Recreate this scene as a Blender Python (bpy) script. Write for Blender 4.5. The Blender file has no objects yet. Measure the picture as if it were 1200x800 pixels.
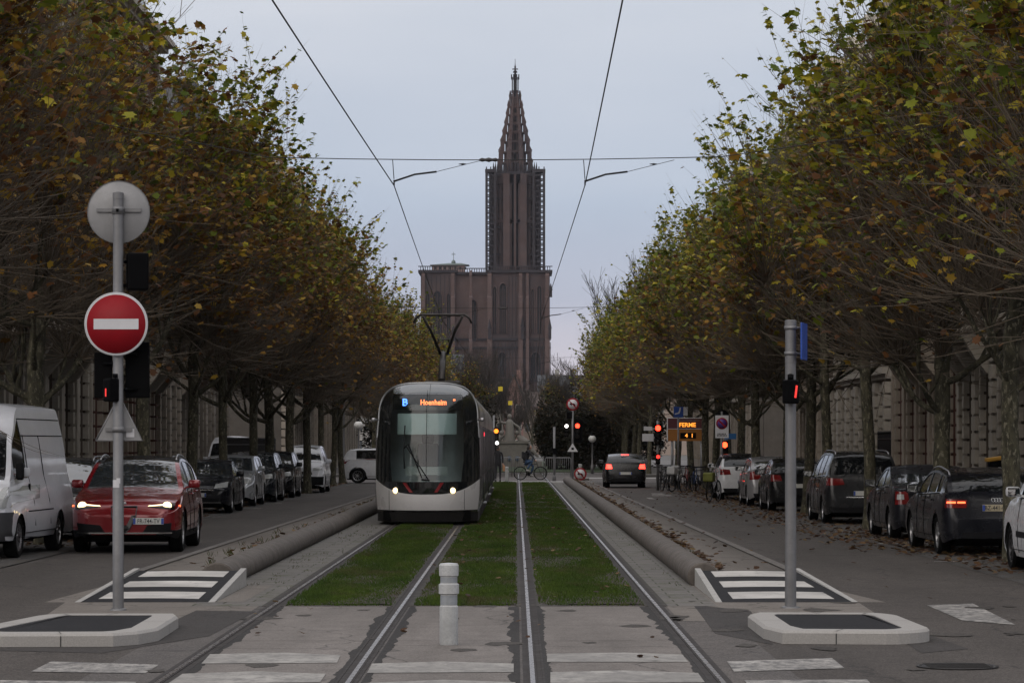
import bpy, bmesh, math, random
from mathutils import Vector, Matrix, noise
R = math.radians
PI = math.pi
F = 3300.0      # focal length in pixels of the 1200 px wide photograph
H = 1.86        # camera height
scene = bpy.context.scene
COL = scene.collection

def gp(px, py, z=0.0):
    """point of the ground plane (height z) seen at a pixel of the photograph"""
    Y = F * (H - z) / (py - 520.0)
    return ((px - 605.0) / F * Y, Y, z)

def at(px, py, Y):
    return ((px - 605.0) / F * Y, Y, H + (520.0 - py) / F * Y)

# ------------------------------------------------------------------ materials
MATS = {}
def _nodes(name):
    m = bpy.data.materials.new(name); m.use_nodes = True
    nt = m.node_tree; nt.nodes.clear()
    out = nt.nodes.new('ShaderNodeOutputMaterial')
    return m, nt, out

def N(nt, typ, **kw):
    n = nt.nodes.new(typ)
    for k, v in kw.items():
        if k in n.inputs: n.inputs[k].default_value = v
        else: setattr(n, k, v)
    return n

def L_(nt, a, b): nt.links.new(a, b)

def mixc(nt, fac, a, b, blend='MIX'):
    n = nt.nodes.new('ShaderNodeMix'); n.data_type = 'RGBA'; n.blend_type = blend
    for i, v in ((0, fac), (6, a), (7, b)):
        if hasattr(v, 'links'): nt.links.new(v, n.inputs[i])
        elif isinstance(v, (int, float)): n.inputs[i].default_value = v
        else: n.inputs[i].default_value = (*v[:3], 1)
    return n.outputs[2]

def ramp(nt, src, p0, p1, c0=(0,0,0), c1=(1,1,1)):
    n = nt.nodes.new('ShaderNodeValToRGB')
    n.color_ramp.elements[0].position = p0; n.color_ramp.elements[1].position = p1
    n.color_ramp.elements[0].color = (*c0, 1); n.color_ramp.elements[1].color = (*c1, 1)
    nt.links.new(src, n.inputs[0]); return n.outputs[0]

def noisef(nt, vec, scale, detail=4, rough=.55):
    n = N(nt, 'ShaderNodeTexNoise', Scale=scale, Detail=detail, Roughness=rough)
    nt.links.new(vec, n.inputs['Vector']); return n.outputs['Fac']

def coords(nt, kind='Object'):
    return nt.nodes.new('ShaderNodeTexCoord').outputs[kind]

def worldpos(nt):
    return nt.nodes.new('ShaderNodeNewGeometry').outputs['Position']

def mat(name, col, rough=.7, metal=0.0, var=.25, scale=3.0, bump=0.0, bscale=40.0, spec=.5, coat=0.0, col2=None, world=False, dirt=0.0):
    if name in MATS: return MATS[name]
    m, nt, out = _nodes(name)
    b = N(nt, 'ShaderNodeBsdfPrincipled', Roughness=rough, Metallic=metal)
    b.inputs['Specular IOR Level'].default_value = spec
    b.inputs['Coat Weight'].default_value = coat
    b.inputs['Coat Roughness'].default_value = .04
    vec = worldpos(nt) if world else coords(nt)
    if var > 0 or col2:
        f = noisef(nt, vec, scale, 6, .6)
        f = ramp(nt, f, .32, .68)
        c2 = col2 or tuple(c * (1 - var) for c in col)
        c = mixc(nt, f, c2, col)
        if dirt:
            g = ramp(nt, noisef(nt, vec, scale * 7, 5, .7), .45, .7)
            c = mixc(nt, g, c, tuple(x * (1 - dirt) for x in col))
        L_(nt, c, b.inputs['Base Color'])
        rr = ramp(nt, noisef(nt, vec, scale * 2.3, 3), .3, .7, (rough * .85,) * 3, (min(1, rough * 1.12),) * 3)
        L_(nt, rr, b.inputs['Roughness'])
    else:
        b.inputs['Base Color'].default_value = (*col, 1)
    if bump:
        bp = N(nt, 'ShaderNodeBump', Strength=bump, Distance=.02)
        L_(nt, noisef(nt, vec, bscale, 4, .65), bp.inputs['Height']); L_(nt, bp.outputs[0], b.inputs['Normal'])
    L_(nt, b.outputs[0], out.inputs[0]); MATS[name] = m
    return m

def emis(name, col, strength, base=(.02, .02, .02)):
    if name in MATS: return MATS[name]
    m, nt, out = _nodes(name)
    b = N(nt, 'ShaderNodeBsdfPrincipled', Roughness=.2)
    b.inputs['Base Color'].default_value = (*base, 1)
    b.inputs['Emission Color'].default_value = (*col, 1)
    b.inputs['Emission Strength'].default_value = strength
    L_(nt, b.outputs[0], out.inputs[0]); MATS[name] = m
    return m

def asphalt(name, col, col2, grain=.35, rough=.8):
    m, nt, out = _nodes(name)
    v = worldpos(nt)
    b = N(nt, 'ShaderNodeBsdfPrincipled', Roughness=rough)
    b.inputs['Specular IOR Level'].default_value = .18
    st = N(nt, 'ShaderNodeMapping'); st.inputs['Scale'].default_value = (1.0, .16, 1.0); L_(nt, v, st.inputs['Vector'])
    big = ramp(nt, noisef(nt, st.outputs[0], .9, 5, .6), .33, .68)
    c = mixc(nt, big, col, col2)
    med = ramp(nt, noisef(nt, v, 2.7, 6, .7), .38, .62)
    c = mixc(nt, mixc(nt, .35, (0, 0, 0), med), c, tuple(x * .72 for x in col))
    vo = N(nt, 'ShaderNodeTexVoronoi', Scale=70.0); L_(nt, v, vo.inputs['Vector'])
    gr = ramp(nt, vo.outputs['Color'], .1, .95, (1 - grain,) * 3, (1 + grain,) * 3)
    c = mixc(nt, 1.0, c, gr, 'MULTIPLY')
    # tar-sealed cracks with a shape of their own
    wv = N(nt, 'ShaderNodeTexVoronoi', Scale=.33); wv.feature = 'DISTANCE_TO_EDGE'
    wn = N(nt, 'ShaderNodeTexNoise', Scale=1.4, Detail=5.0); L_(nt, v, wn.inputs['Vector'])
    ad = N(nt, 'ShaderNodeMixRGB'); ad.blend_type = 'LINEAR_LIGHT'; ad.inputs[0].default_value = .45
    L_(nt, v, ad.inputs[1]); L_(nt, wn.outputs['Color'], ad.inputs[2]); L_(nt, ad.outputs[0], wv.inputs['Vector'])
    ck = ramp(nt, wv.outputs['Distance'], .0, .009, (1, 1, 1), (0, 0, 0))
    c = mixc(nt, mixc(nt, .6, (0, 0, 0), ck), c, (.018, .017, .018))
    L_(nt, c, b.inputs['Base Color'])
    bp = N(nt, 'ShaderNodeBump', Strength=.5, Distance=.006)
    L_(nt, vo.outputs['Distance'], bp.inputs['Height']); L_(nt, bp.outputs[0], b.inputs['Normal'])
    L_(nt, b.outputs[0], out.inputs[0]); MATS[name] = m
    return m

def worn_paint(name, under, paint=(.5, .5, .47), keep=.5):
    m, nt, out = _nodes(name)
    v = worldpos(nt)
    b = N(nt, 'ShaderNodeBsdfPrincipled', Roughness=.75)
    st = N(nt, 'ShaderNodeMapping'); st.inputs['Scale'].default_value = (1, .6, 1); L_(nt, v, st.inputs['Vector'])
    f = ramp(nt, noisef(nt, st.outputs[0], 6.5, 9, .78), keep - .1, keep + .1)
    g = ramp(nt, noisef(nt, v, 1.1, 3), .35, .7, (.62,) * 3, (1, 1, 1))
    c = mixc(nt, f, mixc(nt, 1.0, paint, g, 'MULTIPLY'), under)
    L_(nt, c, b.inputs['Base Color']); L_(nt, b.outputs[0], out.inputs[0]); MATS[name] = m
    return m

def pavers(name, c1, c2, mortar, sx, sy, moss=None):
    m, nt, out = _nodes(name)
    v = worldpos(nt)
    b = N(nt, 'ShaderNodeBsdfPrincipled', Roughness=.85)
    br = N(nt, 'ShaderNodeTexBrick')
    br.inputs['Scale'].default_value = 1.0
    br.inputs['Brick Width'].default_value = sx; br.inputs['Row Height'].default_value = sy
    br.inputs['Mortar Size'].default_value = .012; br.inputs['Mortar Smooth'].default_value = .3
    br.inputs['Color1'].default_value = (*c1, 1); br.inputs['Color2'].default_value = (*c2, 1)
    br.inputs['Mortar'].default_value = (*mortar, 1)
    L_(nt, v, br.inputs['Vector'])
    c = br.outputs['Color']
    if moss:
        f = ramp(nt, noisef(nt, v, 2.2, 7, .75), .5, .66)
        c = mixc(nt, f, c, moss)
    g = ramp(nt, noisef(nt, v, 30, 4), .3, .7, (.75,) * 3, (1.15,) * 3)
    c = mixc(nt, 1.0, c, g, 'MULTIPLY')
    L_(nt, c, b.inputs['Base Color'])
    bp = N(nt, 'ShaderNodeBump', Strength=.6, Distance=.01); bp.invert = True
    L_(nt, br.outputs['Fac'], bp.inputs['Height']); L_(nt, bp.outputs[0], b.inputs['Normal'])
    L_(nt, b.outputs[0], out.inputs[0]); MATS[name] = m
    return m

# ------------------------------------------------------------------ mesh builder
class MB:
    def __init__(s): s.v = []; s.f = []; s.m = []; s.mi = 0; s.smooth = []
    def add(s, vs, fs, mi=None, sm=False):
        o = len(s.v); s.v += [tuple(p) for p in vs]
        for f in fs:
            s.f.append(tuple(i + o for i in f)); s.m.append(s.mi if mi is None else mi); s.smooth.append(sm)
    def box(s, x0, x1, y0, y1, z0, z1, mi=None):
        s.add([(x0,y0,z0),(x1,y0,z0),(x1,y1,z0),(x0,y1,z0),(x0,y0,z1),(x1,y0,z1),(x1,y1,z1),(x0,y1,z1)],
              [(0,3,2,1),(4,5,6,7),(0,1,5,4),(1,2,6,5),(2,3,7,6),(3,0,4,7)], mi)
    def cbox(s, c, d, mi=None, rz=0.0, bev=0.0, ry=0.0):
        """centred box, optionally chamfered on all edges and turned"""
        x, y, z = (q / 2 for q in d)
        M = Matrix.Rotation(rz, 4, 'Z') @ Matrix.Rotation(ry, 4, 'Y')
        if not bev:
            vs = [(a*x, b*y, c_*z) for c_ in (-1,1) for a, b in ((-1,-1),(1,-1),(1,1),(-1,1))]
            fs = [(0,3,2,1),(4,5,6,7),(0,1,5,4),(1,2,6,5),(2,3,7,6),(3,0,4,7)]
        else:
            bm = bmesh.new(); bmesh.ops.create_cube(bm, size=1)
            for v in bm.verts: v.co = Vector((v.co.x*2*x, v.co.y*2*y, v.co.z*2*z))
            bmesh.ops.bevel(bm, geom=list(bm.edges), offset=bev, segments=2, affect='EDGES', profile=.5)
            bm.verts.ensure_lookup_table()
            vs = [v.co.copy() for v in bm.verts]; fs = [tuple(v.index for v in f.verts) for f in bm.faces]; bm.free()
        c = Vector(c)
        s.add([M @ Vector(p) + c for p in vs], fs, mi)
    def tube(s, pts, rad, n=8, mi=None, cap=True, sm=True):
        pts = [Vector(p) for p in pts]
        if not hasattr(rad, '__len__'): rad = [rad] * len(pts)
        vs = []; up = None
        for i, p in enumerate(pts):
            d = (pts[min(i+1, len(pts)-1)] - pts[max(i-1, 0)])
            d = d.normalized() if d.length > 1e-9 else Vector((0,0,1))
            if up is None:
                a = Vector((0,0,1)) if abs(d.z) < .9 else Vector((1,0,0))
                up = (a - d * a.dot(d)).normalized()
            else:
                q = up - d * up.dot(d)
                up = q.normalized() if q.length > 1e-6 else up
            w = d.cross(up)
            for k in range(n):
                t = 2*PI*k/n
                vs.append(p + (up*math.cos(t) + w*math.sin(t)) * rad[i])
        fs = []
        for i in range(len(pts)-1):
            for k in range(n):
                a = i*n+k; b = i*n+(k+1) % n
                fs.append((a, b, b+n, a+n))
        s.add(vs, fs, mi, sm)
        if cap:
            o = len(s.v) - len(vs)
            s.f.append(tuple(o + k for k in reversed(range(n)))); s.m.append(s.mi if mi is None else mi); s.smooth.append(False)
            e = o + (len(pts)-1)*n
            s.f.append(tuple(e + k for k in range(n))); s.m.append(s.mi if mi is None else mi); s.smooth.append(False)
    def lathe(s, prof, n=24, axis='Z', c=(0,0,0), mi=None, sm=True, close=False, cap=True):
        """prof: (radius, height)"""
        vs = []
        for r, h in prof:
            for k in range(n):
                t = 2*PI*k/n; a, b = r*math.cos(t), r*math.sin(t)
                p = (a, b, h) if axis == 'Z' else ((h, a, b) if axis == 'X' else (b, h, a))
                vs.append((p[0]+c[0], p[1]+c[1], p[2]+c[2]))
        fs = []
        m_ = len(prof)
        for i in range(m_ if close else m_-1):
            for k in range(n):
                a = i*n+k; b = i*n+(k+1) % n; a2 = ((i+1) % m_)*n+k; b2 = ((i+1) % m_)*n+(k+1) % n
                fs.append((a, b, b2, a2))
        s.add(vs, fs, mi, sm)
        if not close and cap:
            o = len(s.v) - len(vs)
            for base, rev, r in ((o, True, prof[0][0]), (o+(m_-1)*n, False, prof[-1][0])):
                if r > 1e-5:
                    idx = [base+k for k in range(n)]
                    s.f.append(tuple(reversed(idx)) if rev else tuple(idx)); s.m.append(s.mi if mi is None else mi); s.smooth.append(False)
    def prism(s, poly, z0, z1, mi=None):
        n = len(poly)
        s.add([(x, y, z0) for x, y in poly] + [(x, y, z1) for x, y in poly],
              [tuple(reversed(range(n))), tuple(range(n, 2*n))] + [(i, (i+1) % n, n+(i+1) % n, n+i) for i in range(n)], mi)
    def prism_y(s, poly, y0, y1, mi=None):
        """polygon in x,z extruded along y"""
        n = len(poly)
        s.add([(x, y0, z) for x, z in poly] + [(x, y1, z) for x, z in poly],
              [tuple(range(n)), tuple(reversed(range(n, 2*n)))] + [(i, n+i, n+(i+1) % n, (i+1) % n) for i in range(n)], mi)
    def prism_x(s, poly, x0, x1, mi=None):
        n = len(poly)
        s.add([(x0, y, z) for y, z in poly] + [(x1, y, z) for y, z in poly],
              [tuple(range(n)), tuple(reversed(range(n, 2*n)))] + [(i, n+i, n+(i+1) % n, (i+1) % n) for i in range(n)], mi)
    def grid(s, pts, mi=None, sm=True):
        """pts: rows of points"""
        h = len(pts); w = len(pts[0])
        s.add([p for r in pts for p in r], [(i*w+j, i*w+j+1, (i+1)*w+j+1, (i+1)*w+j) for i in range(h-1) for j in range(w-1)], mi, sm)
    def sheet(s, quad, z, mi=None):
        s.add([(x, y, z) for x, y in quad], [tuple(range(len(quad)))], mi)
    def mesh(s, name, mats, sharp=None, fix=True):
        me = bpy.data.meshes.new(name)
        me.from_pydata(s.v, [], s.f)
        if not isinstance(mats, (list, tuple)): mats = [mats]
        for q in mats: me.materials.append(q)
        me.polygons.foreach_set('material_index', s.m)
        me.polygons.foreach_set('use_smooth', s.smooth)
        me.update()
        if fix and len(s.f) < 60000:
            bm = bmesh.new(); bm.from_mesh(me)
            bmesh.ops.recalc_face_normals(bm, faces=bm.faces); bm.to_mesh(me); bm.free()
        if sharp: me.set_sharp_from_angle(angle=R(sharp))
        return me
    def build(s, name, mats, parent=None, sharp=None, loc=None, fix=True):
        return ob(name, s.mesh(name, mats, sharp, fix), parent, loc)

def ob(name, data, parent=None, loc=None, rot=None, scale=None):
    o = bpy.data.objects.new(name, data); COL.objects.link(o)
    if parent: o.parent = parent
    if loc: o.location = loc
    if rot: o.rotation_euler = rot
    if scale: o.scale = scale if hasattr(scale, '__len__') else (scale,)*3
    return o

LABELS = {}
def tag(o, label=None, cat=None, group=None, kind=None):
    if label:
        o['label'] = label
    if cat: o['category'] = cat
    if group: o['group'] = group
    if kind: o['kind'] = kind
    return o

def thing(name, label, cat, loc=(0,0,0), rz=0.0, group=None, scale=None):
    o = ob(name, None, None, loc, (0,0,rz), scale); o.empty_display_size = .2
    return tag(o, label, cat, group)

def structure(mb, name, m, fix=True):
    return tag(mb.build(name, m, fix=fix), kind='structure')

def text_mesh(txt, size, depth=.002, m=None, offset=0.0, space=1.0):
    cu = bpy.data.curves.new('lettering', 'FONT'); cu.body = txt; cu.size = size; cu.extrude = depth
    cu.align_x = 'CENTER'; cu.align_y = 'CENTER'; cu.offset = offset; cu.space_character = space
    cu.resolution_u = 3
    o = bpy.data.objects.new('tmp', cu); COL.objects.link(o)
    dg = bpy.context.evaluated_depsgraph_get()
    me = bpy.data.meshes.new_from_object(o.evaluated_get(dg))
    bpy.data.objects.remove(o); me.name = 'lettering'
    me.materials.clear()
    if m: me.materials.append(m)
    return me

def pchip(pts):
    xs = [p[0] for p in pts]; ys = [p[1] for p in pts]; n = len(xs)
    h = [xs[i+1]-xs[i] for i in range(n-1)]; d = [(ys[i+1]-ys[i])/h[i] for i in range(n-1)]
    m = [0.0]*n; m[0] = d[0]; m[-1] = d[-1]
    for i in range(1, n-1):
        if d[i-1]*d[i] > 0:
            w1 = 2*h[i]+h[i-1]; w2 = h[i]+2*h[i-1]
            m[i] = (w1+w2)/(w1/d[i-1]+w2/d[i])
    def f(x):
        if x <= xs[0]: return ys[0]
        if x >= xs[-1]: return ys[-1]
        i = 0
        while x > xs[i+1]: i += 1
        t = (x-xs[i])/h[i]; t2 = t*t; t3 = t2*t
        return (2*t3-3*t2+1)*ys[i]+(t3-2*t2+t)*h[i]*m[i]+(-2*t3+3*t2)*ys[i+1]+(t3-t2)*h[i]*m[i+1]
    return f
# ------------------------------------------------------------------ camera, world, sun
cam = bpy.data.cameras.new('camera'); cam.sensor_width = 36; cam.lens = F/1200*36
cam.shift_y = 120/1200; cam.shift_x = -5/1200; cam.clip_end = 6000; cam.clip_start = .5
co = bpy.data.objects.new('camera', cam); COL.objects.link(co)
co.location = (0, 0, H); co.rotation_euler = (R(90), 0, 0); scene.camera = co

SUN_EL, SUN_AZ = R(34), R(205)     # azimuth clockwise from +Y (behind the camera, slightly left)
w = bpy.data.worlds.new('World'); scene.world = w; w.use_nodes = True
nt = w.node_tree; nt.nodes.clear()
out = nt.nodes.new('ShaderNodeOutputWorld'); bg = nt.nodes.new('ShaderNodeBackground')
sky = nt.nodes.new('ShaderNodeTexSky'); sky.sky_type = 'NISHITA'; sky.sun_disc = False
sky.sun_elevation = SUN_EL; sky.sun_rotation = SUN_AZ; sky.air_density = 1.2; sky.dust_density = 3; sky.ozone_density = 1.5
tc = nt.nodes.new('ShaderNodeTexCoord'); sep = nt.nodes.new('ShaderNodeSeparateXYZ')
L_(nt, tc.outputs['Generated'], sep.inputs[0])
# a closed cloud sheet: brighter overhead, a slightly warmer and paler band low down
cr = nt.nodes.new('ShaderNodeValToRGB'); e = cr.color_ramp.elements
e[0].position = 0.0; e[0].color = (6.2, 5.4, 5.9, 1)
e[1].position = 1.0; e[1].color = (9.6, 9.4, 9.5, 1)
for p, c in ((.03, (5.5, 5.25, 5.95)), (.05, (4.5, 4.7, 5.7)), (.085, (4.0, 4.6, 5.75)), (.12, (4.5, 4.95, 5.9)), (.155, (5.5, 5.75, 6.4)), (.3, (7.5, 7.5, 8.0))):
    q = e.new(p); q.color = (*c, 1)
L_(nt, sep.outputs['Z'], cr.inputs[0])
mp = nt.nodes.new('ShaderNodeMapping'); mp.inputs['Scale'].default_value = (1, 1, 4.5)
L_(nt, tc.outputs['Generated'], mp.inputs['Vector'])
cn = N(nt, 'ShaderNodeTexNoise', Scale=3.2, Detail=5.0, Roughness=.5); L_(nt, mp.outputs[0], cn.inputs['Vector'])
cl = ramp(nt, cn.outputs['Fac'], .3, .72, (.86, .89, .93), (1.13, 1.10, 1.07))
cloud = mixc(nt, 1.0, cr.outputs[0], cl, 'MULTIPLY')
c = mixc(nt, .88, sky.outputs[0], cloud)
L_(nt, c, bg.inputs['Color']); bg.inputs['Strength'].default_value = .118
L_(nt, bg.outputs[0], out.inputs[0])

sd = bpy.data.lights.new('sun', 'SUN'); sd.energy = 1.2; sd.angle = R(80); sd.color = (1, .90, .78)
so = bpy.data.objects.new('sun', sd); COL.objects.link(so)
dirv = Vector((math.sin(SUN_AZ)*math.cos(SUN_EL), math.cos(SUN_AZ)*math.cos(SUN_EL), math.sin(SUN_EL)))
so.rotation_euler = (-dirv).to_track_quat('-Z', 'Y').to_euler()
vs = scene.view_settings
vs.view_transform = 'Standard'; vs.look = 'None'; vs.gamma = 1; vs.use_curve_mapping = False; vs.exposure = 0
scene.display_settings.display_device = 'sRGB'
scene.cycles.max_bounces = 7; scene.cycles.transparent_max_bounces = 12
scene.cycles.diffuse_bounces = 3; scene.cycles.glossy_bounces = 3; scene.cycles.volume_bounces = 0
scene.cycles.use_denoising = True
scene.cycles.sample_clamp_indirect = 6
# ------------------------------------------------------------------ ground, roads, tracks
ASPH = (.062, .055, .050)
M_road = asphalt('road_asphalt', ASPH, (.088, .078, .071), .5)
M_oldasph = asphalt('old_asphalt', (.085, .079, .077), (.125, .112, .103), .42)
M_dark = asphalt('dark_asphalt', (.014, .014, .016), (.022, .022, .024), .25)
M_conc = asphalt('track_concrete', (.135, .122, .112), (.21, .19, .176), .25)
M_side = pavers('pavement_slabs', (.13, .122, .115), (.105, .1, .095), (.05, .047, .042), .5, .3)
M_park = pavers('parking_setts', (.075, .07, .066), (.055, .052, .05), (.03, .028, .022), .22, .14, (.05, .035, .018))
M_edge = pavers('track_edge_setts', (.14, .13, .12), (.11, .103, .096), (.035, .036, .02), .62, .42, (.052, .055, .022))
M_strip = asphalt('strip_concrete', (.15, .134, .118), (.19, .172, .155), .2)
M_patchj = asphalt('bitumen', (.028, .026, .025), (.045, .042, .040), .3)
M_soil = mat('soil', (.035, .026, .018), .95, var=.4, scale=8, bump=.5, world=True)
M_granite = mat('granite', (.36, .345, .325), .75, var=.2, scale=60, bump=.3, bscale=120, world=True, dirt=.35)
M_granite_d = mat('granite_kerb', (.22, .205, .19), .75, var=.25, scale=40, bump=.3, bscale=90, world=True, dirt=.3)

g = MB(); g.sheet([(-1500, -120), (1500, -120), (1500, 1900), (-1500, 1900)], -.012); structure(g, 'ground', mat('far_ground', (.09, .085, .075), .9, world=True, scale=.05))

# carriageways: right and left of the tram reserve, and the crossing where the camera stands
g = MB(); g.sheet([(2.25, 10), (6.75, 10), (6.75, 136), (3.3, 136), (3.55, 100), (3.85, 40), (2.25, 33)], .0); structure(g, 'road', M_road)
g = MB(); g.sheet([(-3.45, 10), (-3.45, 33), (-5.25, 38), (-4.5, 136), (-7.55, 136), (-7.75, 10)], .0); structure(g, 'road', M_road)
g = MB(); g.sheet([(-60, 136), (60, 136), (60, 158), (-60, 158)], 0); structure(g, 'cross_road', M_oldasph)
g = MB(); g.sheet([(-3.3, 158), (6.2, 158), (5.8, 178), (-3.3, 178)], 0.0); structure(g, 'road', M_oldasph)
# parking lanes paved in setts, with the trees
for s, x0, x1 in ((1, 6.75, 9.7), (-1, -9.9, -7.75)):
    a, b = (x0, x1)
    g = MB(); g.sheet([(a, 10), (b, 10), (b, 132), (a, 132)], .004); structure(g, 'parking_lane', M_park)
    x = b if s > 0 else a
    g = MB(); g.box(min(x, x+s*.15), max(x, x+s*.15), 10, 133, -.01, .13); structure(g, 'kerb', M_granite_d)
    g = MB(); g.box(min(x+s*.15, x+s*8), max(x+s*.15, x+s*8), 10, 133, -.01, .122); structure(g, 'pavement', M_side)
    g = MB(); g.box(min(s*6.4, s*30), max(s*6.4, s*30), 159, 300, -.01, .12); structure(g, 'pavement', M_side)

# track bed
xc = (-2.05, .87)
rails = (-2.79, -1.31, .13, 1.61)
g = MB(); g.sheet([(-3.45, 10), (2.25, 10), (2.25, 32.3), (-3.45, 32.3)], .0); structure(g, 'crossing_slab', M_oldasph)
g = MB()
for x0, x1 in ((-2.66, -1.44), (-1.16, -.02), (.26, 1.48)):
    for y0, y1 in ((21.0, 26.6), (26.62, 32.25)):
        g.sheet([(x0, y0), (x1, y0), (x1, y1), (x0, y1)], .004)
structure(g, 'track_concrete', M_conc)
for x in (-2.92, 1.71):
    pass
g = MB(); g.sheet([(1.70, 32.3), (2.3, 32.3), (2.3, 137), (1.70, 137)], .004); structure(g, 'track_edge', M_edge)
g = MB(); g.sheet([(-3.75, 32.3), (-2.88, 32.3), (-2.88, 137), (-3.75, 137)], .004); structure(g, 'track_edge', M_edge)
g = MB(); g.sheet([(-2.88, 32.3), (1.70, 32.3), (1.70, 137), (-2.88, 137)], .002); structure(g, 'soil', M_soil)
g = MB(); g.sheet([(-2.88, 158), (1.70, 158), (1.70, 186), (-2.88, 186)], .002); structure(g, 'soil', M_soil)
M_pale = asphalt('pale_paving', (.30, .29, .28), (.24, .235, .23), .1)
g = MB(); g.sheet([(-6, 137), (3.1, 137), (3.1, 141.5), (-6, 141.5)], .004); structure(g, 'pedestrian_crossing', M_pale)
g = MB(); g.sheet([(3.2, 151), (9, 151), (9, 156), (3.2, 156)], .004); structure(g, 'pedestrian_crossing', M_pale)

# ragged bitumen joints between the slabs and the rails
g = MB(); rj = random.Random(21)
for x, s in ((-2.66, 1), (-1.44, -1), (-1.16, 1), (-.02, -1), (.26, 1), (1.48, -1)):
    ys_ = [12+.12*i for i in range(169)]; w_ = .02
    rows = []
    for i, y in enumerate(ys_):
        w_ = max(.002, min(.075, w_*.93+rj.uniform(-.02, .02)+(.05 if rj.random() < .05 else 0)))
        rows.append([(x-s*.05, y, .0052), (x+s*w_, y, .0052)])
    g.grid(rows, sm=False)
structure(g, 'bitumen_joint', M_patchj)
g = MB()
for _ in range(42):
    cx_, cy_ = rj.uniform(-3, 6), rj.uniform(22, 34); rr_ = rj.uniform(.03, .22)
    g.add([(cx_+rr_*rj.uniform(.6, 1.3)*math.cos(2*PI*k/11), cy_+rr_*rj.uniform(.8, 2.2)*math.sin(2*PI*k/11), .0066) for k in range(11)], [tuple(range(11))])
structure(g, 'oil_stain', asphalt('stained_asphalt', (.05, .045, .041), (.085, .077, .07), .35))
# grooved rails, each polished on its head, set in a dark joint
M_rail = mat('rail_steel', (.25, .22, .20), .28, .9, var=.25, scale=14, world=True)
M_groove = mat('rail_groove', (.025, .02, .018), .9, var=.3, world=True)
for i, x in enumerate(rails):
    ins = 1 if i % 2 == 0 else -1     # groove on the inner side
    g = MB()
    g.box(x-.019, x+.019, 12, 176, -.02, .012, 0); g.box(x-.036, x-.0192, 12, 176, -.02, .009, 1); g.box(x+.0192, x+.036, 12, 176, -.02, .009, 1)
    g.box(x+ins*.036-.001, x+ins*.036+.001, 12, 176, -.02, .0, 1)
    a, b = sorted((x+ins*.037, x+ins*.08)); g.box(a, b, 12, 176, -.02, .003, 1)
    a, b = sorted((x+ins*.081, x+ins*.1)); g.box(a, b, 12, 176, -.02, .007, 1)
    a, b = sorted((x-ins*.036, x-ins*.075)); g.box(a, b, 12, 176, -.02, .0055, 1)
    o = structure(g, 'tram_rail', [M_rail, M_groove])
for i, x in enumerate(rails):
    g = MB(); g.box(x-.13, x-.076 if i % 2 == 0 else x-.101, 32.3, 137, -.02, .006); g.box(x+.101 if i % 2 == 0 else x+.076, x+.13, 32.3, 137, -.02, .006)
    structure(g, 'rail_bedding', mat('bedding', (.042, .037, .030), .9, var=.45, scale=3, world=True))

# grass of the track bed: short blades in one mass
def grass_col():
    m, nt, out = _nodes('track_grass')
    b = N(nt, 'ShaderNodeBsdfPrincipled', Roughness=.75); b.inputs['Specular IOR Level'].default_value = .2
    v = worldpos(nt)
    st = N(nt, 'ShaderNodeMapping'); st.inputs['Scale'].default_value = (1.6, .35, 1); L_(nt, v, st.inputs['Vector'])
    f = ramp(nt, noisef(nt, st.outputs[0], 1.1, 5, .6), .3, .7)
    c = mixc(nt, f, (.026, .062, .006), (.085, .13, .014))
    f2 = ramp(nt, noisef(nt, st.outputs[0], .8, 7, .75), .50, .66)
    sp_ = N(nt, 'ShaderNodeSeparateXYZ'); L_(nt, v, sp_.inputs[0])
    c = mixc(nt, ramp(nt, noisef(nt, v, 9, 4, .7), .35, .7), c, (.030, .048, .010))
    c = mixc(nt, f2, c, (.075, .066, .03))
    L_(nt, c, b.inputs['Base Color'])
    tr = N(nt, 'ShaderNodeBsdfTranslucent'); L_(nt, c, tr.inputs['Color'])
    mx = N(nt, 'ShaderNodeMixShader'); mx.inputs[0].default_value = .25
    L_(nt, b.outputs[0], mx.inputs[1]); L_(nt, tr.outputs[0], mx.inputs[2]); L_(nt, mx.outputs[0], out.inputs[0])
    return m
M_grass = grass_col()
rnd = random.Random(5)
def grass_patch(x0, x1, y0, y1, dens, hgt, name='grass'):
    V = []; Fc = []
    y = y0
    while y < y1:
        step = .5
        d = dens * min(1, (34.0 / y) ** 1.5)
        wsc = max(1, (y / 34.0)) ** .85
        n = int((x1-x0) * step * d)
        for _ in range(n):
            x = rnd.uniform(x0, x1); yy = y + rnd.random()*step
            edge = min(x-x0, x1-x)
            if edge < .22 and rnd.random() > .12 + edge/.26: continue
            pn = noise.noise(Vector((x*.9, yy*.3, 3)))
            if pn < -.22 and rnd.random() < .5: continue
            if yy < 36 and x > .1 and rnd.random() > (yy-31.5)/4.5: continue
            hh = hgt * rnd.uniform(.45, 1.15) * (1 + .5*pn); a = rnd.random()*PI; ww = rnd.uniform(.006, .012)*wsc
            lx = rnd.uniform(-.6, .6)*hh; ly = rnd.uniform(-.6, .6)*hh
            ca, sa = math.cos(a)*ww, math.sin(a)*ww*.5
            o = len(V)
            V += [(x-ca, yy-sa, 0), (x+ca, yy+sa, 0), (x+lx, yy+ly, hh)]
            Fc.append((o, o+1, o+2))
        y += step
    me = bpy.data.meshes.new(name); me.from_pydata(V, [], Fc); me.materials.append(M_grass)
    o = ob(name, me); return o
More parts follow.
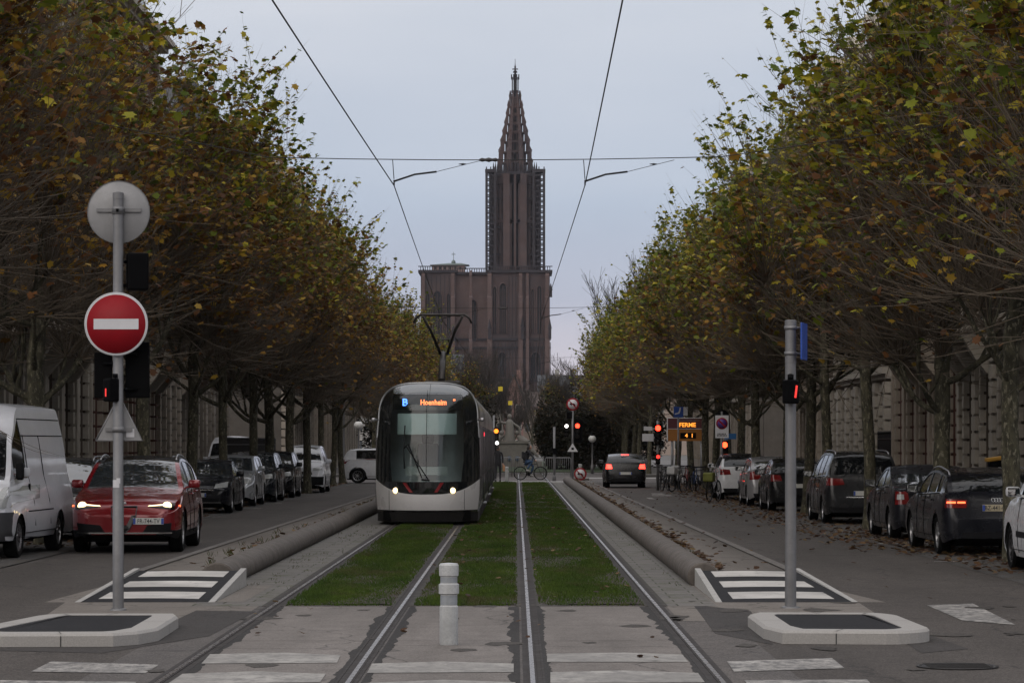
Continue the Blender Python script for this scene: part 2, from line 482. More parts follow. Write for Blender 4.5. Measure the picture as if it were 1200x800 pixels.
for (x0, x1, lab) in ((-2.68, -1.42, 'short green grass between the rails under the tram'), (-1.19, .01, 'short green grass strip between the two tram tracks'), (.25, 1.49, 'short green grass between the rails of the empty track')):
    g = MB(); 
    xs = [x0 + (x1-x0)*i/8 for i in range(9)]; ys = [32.6 + i*1.2 for i in range(87)]
    g.grid([[(x, y, .006+ .016*(.5+.5*noise.noise(Vector((x*3, y*2, 0)))) if 0 < i < 8 else .0035) for i, x in enumerate(xs)] for y in ys])
    o = grass_patch(x0, x1, 32.4, 136.5, 2600, .045); o.data.materials.append(M_soil)
    bm = bmesh.new(); bm.from_mesh(o.data)
    vv = [bm.verts.new(p) for p in g.v]
    for f in g.f: bm.faces.new([vv[i] for i in f]).material_index = 1
    bm.to_mesh(o.data); bm.free()
    tag(o, lab, 'grass', kind='stuff')

# rounded concrete guard beams along the reserve
M_beam = mat('beam_concrete', (.115, .098, .084), .8, var=.35, scale=2.5, bump=.4, bscale=30, world=True, dirt=.4)
def beam(x0, x1, y0, y1, label):
    g = MB(); xc_, hw, hh = (x0+x1)/2, abs(x1-x0)/2, .30
    prof = [(-hw*math.cos(t)*1.02, .115+.185*math.sin(t)) for t in [R(-42+264*k/18) for k in range(19)]]
    ys = [y0]
    y = y0
    rows = []
    while y < y1 - .1:
        n = min(y + 6.0, y1)
        for yy, sc in ((y, .975), (y+.012, .997), (y+.03, 1), (n-.03, 1), (n-.012, .997), (n, .975)):
            if y == y0 and yy == y: sc = .9
            rows.append([(xc_+p[0]*sc, yy + (.12*(1-p[1]/hh) if False else 0), .115+(p[1]-.115)*sc) for p in prof])
        y = n
    g.grid(rows)
    g.add(rows[0], [tuple(range(len(prof)))]); g.add(rows[-1], [tuple(range(len(prof)))])
    o = g.build('guard_beam', M_beam, sharp=40); tag(o, label, 'guard beam', 'concrete guard beams along the tram reserve')
beam(2.26, 2.66, 37.1, 136, 'long rounded concrete guard beam on the right side of the tram tracks')
beam(-4.16, -3.72, 37.1, 136, 'long rounded concrete guard beam on the left side of the tram tracks, behind the tram')

# raised strips between beam and carriageway
def strip(pts_in, pts_out, z, name):
    g = MB()
    n = len(pts_in)
    top = [(x, y, z) for x, y in pts_in] ; tout = [(x, y, z-.05) for x, y in pts_out]; bot = [(x, y, -.01) for x, y in pts_out]
    g.grid([[top[i], tout[i], bot[i]] for i in range(n)])
    structure(g, name, [M_strip])
    g = MB(); s = 1 if pts_out[0][0] > 0 else -1
    g.grid([[(x-s*.14, y, z-.035), (x-s*.14, y, z-.028), (x, y, z-.03), (x+s*.012, y, z-.05), (x+s*.012, y, -.01)] for x, y in pts_out], sm=False)
    return structure(g, 'kerb', mat('strip_kerb', (.135, .122, .11), .8, var=.35, scale=1.2, world=True, dirt=.3))
ysr = [37.0, 45, 60, 80, 100, 120, 135]
strip([(2.64, y) for y in ysr], [(3.88 - (y-37)/98*.45, y) for y in ysr], .15, 'median_strip')
strip([(-4.14, y) for y in ysr], [(-5.28 + (y-37)/98*.62, y) for y in ysr], .15, 'median_strip')
g = MB(); g.box(2.3, 3.5, 135, 135.25, -.01, .22); structure(g, 'kerb', M_beam)

# ramps with white stripes in front of the beams
M_white = worn_paint('white_paint', (.1, .1, .1), (.56, .54, .51), .66)
M_whitekerb = mat('white_kerb', (.42, .41, .39), .7, var=.3, scale=9, world=True, dirt=.35)
def ramp_island(xi, xo0, xo1, y0, y1, sgn, label):
    """xi: inner x; xo0, xo1: outer x at front and back"""
    r = thing('striped_ramp', label, 'traffic island', (0, 0, 0), 0, 'striped ramps in front of the guard beams')
    z1 = .2
    def P(u, v, dz=0):   # u across 0..1 from inner to outer, v along
        xo = xo0 + (xo1-xo0)*v
        return (xi + (xo-xi)*u, y0 + (y1-y0)*v, .006 + (z1-.006)*v + dz)
    g = MB(); g.grid([[P(u/4, v/4) for u in range(5)] for v in range(5)])
    g.add([P(1, 0), P(1, 1), (P(1, 1)[0], y1, -.01), (P(1, 0)[0], y0, -.01)], [(0, 1, 2, 3)]); 
    g.add([P(0, 1), P(1, 1), (P(1, 1)[0], y1, -.01), (xi, y1, -.01)], [(0, 1, 2, 3)])
    g.build('ramp_surface', M_dark, r)
    # white painted edge kerbs, both sides
    for u, w in ((0, .075), (1, -.07)):
        g = MB(); a0, a1 = P(u, 0), P(u, 1)
        s = 1 if (xo0 > xi) else -1
        ww = s*w if u == 0 else s*w
        o_ = .03*s if u == 0 else -.03*s*1
        def q(p, dx, dz): return (p[0]+dx, p[1], p[2]+dz)
        A = [q(a0, -abs(w)*s if u == 0 else 0, .0), q(a1, -abs(w)*s if u == 0 else 0, .03), q(a1, 0 if u == 0 else abs(w)*s, .03), q(a0, 0 if u == 0 else abs(w)*s, .0)]
        B = [(p[0], p[1], -.01) for p in A]
        g.add(A+B, [(0,1,2,3),(0,1,5,4),(1,2,6,5),(2,3,7,6),(3,0,4,7)])
        g.build('edge_kerb', M_whitekerb, r)
    for v0, v1 in ((.07, .27), (.42, .61), (.76, .95)):
        g = MB(); g.grid([[P(u/10, v0+.03*math.sin(PI*u/10)-.0, .004), P(u/10, v1+.03*math.sin(PI*u/10)+.0, .004)] for u in range(1, 10)])
        g.build('stripe', M_white, r)
ramp_island(2.42, 3.95, 3.65, 33.1, 37.0, 1, 'black ramp with white stripes at the foot of the right guard beam')
ramp_island(-3.62, -5.12, -4.95, 33.1, 37.0, -1, 'black ramp with white stripes at the foot of the left guard beam')

# granite-edged refuge islands
def island(outer, label, shrink=.26):
    r = thing('traffic_island', label, 'traffic island', (0, 0, 0), 0, 'low granite-kerbed traffic islands')
    n = len(outer); cx = sum(p[0] for p in outer)/n; cy = sum(p[1] for p in outer)/n
    # inset polygon
    def inset(d):
        res = []
        for i in range(n):
            p0, p1, p2 = Vector(outer[i-1]), Vector(outer[i]), Vector(outer[(i+1) % n])
            a = (p1-p0).normalized(); b = (p2-p1).normalized()
            na = Vector((-a.y, a.x)); nb = Vector((-b.y, b.x))
            if na.dot(Vector((cx, cy))-p1) < 0: na = -na; 
            if nb.dot(Vector((cx, cy))-p1) < 0: nb = -nb
            bi = (na+nb); k = d/max(.35, bi.length_squared/2)
            res.append((p1.x+bi.x*k, p1.y+bi.y*k))
        return res
    o2, inn = inset(.025), inset(shrink)
    g = MB()
    rows = [[(x, y, -.01) for x, y in outer], [(x, y, .10) for x, y in outer], [(x, y, .125) for x, y in o2], [(x, y, .125) for x, y in inn], [(x, y, .10) for x, y in inn]]
    g.grid([r_+[r_[0]] for r_ in rows], sm=False)
    g.build('granite_kerb', M_granite, r)
    g = MB(); g.add([(x, y, .118) for x, y in inn], [tuple(range(n))]); g.build('asphalt_infill', M_dark, r)
    g = MB()
    for i in range(n):
        p0, p1 = Vector(outer[i-1]), Vector(outer[i]); q0, q1 = Vector(inn[i-1]), Vector(inn[i])
        if (p1-p0).length > .9:
            k = .52
            a, b = p0.lerp(p1, k), q0.lerp(q1, k); d = (p1-p0).normalized()*.005; nrm = (a-b).normalized()*.003
            g.add([(a.x+nrm.x-d.x, a.y+nrm.y-d.y, -.01), (a.x+nrm.x+d.x, a.y+nrm.y+d.y, -.01), (a.x+nrm.x+d.x, a.y+nrm.y+d.y, .1), (a.x+nrm.x-d.x, a.y+nrm.y-d.y, .1)], [(0,1,2,3)])
            g.add([(a.x-d.x, a.y-d.y, .127), (a.x+d.x, a.y+d.y, .127), (b.x+d.x, b.y+d.y, .127), (b.x-d.x, b.y-d.y, .127)], [(0,1,2,3)])
    g.build('kerb_joint', mat('joint', (.03, .03, .03)), r) if g.f else None
def arc(cx, cy, rx, ry, a0, a1, n=7):
    return [(cx+rx*math.cos(R(a0+(a1-a0)*i/n)), cy+ry*math.sin(R(a0+(a1-a0)*i/n))) for i in range(n+1)]
island([(2.36, 26.9), (2.48, 26.25)] + arc(3.42, 26.75, .5, .6, -88, 10) + arc(3.6, 28.3, .3, .75, 20, 88) + [(2.5, 29.1), (2.36, 28.7)], 'low island with granite kerb beside the right metal pole')
island([(-3.38, 26.6), (-3.42, 28.5), (-3.5, 28.9)] + arc(-4.6, 28.2, .3, .7, 92, 170) + arc(-4.68, 26.4, .5, .6, 190, 268) + [(-3.7, 25.85), (-3.5, 26.1)], 'low island with granite kerb near the no entry pole')

# painted markings
M_zebra = worn_paint('worn_marking', (.15, .143, .135), (.34, .325, .30), .53)
M_zebra2 = worn_paint('worn_marking_road', (.07, .068, .068), (.42, .40, .37), .50)
def quad_px(*p, z=.008):
    return [gp(x, y)[:2] for x, y in p]
def marking(rows, m, name='painted_marking', z=.008):
    g = MB()
    for poly in rows: g.sheet([gp(x, y)[:2] for x, y in poly], z)
    structure(g, name, m)
marking([[(236,778),(395,777),(399,768),(330,765),(246,767)], [(430,789),(602,788),(602,778),(520,775.5),(436,778)], [(641,776),(806,776),(800,767.5),(730,765),(641,766.5)],
         [(196,802),(375,800),(382,790),(300,787),(214,790)], [(645,801),(826,800),(818,789),(730,786),(645,788)], [(420,812),(604,812),(604,800),(520,797),(426,801)]], M_zebra, z=.0085)
marking([[(36,787),(170,789),(186,779),(60,775)], [(852,775),(860,787),(990,783),(975,771)], [(872,797),(885,812),(1030,812),(1016,796)], [(0,812),(150,812),(160,799),(0,797)]], M_zebra2, z=.005)
marking([[(1086,709),(1128,727),(1190,732),(1140,707)]], M_zebra2, z=.005)
# parking bay ticks and lane ticks
ticks = [gp(986, 628), gp(1040, 645), gp(1143, 670), gp(905, 607), gp(935, 614)]
g = MB()
for y in (44.5, 52.6, 59.6, 71.8, 81.2, 89.6, 97.6): g.box(6.62, 7.15, y, y+.12, .001, .0075)
for y in (58, 71.8, 81.5, 88.2, 95, 104): g.box(-7.95, -7.35, y, y+.12, .001, .0075)
structure(g, 'painted_marking', M_zebra2)
g = MB()
for x0, x1, y0, y1 in ((4.5, 4.68, 95, 97.5), (5.05, 5.5, 104, 106), (4.9, 5.6, 101, 102.2)): g.box(x0, x1, y0, y1, .001, .005)
structure(g, 'painted_marking', M_zebra2)
# darker asphalt patches beside the islands
M_patch = asphalt('asphalt_patch', (.048, .044, .042), (.058, .053, .05), .35)
g = MB()
g.sheet([gp(x, y)[:2] for x, y in ((812, 708), (880, 716), (905, 755), (838, 742))], .003)
g.sheet([gp(x, y)[:2] for x, y in ((1085, 742), (1135, 760), (1080, 765), (1060, 752))], .003)
g.sheet([gp(x, y)[:2] for x, y in ((180, 738), (230, 715), (300, 716), (245, 745), (120, 765), (0, 762), (0, 758))], .003)
structure(g, 'asphalt_patch', M_patch)
g = MB()
g.sheet([(1.72, 29.6), (3.9, 29.6), (4.02, 33.1), (1.72, 33.1)], .0025); g.sheet([(-2.95, 29.2), (-5.0, 29.2), (-5.3, 33.1), (-2.95, 33.1)], .0025)
g.sheet([(2.3, 33.1), (2.42, 33.1), (2.42, 37), (2.3, 37)], .0025); g.sheet([(-3.52, 33.1), (-3.2, 33.1), (-3.2, 37), (-3.52, 37)], .0065); g.sheet([(3.95, 33.1), (4.35, 33.1), (3.95, 37.0), (3.7, 37.0)], .0025); g.sheet([(-5.12, 33.1), (-5.55, 33.1), (-5.4, 37.0), (-5.0, 37.0)], .0025)
structure(g, 'pavement', M_strip)
# manhole cover and small metal plate
g = MB(); g.lathe([(.34, .0), (.34, .009), (.30, .009), (.30, .006)], 32); g.lathe([(.295, .004), (.295, .0085), (.01, .0085)], 32)
for k in range(-3, 4): g.box(-.26, .26, k*.07-.012, k*.07+.012, .008, .012)
o = g.build('manhole_cover', mat('cast_iron', (.035, .033, .032), .55, .6, var=.3, scale=20)); o.location = gp(1122, 781)[:2] + (.003,)
tag(o, 'round iron manhole cover in the road at the bottom right', 'manhole cover')
g = MB(); g.box(-.13, .13, -.25, .25, 0, .008); 
for k in range(-3, 4): g.box(-.1, .1, k*.06-.01, k*.06+.01, .008, .012)
o = g.build('drain_cover', mat('yellow_iron', (.25, .18, .09), .6, .3)); o.location = gp(187, 724)[:2] + (.004,)
tag(o, 'small ochre metal plate in the asphalt between left island and striped ramp', 'drain cover')

# fallen leaves and weeds
M_fleaf = None
def leaf_mat(name, spec=.2, transl=.3):
    m, nt, out = _nodes(name)
    at_ = N(nt, 'ShaderNodeAttribute'); at_.attribute_name = 'Col'
    b = N(nt, 'ShaderNodeBsdfPrincipled', Roughness=.6); b.inputs['Specular IOR Level'].default_value = spec
    L_(nt, at_.outputs['Color'], b.inputs['Base Color'])
    tr = N(nt, 'ShaderNodeBsdfTranslucent'); L_(nt, at_.outputs['Color'], tr.inputs['Color'])
    mx = N(nt, 'ShaderNodeMixShader'); mx.inputs[0].default_value = transl
    L_(nt, b.outputs[0], mx.inputs[1]); L_(nt, tr.outputs[0], mx.inputs[2]); L_(nt, mx.outputs[0], out.inputs[0])
    return m
M_leaf = leaf_mat('leaf')
LEAF = [(0,0), (.32,-.04), (.30,.18), (.52,.34), (.28,.48), (.24,.70), (.08,.66), (0,1.0), (-.08,.66), (-.24,.70), (-.28,.48), (-.52,.34), (-.30,.18), (-.32,-.04)]
LEAF_S = [(0,0), (.36,.1), (.5,.4), (.2,.62), (0,1.0), (-.2,.62), (-.5,.4), (-.36,.1)]
def leaves_mesh(name, items, shape=LEAF, m=None):
    """items: (pos, dir, normal-ish, size, colour)"""
    V = []; Fc = []; C = []
    n = len(shape)
    for p, d, nn, sz, col in items:
        d = d.normalized(); s = d.cross(nn)
        if s.length < 1e-3: continue
        s.normalize(); u = s.cross(d)
        o = len(V)
        for a, b in shape:
            V.append(p + (s*a + d*b + u*(-.35*a*a + .15*math.sin(b*3)))*sz)
        Fc.append(tuple(range(o, o+n))); C += [(*col, 1.0)]*n
    me = bpy.data.meshes.new(name); me.from_pydata(V, [], Fc)
    ca = me.color_attributes.new('Col', 'FLOAT_COLOR', 'POINT')
    ca.data.foreach_set('color', [x for c in C for x in c])
    me.materials.append(m or M_leaf); me.update(); return me
FALL = [(.09,.048,.022), (.07,.034,.016), (.12,.068,.03), (.05,.026,.014), (.15,.10,.045), (.04,.022,.014)]
rnd = random.Random(11)
items = []
def drop(n, fx, fy, z, sz=(.06, .13)):
    for _ in range(n):
        x, y = fx(), fy()
        a = rnd.random()*2*PI; c = rnd.choice(FALL); k = rnd.uniform(.7, 1.3)
        items.append((Vector((x, y, z+rnd.uniform(.004, .03))), Vector((math.cos(a), math.sin(a), rnd.uniform(-.1, .35))), Vector((rnd.uniform(-.3, .3), rnd.uniform(-.3, .3), 1)), rnd.uniform(*sz), tuple(q*k for q in c)))
U = rnd.uniform
drop(1900, lambda: 6.75+abs(rnd.gauss(0, 1.0)), lambda: U(40, 130), .006)
drop(1100, lambda: U(6.5, 9.6), lambda: U(88, 132), .01)
drop(700, lambda: 6.3+rnd.gauss(0, .35), lambda: U(48, 110), .006)
drop(500, lambda: 8.2+rnd.gauss(0, .6), lambda: U(40, 60), .01)
drop(900, lambda: 2.72+abs(rnd.gauss(0, .10)), lambda: U(38, 134), .15, (.07, .13))
drop(160, lambda: U(2.7, 3.6), lambda: U(38, 134), .15, (.06, .12))
drop(200, lambda: -4.25-abs(rnd.gauss(0, .12)), lambda: U(38, 134), .15, (.06, .12))
drop(1500, lambda: -7.9-abs(rnd.gauss(0, .8)), lambda: U(50, 134), .006)
drop(90, lambda: U(3.7, 6.5), lambda: U(24, 110), .006, (.05, .1))
drop(22, lambda: U(-3, 2), lambda: U(24, 33), .01, (.04, .08))
drop(260, lambda: U(-1.2, 1.5), lambda: U(33, 120), .035, (.05, .10))
drop(300, lambda: 7.4+rnd.gauss(0, .5), lambda: U(46.5, 56), .01)
o = ob('fallen_leaves', leaves_mesh('fallen_leaves', items, LEAF_S)); tag(o, 'brown fallen leaves scattered along kerbs and parking lanes', 'leaves', kind='stuff')
# weeds in the joints of the strips
items = []
rnd = random.Random(3)
def weeds(n, fx, fy, z, hh):
    for _ in range(n):
        x, y = fx(), fy()
        for _ in range(rnd.randint(4, 9)):
            a = rnd.random()*2*PI
            items.append((Vector((x+U(-.06, .06), y+U(-.1, .1), z)), Vector((math.cos(a)*.6, math.sin(a)*.6, 1)), Vector((math.sin(a), -math.cos(a), .2)), hh*U(.4, 1.2), rnd.choice([(.07,.075,.02), (.05,.06,.018), (.10,.075,.03), (.04,.06,.015)])))
weeds(90, lambda: -4.2-abs(rnd.gauss(0, .1)), lambda: U(38, 130), .14, .09)
weeds(12, lambda: -4.3-abs(rnd.gauss(0, .2)), lambda: U(38, 60), .14, .13)
weeds(60, lambda: 2.7+abs(rnd.gauss(0, .05)), lambda: U(38, 130), .14, .08)
weeds(60, lambda: 2.05+abs(rnd.gauss(0, .08)), lambda: U(36, 130), .0, .05)
weeds(70, lambda: -3.3+rnd.gauss(0, .2), lambda: U(36, 64), .0, .05)
o = ob('weeds', leaves_mesh('weeds', items, [(0,0), (.05,.3), (.03,.7), (0,1), (-.03,.7), (-.05,.3)])); tag(o, 'small weeds growing in the joints beside the guard beams', 'weeds', kind='stuff')
# ------------------------------------------------------------------ trees
def bark_mat(name, c1, c2, c3, scale):
    m, nt, out = _nodes(name)
    b = N(nt, 'ShaderNodeBsdfPrincipled', Roughness=.85); b.inputs['Specular IOR Level'].default_value = .25
    v = coords(nt)
    mp = N(nt, 'ShaderNodeMapping'); mp.inputs['Scale'].default_value = (1, 1, .45); L_(nt, v, mp.inputs['Vector'])
    f1 = ramp(nt, noisef(nt, mp.outputs[0], scale, 5, .65), .44, .56)
    f2 = ramp(nt, noisef(nt, mp.outputs[0], scale*2.6, 5, .7), .54, .62)
    c = mixc(nt, f2, mixc(nt, f1, c1, c2), c3)
    L_(nt, c, b.inputs['Base Color'])
    bp = N(nt, 'ShaderNodeBump', Strength=.7, Distance=.02); L_(nt, noisef(nt, mp.outputs[0], scale*5, 5), bp.inputs['Height']); L_(nt, bp.outputs[0], b.inputs['Normal'])
    L_(nt, b.outputs[0], out.inputs[0]); return m
M_bark = bark_mat('plane_bark', (.030, .028, .018), (.062, .057, .036), (.15, .137, .098), 7)
M_twig = mat('twig', (.105, .080, .054), .8, var=.35, scale=2.0)
M_twig_d = mat('twig_dark', (.045, .036, .03), .8, var=.35, scale=2.0)

def rdir(rnd, el, az): return Vector((math.cos(el)*math.sin(az), math.cos(el)*math.cos(az), math.sin(el)))

GREEN = [(.18,.20,.018), (.12,.15,.014), (.27,.25,.022), (.08,.115,.014), (.38,.31,.028)]
BROWN = [(.22,.11,.022), (.15,.062,.02), (.28,.15,.022), (.11,.048,.018), (.33,.21,.028)]
def plane_tree(seed, kind='L'):
    tone = .16 if kind == 'R' else -.08
    """pollarded plane: trunk with gnarled limbs ending in knuckles, long thin shoots, sparse autumn leaves"""
    rnd = random.Random(seed)
    U = rnd.uniform
    tr = MB(); sh = MB(); items = []
    th = U(3.3, 4.2); r0 = U(.13, .165)
    lean = Vector((U(-.12, .12), U(-.15, .15), 0))
    pts = []; rad = []
    for i in range(9):
        t = i/8; pts.append(Vector((lean.x*t + .03*math.sin(t*5+seed), lean.y*t + .03*math.cos(t*4+seed), -.05 + th*t)))
        rad.append(r0*(1.35 if i == 0 else 1.08 if i == 1 else 1.0 - .12*t) * (1+.05*math.sin(i*2.7+seed)))
    tr.tube(pts, rad, 12)
    top = pts[-1]
    knuckles = []
    def limb(p, d, length, r, depth):
        n = 6; q = p.copy(); ps = [q.copy()]; rs = [r]
        for i in range(n):
            d = (d + Vector((U(-.22, .22), U(-.22, .22), U(-.02, .22)))).normalized()
            q = q + d*length/n; ps.append(q.copy()); rs.append(r*(1 - .45*(i+1)/n)*(1+.12*math.sin(i*3.1+seed)))
        tr.tube(ps, rs, 8)
        kr = rs[-1]*1.9
        # knobbly end
        for _ in range(3):
            c = q + Vector((U(-1, 1), U(-1, 1), U(-1, 1)))*kr*.5; k = kr*U(.6, .95)
            tr.lathe([(k*math.sin(PI*j/6)+.001, -k*math.cos(PI*j/6)) for j in range(7)], 8, 'Z', c)
        knuckles.append((q.copy(), d.copy(), 1.0 if depth == 0 else .8))
        if depth < 2:
            for _ in range(2 if depth == 0 else rnd.choice((0, 1, 1))):
                j = rnd.randint(2, n-1)
                d2 = (d + Vector((U(-1, 1), U(-1, 1), U(-.1, .7)))*.9).normalized()
                limb(ps[j], d2, length*U(.45, .7), rs[j]*.75, depth+1)
    nl = rnd.randint(3, 4); a0 = U(0, 2*PI)
    for k in range(nl):
        az = a0 + 2*PI*k/nl + U(-.3, .3)
        limb(top - Vector((0, 0, U(0, .9))), rdir(rnd, R(U(8, 45)), az), U(1.1, 2.4), r0*U(.34, .48), 0)
    # leader with a second tier
    ld = [top + Vector((U(-.08, .08)*i, U(-.08, .08)*i, .68*i)) for i in range(6)]
    tr.tube(ld, [r0*.92, r0*.86, r0*.8, r0*.7, r0*.58, r0*.45], 9)
    for k in range(9):
        az = a0 + 1 + 2*PI*k/2.9 + U(-.4, .4)
        limb(ld[min(5, 1+k//2)], rdir(rnd, R(U(0, 50)), az), U(.9, 2.1), r0*U(.26, .38), 1)
    # shoots
    def shoot(p, d, length, r, lf, lv=0):
        n = 5; q = p.copy(); ps = [q.copy()]; g = U(-.03, .12)
        for i in range(n):
            w_ = .11 if rnd.random() < .35 else .06
            d = (d + Vector((U(-w_, w_), U(-w_, w_), g+U(-.03, .03)))).normalized()
            q = q + d*length/n
            ps.append(q.copy())
        sh.tube(ps, [r, r*.85, r*.7, r*.5, r*.35, r*.15], 3, cap=False)
        if lv == 0:
            for _ in range(rnd.choice((1, 2, 2, 3))):
                j = rnd.randint(1, 4); d2 = (d + Vector((U(-1, 1), U(-1, 1), U(-.3, .8)))*.55).normalized()
                shoot(ps[j], d2, length*U(.2, .45), r*.6, lf, 1)
        for _ in range(lf):
            t = U(.25, 1.0)**.8*n; j = min(n-1, int(t)); pp = ps[j].lerp(ps[j+1], t-j)
            # crown colour: greener where it is high and outer
            rr = math.hypot(pp.x, pp.y)
            gfac = max(0, min(1, (pp.z-5.6)/5.0))*.62 + .24*min(1, rr/3.2) + U(-.42, .32) + tone
            if noise.noise(Vector((pp.x*.9+seed, pp.y*.9, pp.z*.9))) < U(-.45, .12): continue
            if U(0, 1) > .04 + .98*max(0, min(1, (pp.z-4.6)/4.2)): continue
            col = rnd.choice(GREEN) if gfac > .42 else rnd.choice(BROWN)
            kk = U(.6, 1.15)
            dd = Vector((U(-1, 1), U(-1, 1), U(-1.1, .3)))
            items.append((pp, dd, Vector((U(-.7, .7), U(-.7, .7), 1)), (U(.12, .25) if rnd.random() < .45 else U(.06, .14)) if gfac > .3 else U(.06, .19), tuple(c*kk for c in col)))
    for p, d, k in knuckles:
        for _ in range(int(40*k)):
            az = rnd.random()*2*PI; el = R(rnd.choice((U(-28, 20), U(5, 60), U(35, 80))))
            v = rdir(rnd, el, az)
            out_ = Vector((p.x, p.y, 0)); out_ = out_.normalized() if out_.length > .1 else Vector((0,0,0))
            v = (v + out_*.45*max(0, math.cos(el)) + d*.35).normalized()
            ln = U(1.8, 4.3)
            # keep the clipped, hedge-like outline
            e = p + v*ln
            lim_ = 3.15*(1+.5*noise.noise(Vector((math.atan2(e.y, e.x)*1.3, seed, e.z*.35))))
            for _t in range(4 if rnd.random() < .9 or ln > 3.4 else 0):
                if math.hypot(e.x, e.y) > lim_ or e.z > 11.4 + .25*math.sin(seed*3+e.x): ln *= .8; e = p + v*ln
            shoot(p, v, ln, U(.008, .016), rnd.choice((4, 7, 10, 14)), 0)
    return (tr.mesh('trunk', M_bark, 60, fix=False), sh.mesh('shoots', M_twig, fix=False), leaves_mesh('leaves', items))

def bare_tree(seed, h=12, levels=4, twm=None, leafy=0, spread=.55):
    rnd = random.Random(seed); U = rnd.uniform; tr = MB(); tw = MB(); items = []
    def br(p, d, ln, r, lv):
        n = 5; q = p.copy(); ps = [q.copy()]
        for i in range(n):
            d = (d + Vector((U(-.13, .13), U(-.13, .13), .05 if lv else 0))).normalized(); q = q + d*ln/n; ps.append(q.copy())
        m = tr if lv < 2 else tw
        m.tube(ps, [max(.016, r*(1-.5*i/n)) for i in range(n+1)] if lv < levels else [max(.010, r*(1-.8*i/n)) for i in range(n+1)], 8 if lv == 0 else 5 if lv < 2 else 3, cap=False)
        if lv < levels:
            k = rnd.randint(5, 7) if lv else rnd.randint(7, 9)
            for i in range(k):
                j = rnd.randint(2 if lv else 2, n)
                a = (d + Vector((U(-1, 1), U(-1, 1), U(-.25, .7)))*(spread*1.3)).normalized()
                br(ps[j], a, ln*U(.5, .72), r*(1-.5*j/n)*U(.45, .65), lv+1)
        elif leafy:
            for _ in range(leafy):
                j = rnd.randint(0, n)
                items.append((ps[j], Vector((U(-1, 1), U(-1, 1), U(-1, .3))), Vector((U(-.7, .7), U(-.7, .7), 1)), U(.1, .2), tuple(c*U(.6, 1.1) for c in rnd.choice(GREEN+BROWN))))
    br(Vector((0, 0, -.05)), Vector((0, 0, 1)), h*.42, h*.018, 0)
    ms = [tr.mesh('trunk', M_bark, fix=False), tw.mesh('twigs', twm or M_twig_d, fix=False)]
    if leafy: ms.append(leaves_mesh('leaves', items, LEAF_S))
    return ms

def shrub_mesh(seed, rx, ry, hz, n, pal, sz=(.12, .24)):
    rnd = random.Random(seed); U = rnd.uniform; items = []
    lobes = [(Vector((U(-.6, .6)*rx, U(-.6, .6)*ry, U(.3, .75)*hz)), U(.3, .5)) for _ in range(12)]
    for _ in range(n):
        c, k = rnd.choice(lobes)
        v = Vector((rnd.gauss(0, 1), rnd.gauss(0, 1), rnd.gauss(0, 1))).normalized()*U(.6, 1)
        p = c + Vector((v.x*rx*k, v.y*ry*k, v.z*hz*k))
        p.z = max(.05, p.z)
        kk = U(.6, 1.2)
        items.append((p, Vector((U(-1, 1), U(-1, 1), U(-.6, 1))), Vector((U(-1, 1), U(-1, 1), 1)), U(*sz), tuple(q*kk for q in rnd.choice(pal))))
    tw = MB()
    for _ in range(40):
        c, k = rnd.choice(lobes); b = Vector((U(-.15, .15)*rx, U(-.15, .15)*ry, 0))
        tw.tube([b, b.lerp(c, .5)+Vector((U(-.1, .1), U(-.1, .1), .1)), c], [.04, .025, .01], 4, cap=False)
    return leaves_mesh('foliage', items, LEAF_S), tw.mesh('stems', M_twig_d, fix=False)

VARL = [plane_tree(s, 'L') for s in (101, 202, 303, 404)]; VARR = [plane_tree(s, 'R') for s in (505, 606, 707, 808)]
rnd = random.Random(77)
ORD = ['nearest', 'second', 'third', 'fourth', 'fifth', 'sixth', 'seventh', 'eighth', 'ninth', 'tenth', 'eleventh', 'twelfth', 'thirteenth', 'fourteenth', 'fifteenth', 'sixteenth', 'seventeenth', 'eighteenth', 'nineteenth', 'twentieth', 'twenty-first', 'twenty-second', 'twenty-third', 'twenty-fourth', 'twenty-fifth']
def row(side, lst, grp):
    for i, (x, y, sc, look) in enumerate(lst):
        va = (VARL if side < 0 else VARR)[(i*3 + i//4) % 4]
        lab = look or ('%s pollarded plane tree from the camera in the %s row' % (ORD[i], 'left' if side < 0 else 'right'))
        r = thing('plane_tree', lab, 'tree', (x, y, 0), rnd.uniform(0, 2*PI), grp, (sc*rnd.uniform(.96, 1.04), sc*rnd.uniform(.96, 1.04), rnd.uniform(.96, 1.03)))
        for nm, me in zip(('trunk', 'shoots', 'crown'), va): ob(nm, me, r)
left = [(-8.6, 36.5, 1, 'nearest plane tree on the left, its twigs entering at the frame edge'), (-8.75, 44, 1, None),
        (-8.75, 52.2, 1.05, 'plane tree with thick dark trunk behind the tall white van'), (-8.35, 63.2, 1, 'plane tree with trunk right of the no entry sign'),
        (-8.3, 72, .95, 'slim plane tree with pale mossy trunk between the red and the black car'), (-8.45, 80.8, .95, 'thin-stemmed plane tree between the black and the silver parked car'),
        (-8.3, 88.6, 1, None), (-8.3, 94.4, 1, None), (-8.25, 103.2, 1, 'plane tree just before the small white van'), (-7.9, 106, 1, 'plane tree whose trunk partly hides the small white van'),
        (-8.1, 117.5, 1, None), (-8.2, 126, 1, None), (-8.2, 133, 1, 'last left plane tree before the side street'),
        (-8.3, 163, 1, None), (-8.2, 171, 1, None), (-8.3, 180, 1, None), (-8.4, 190, 1, None), (-8.3, 200, 1, None), (-8.3, 212, 1, None), (-8.3, 226, 1, None), (-8.2, 242, 1, None), (-8.2, 258, .97, None)]
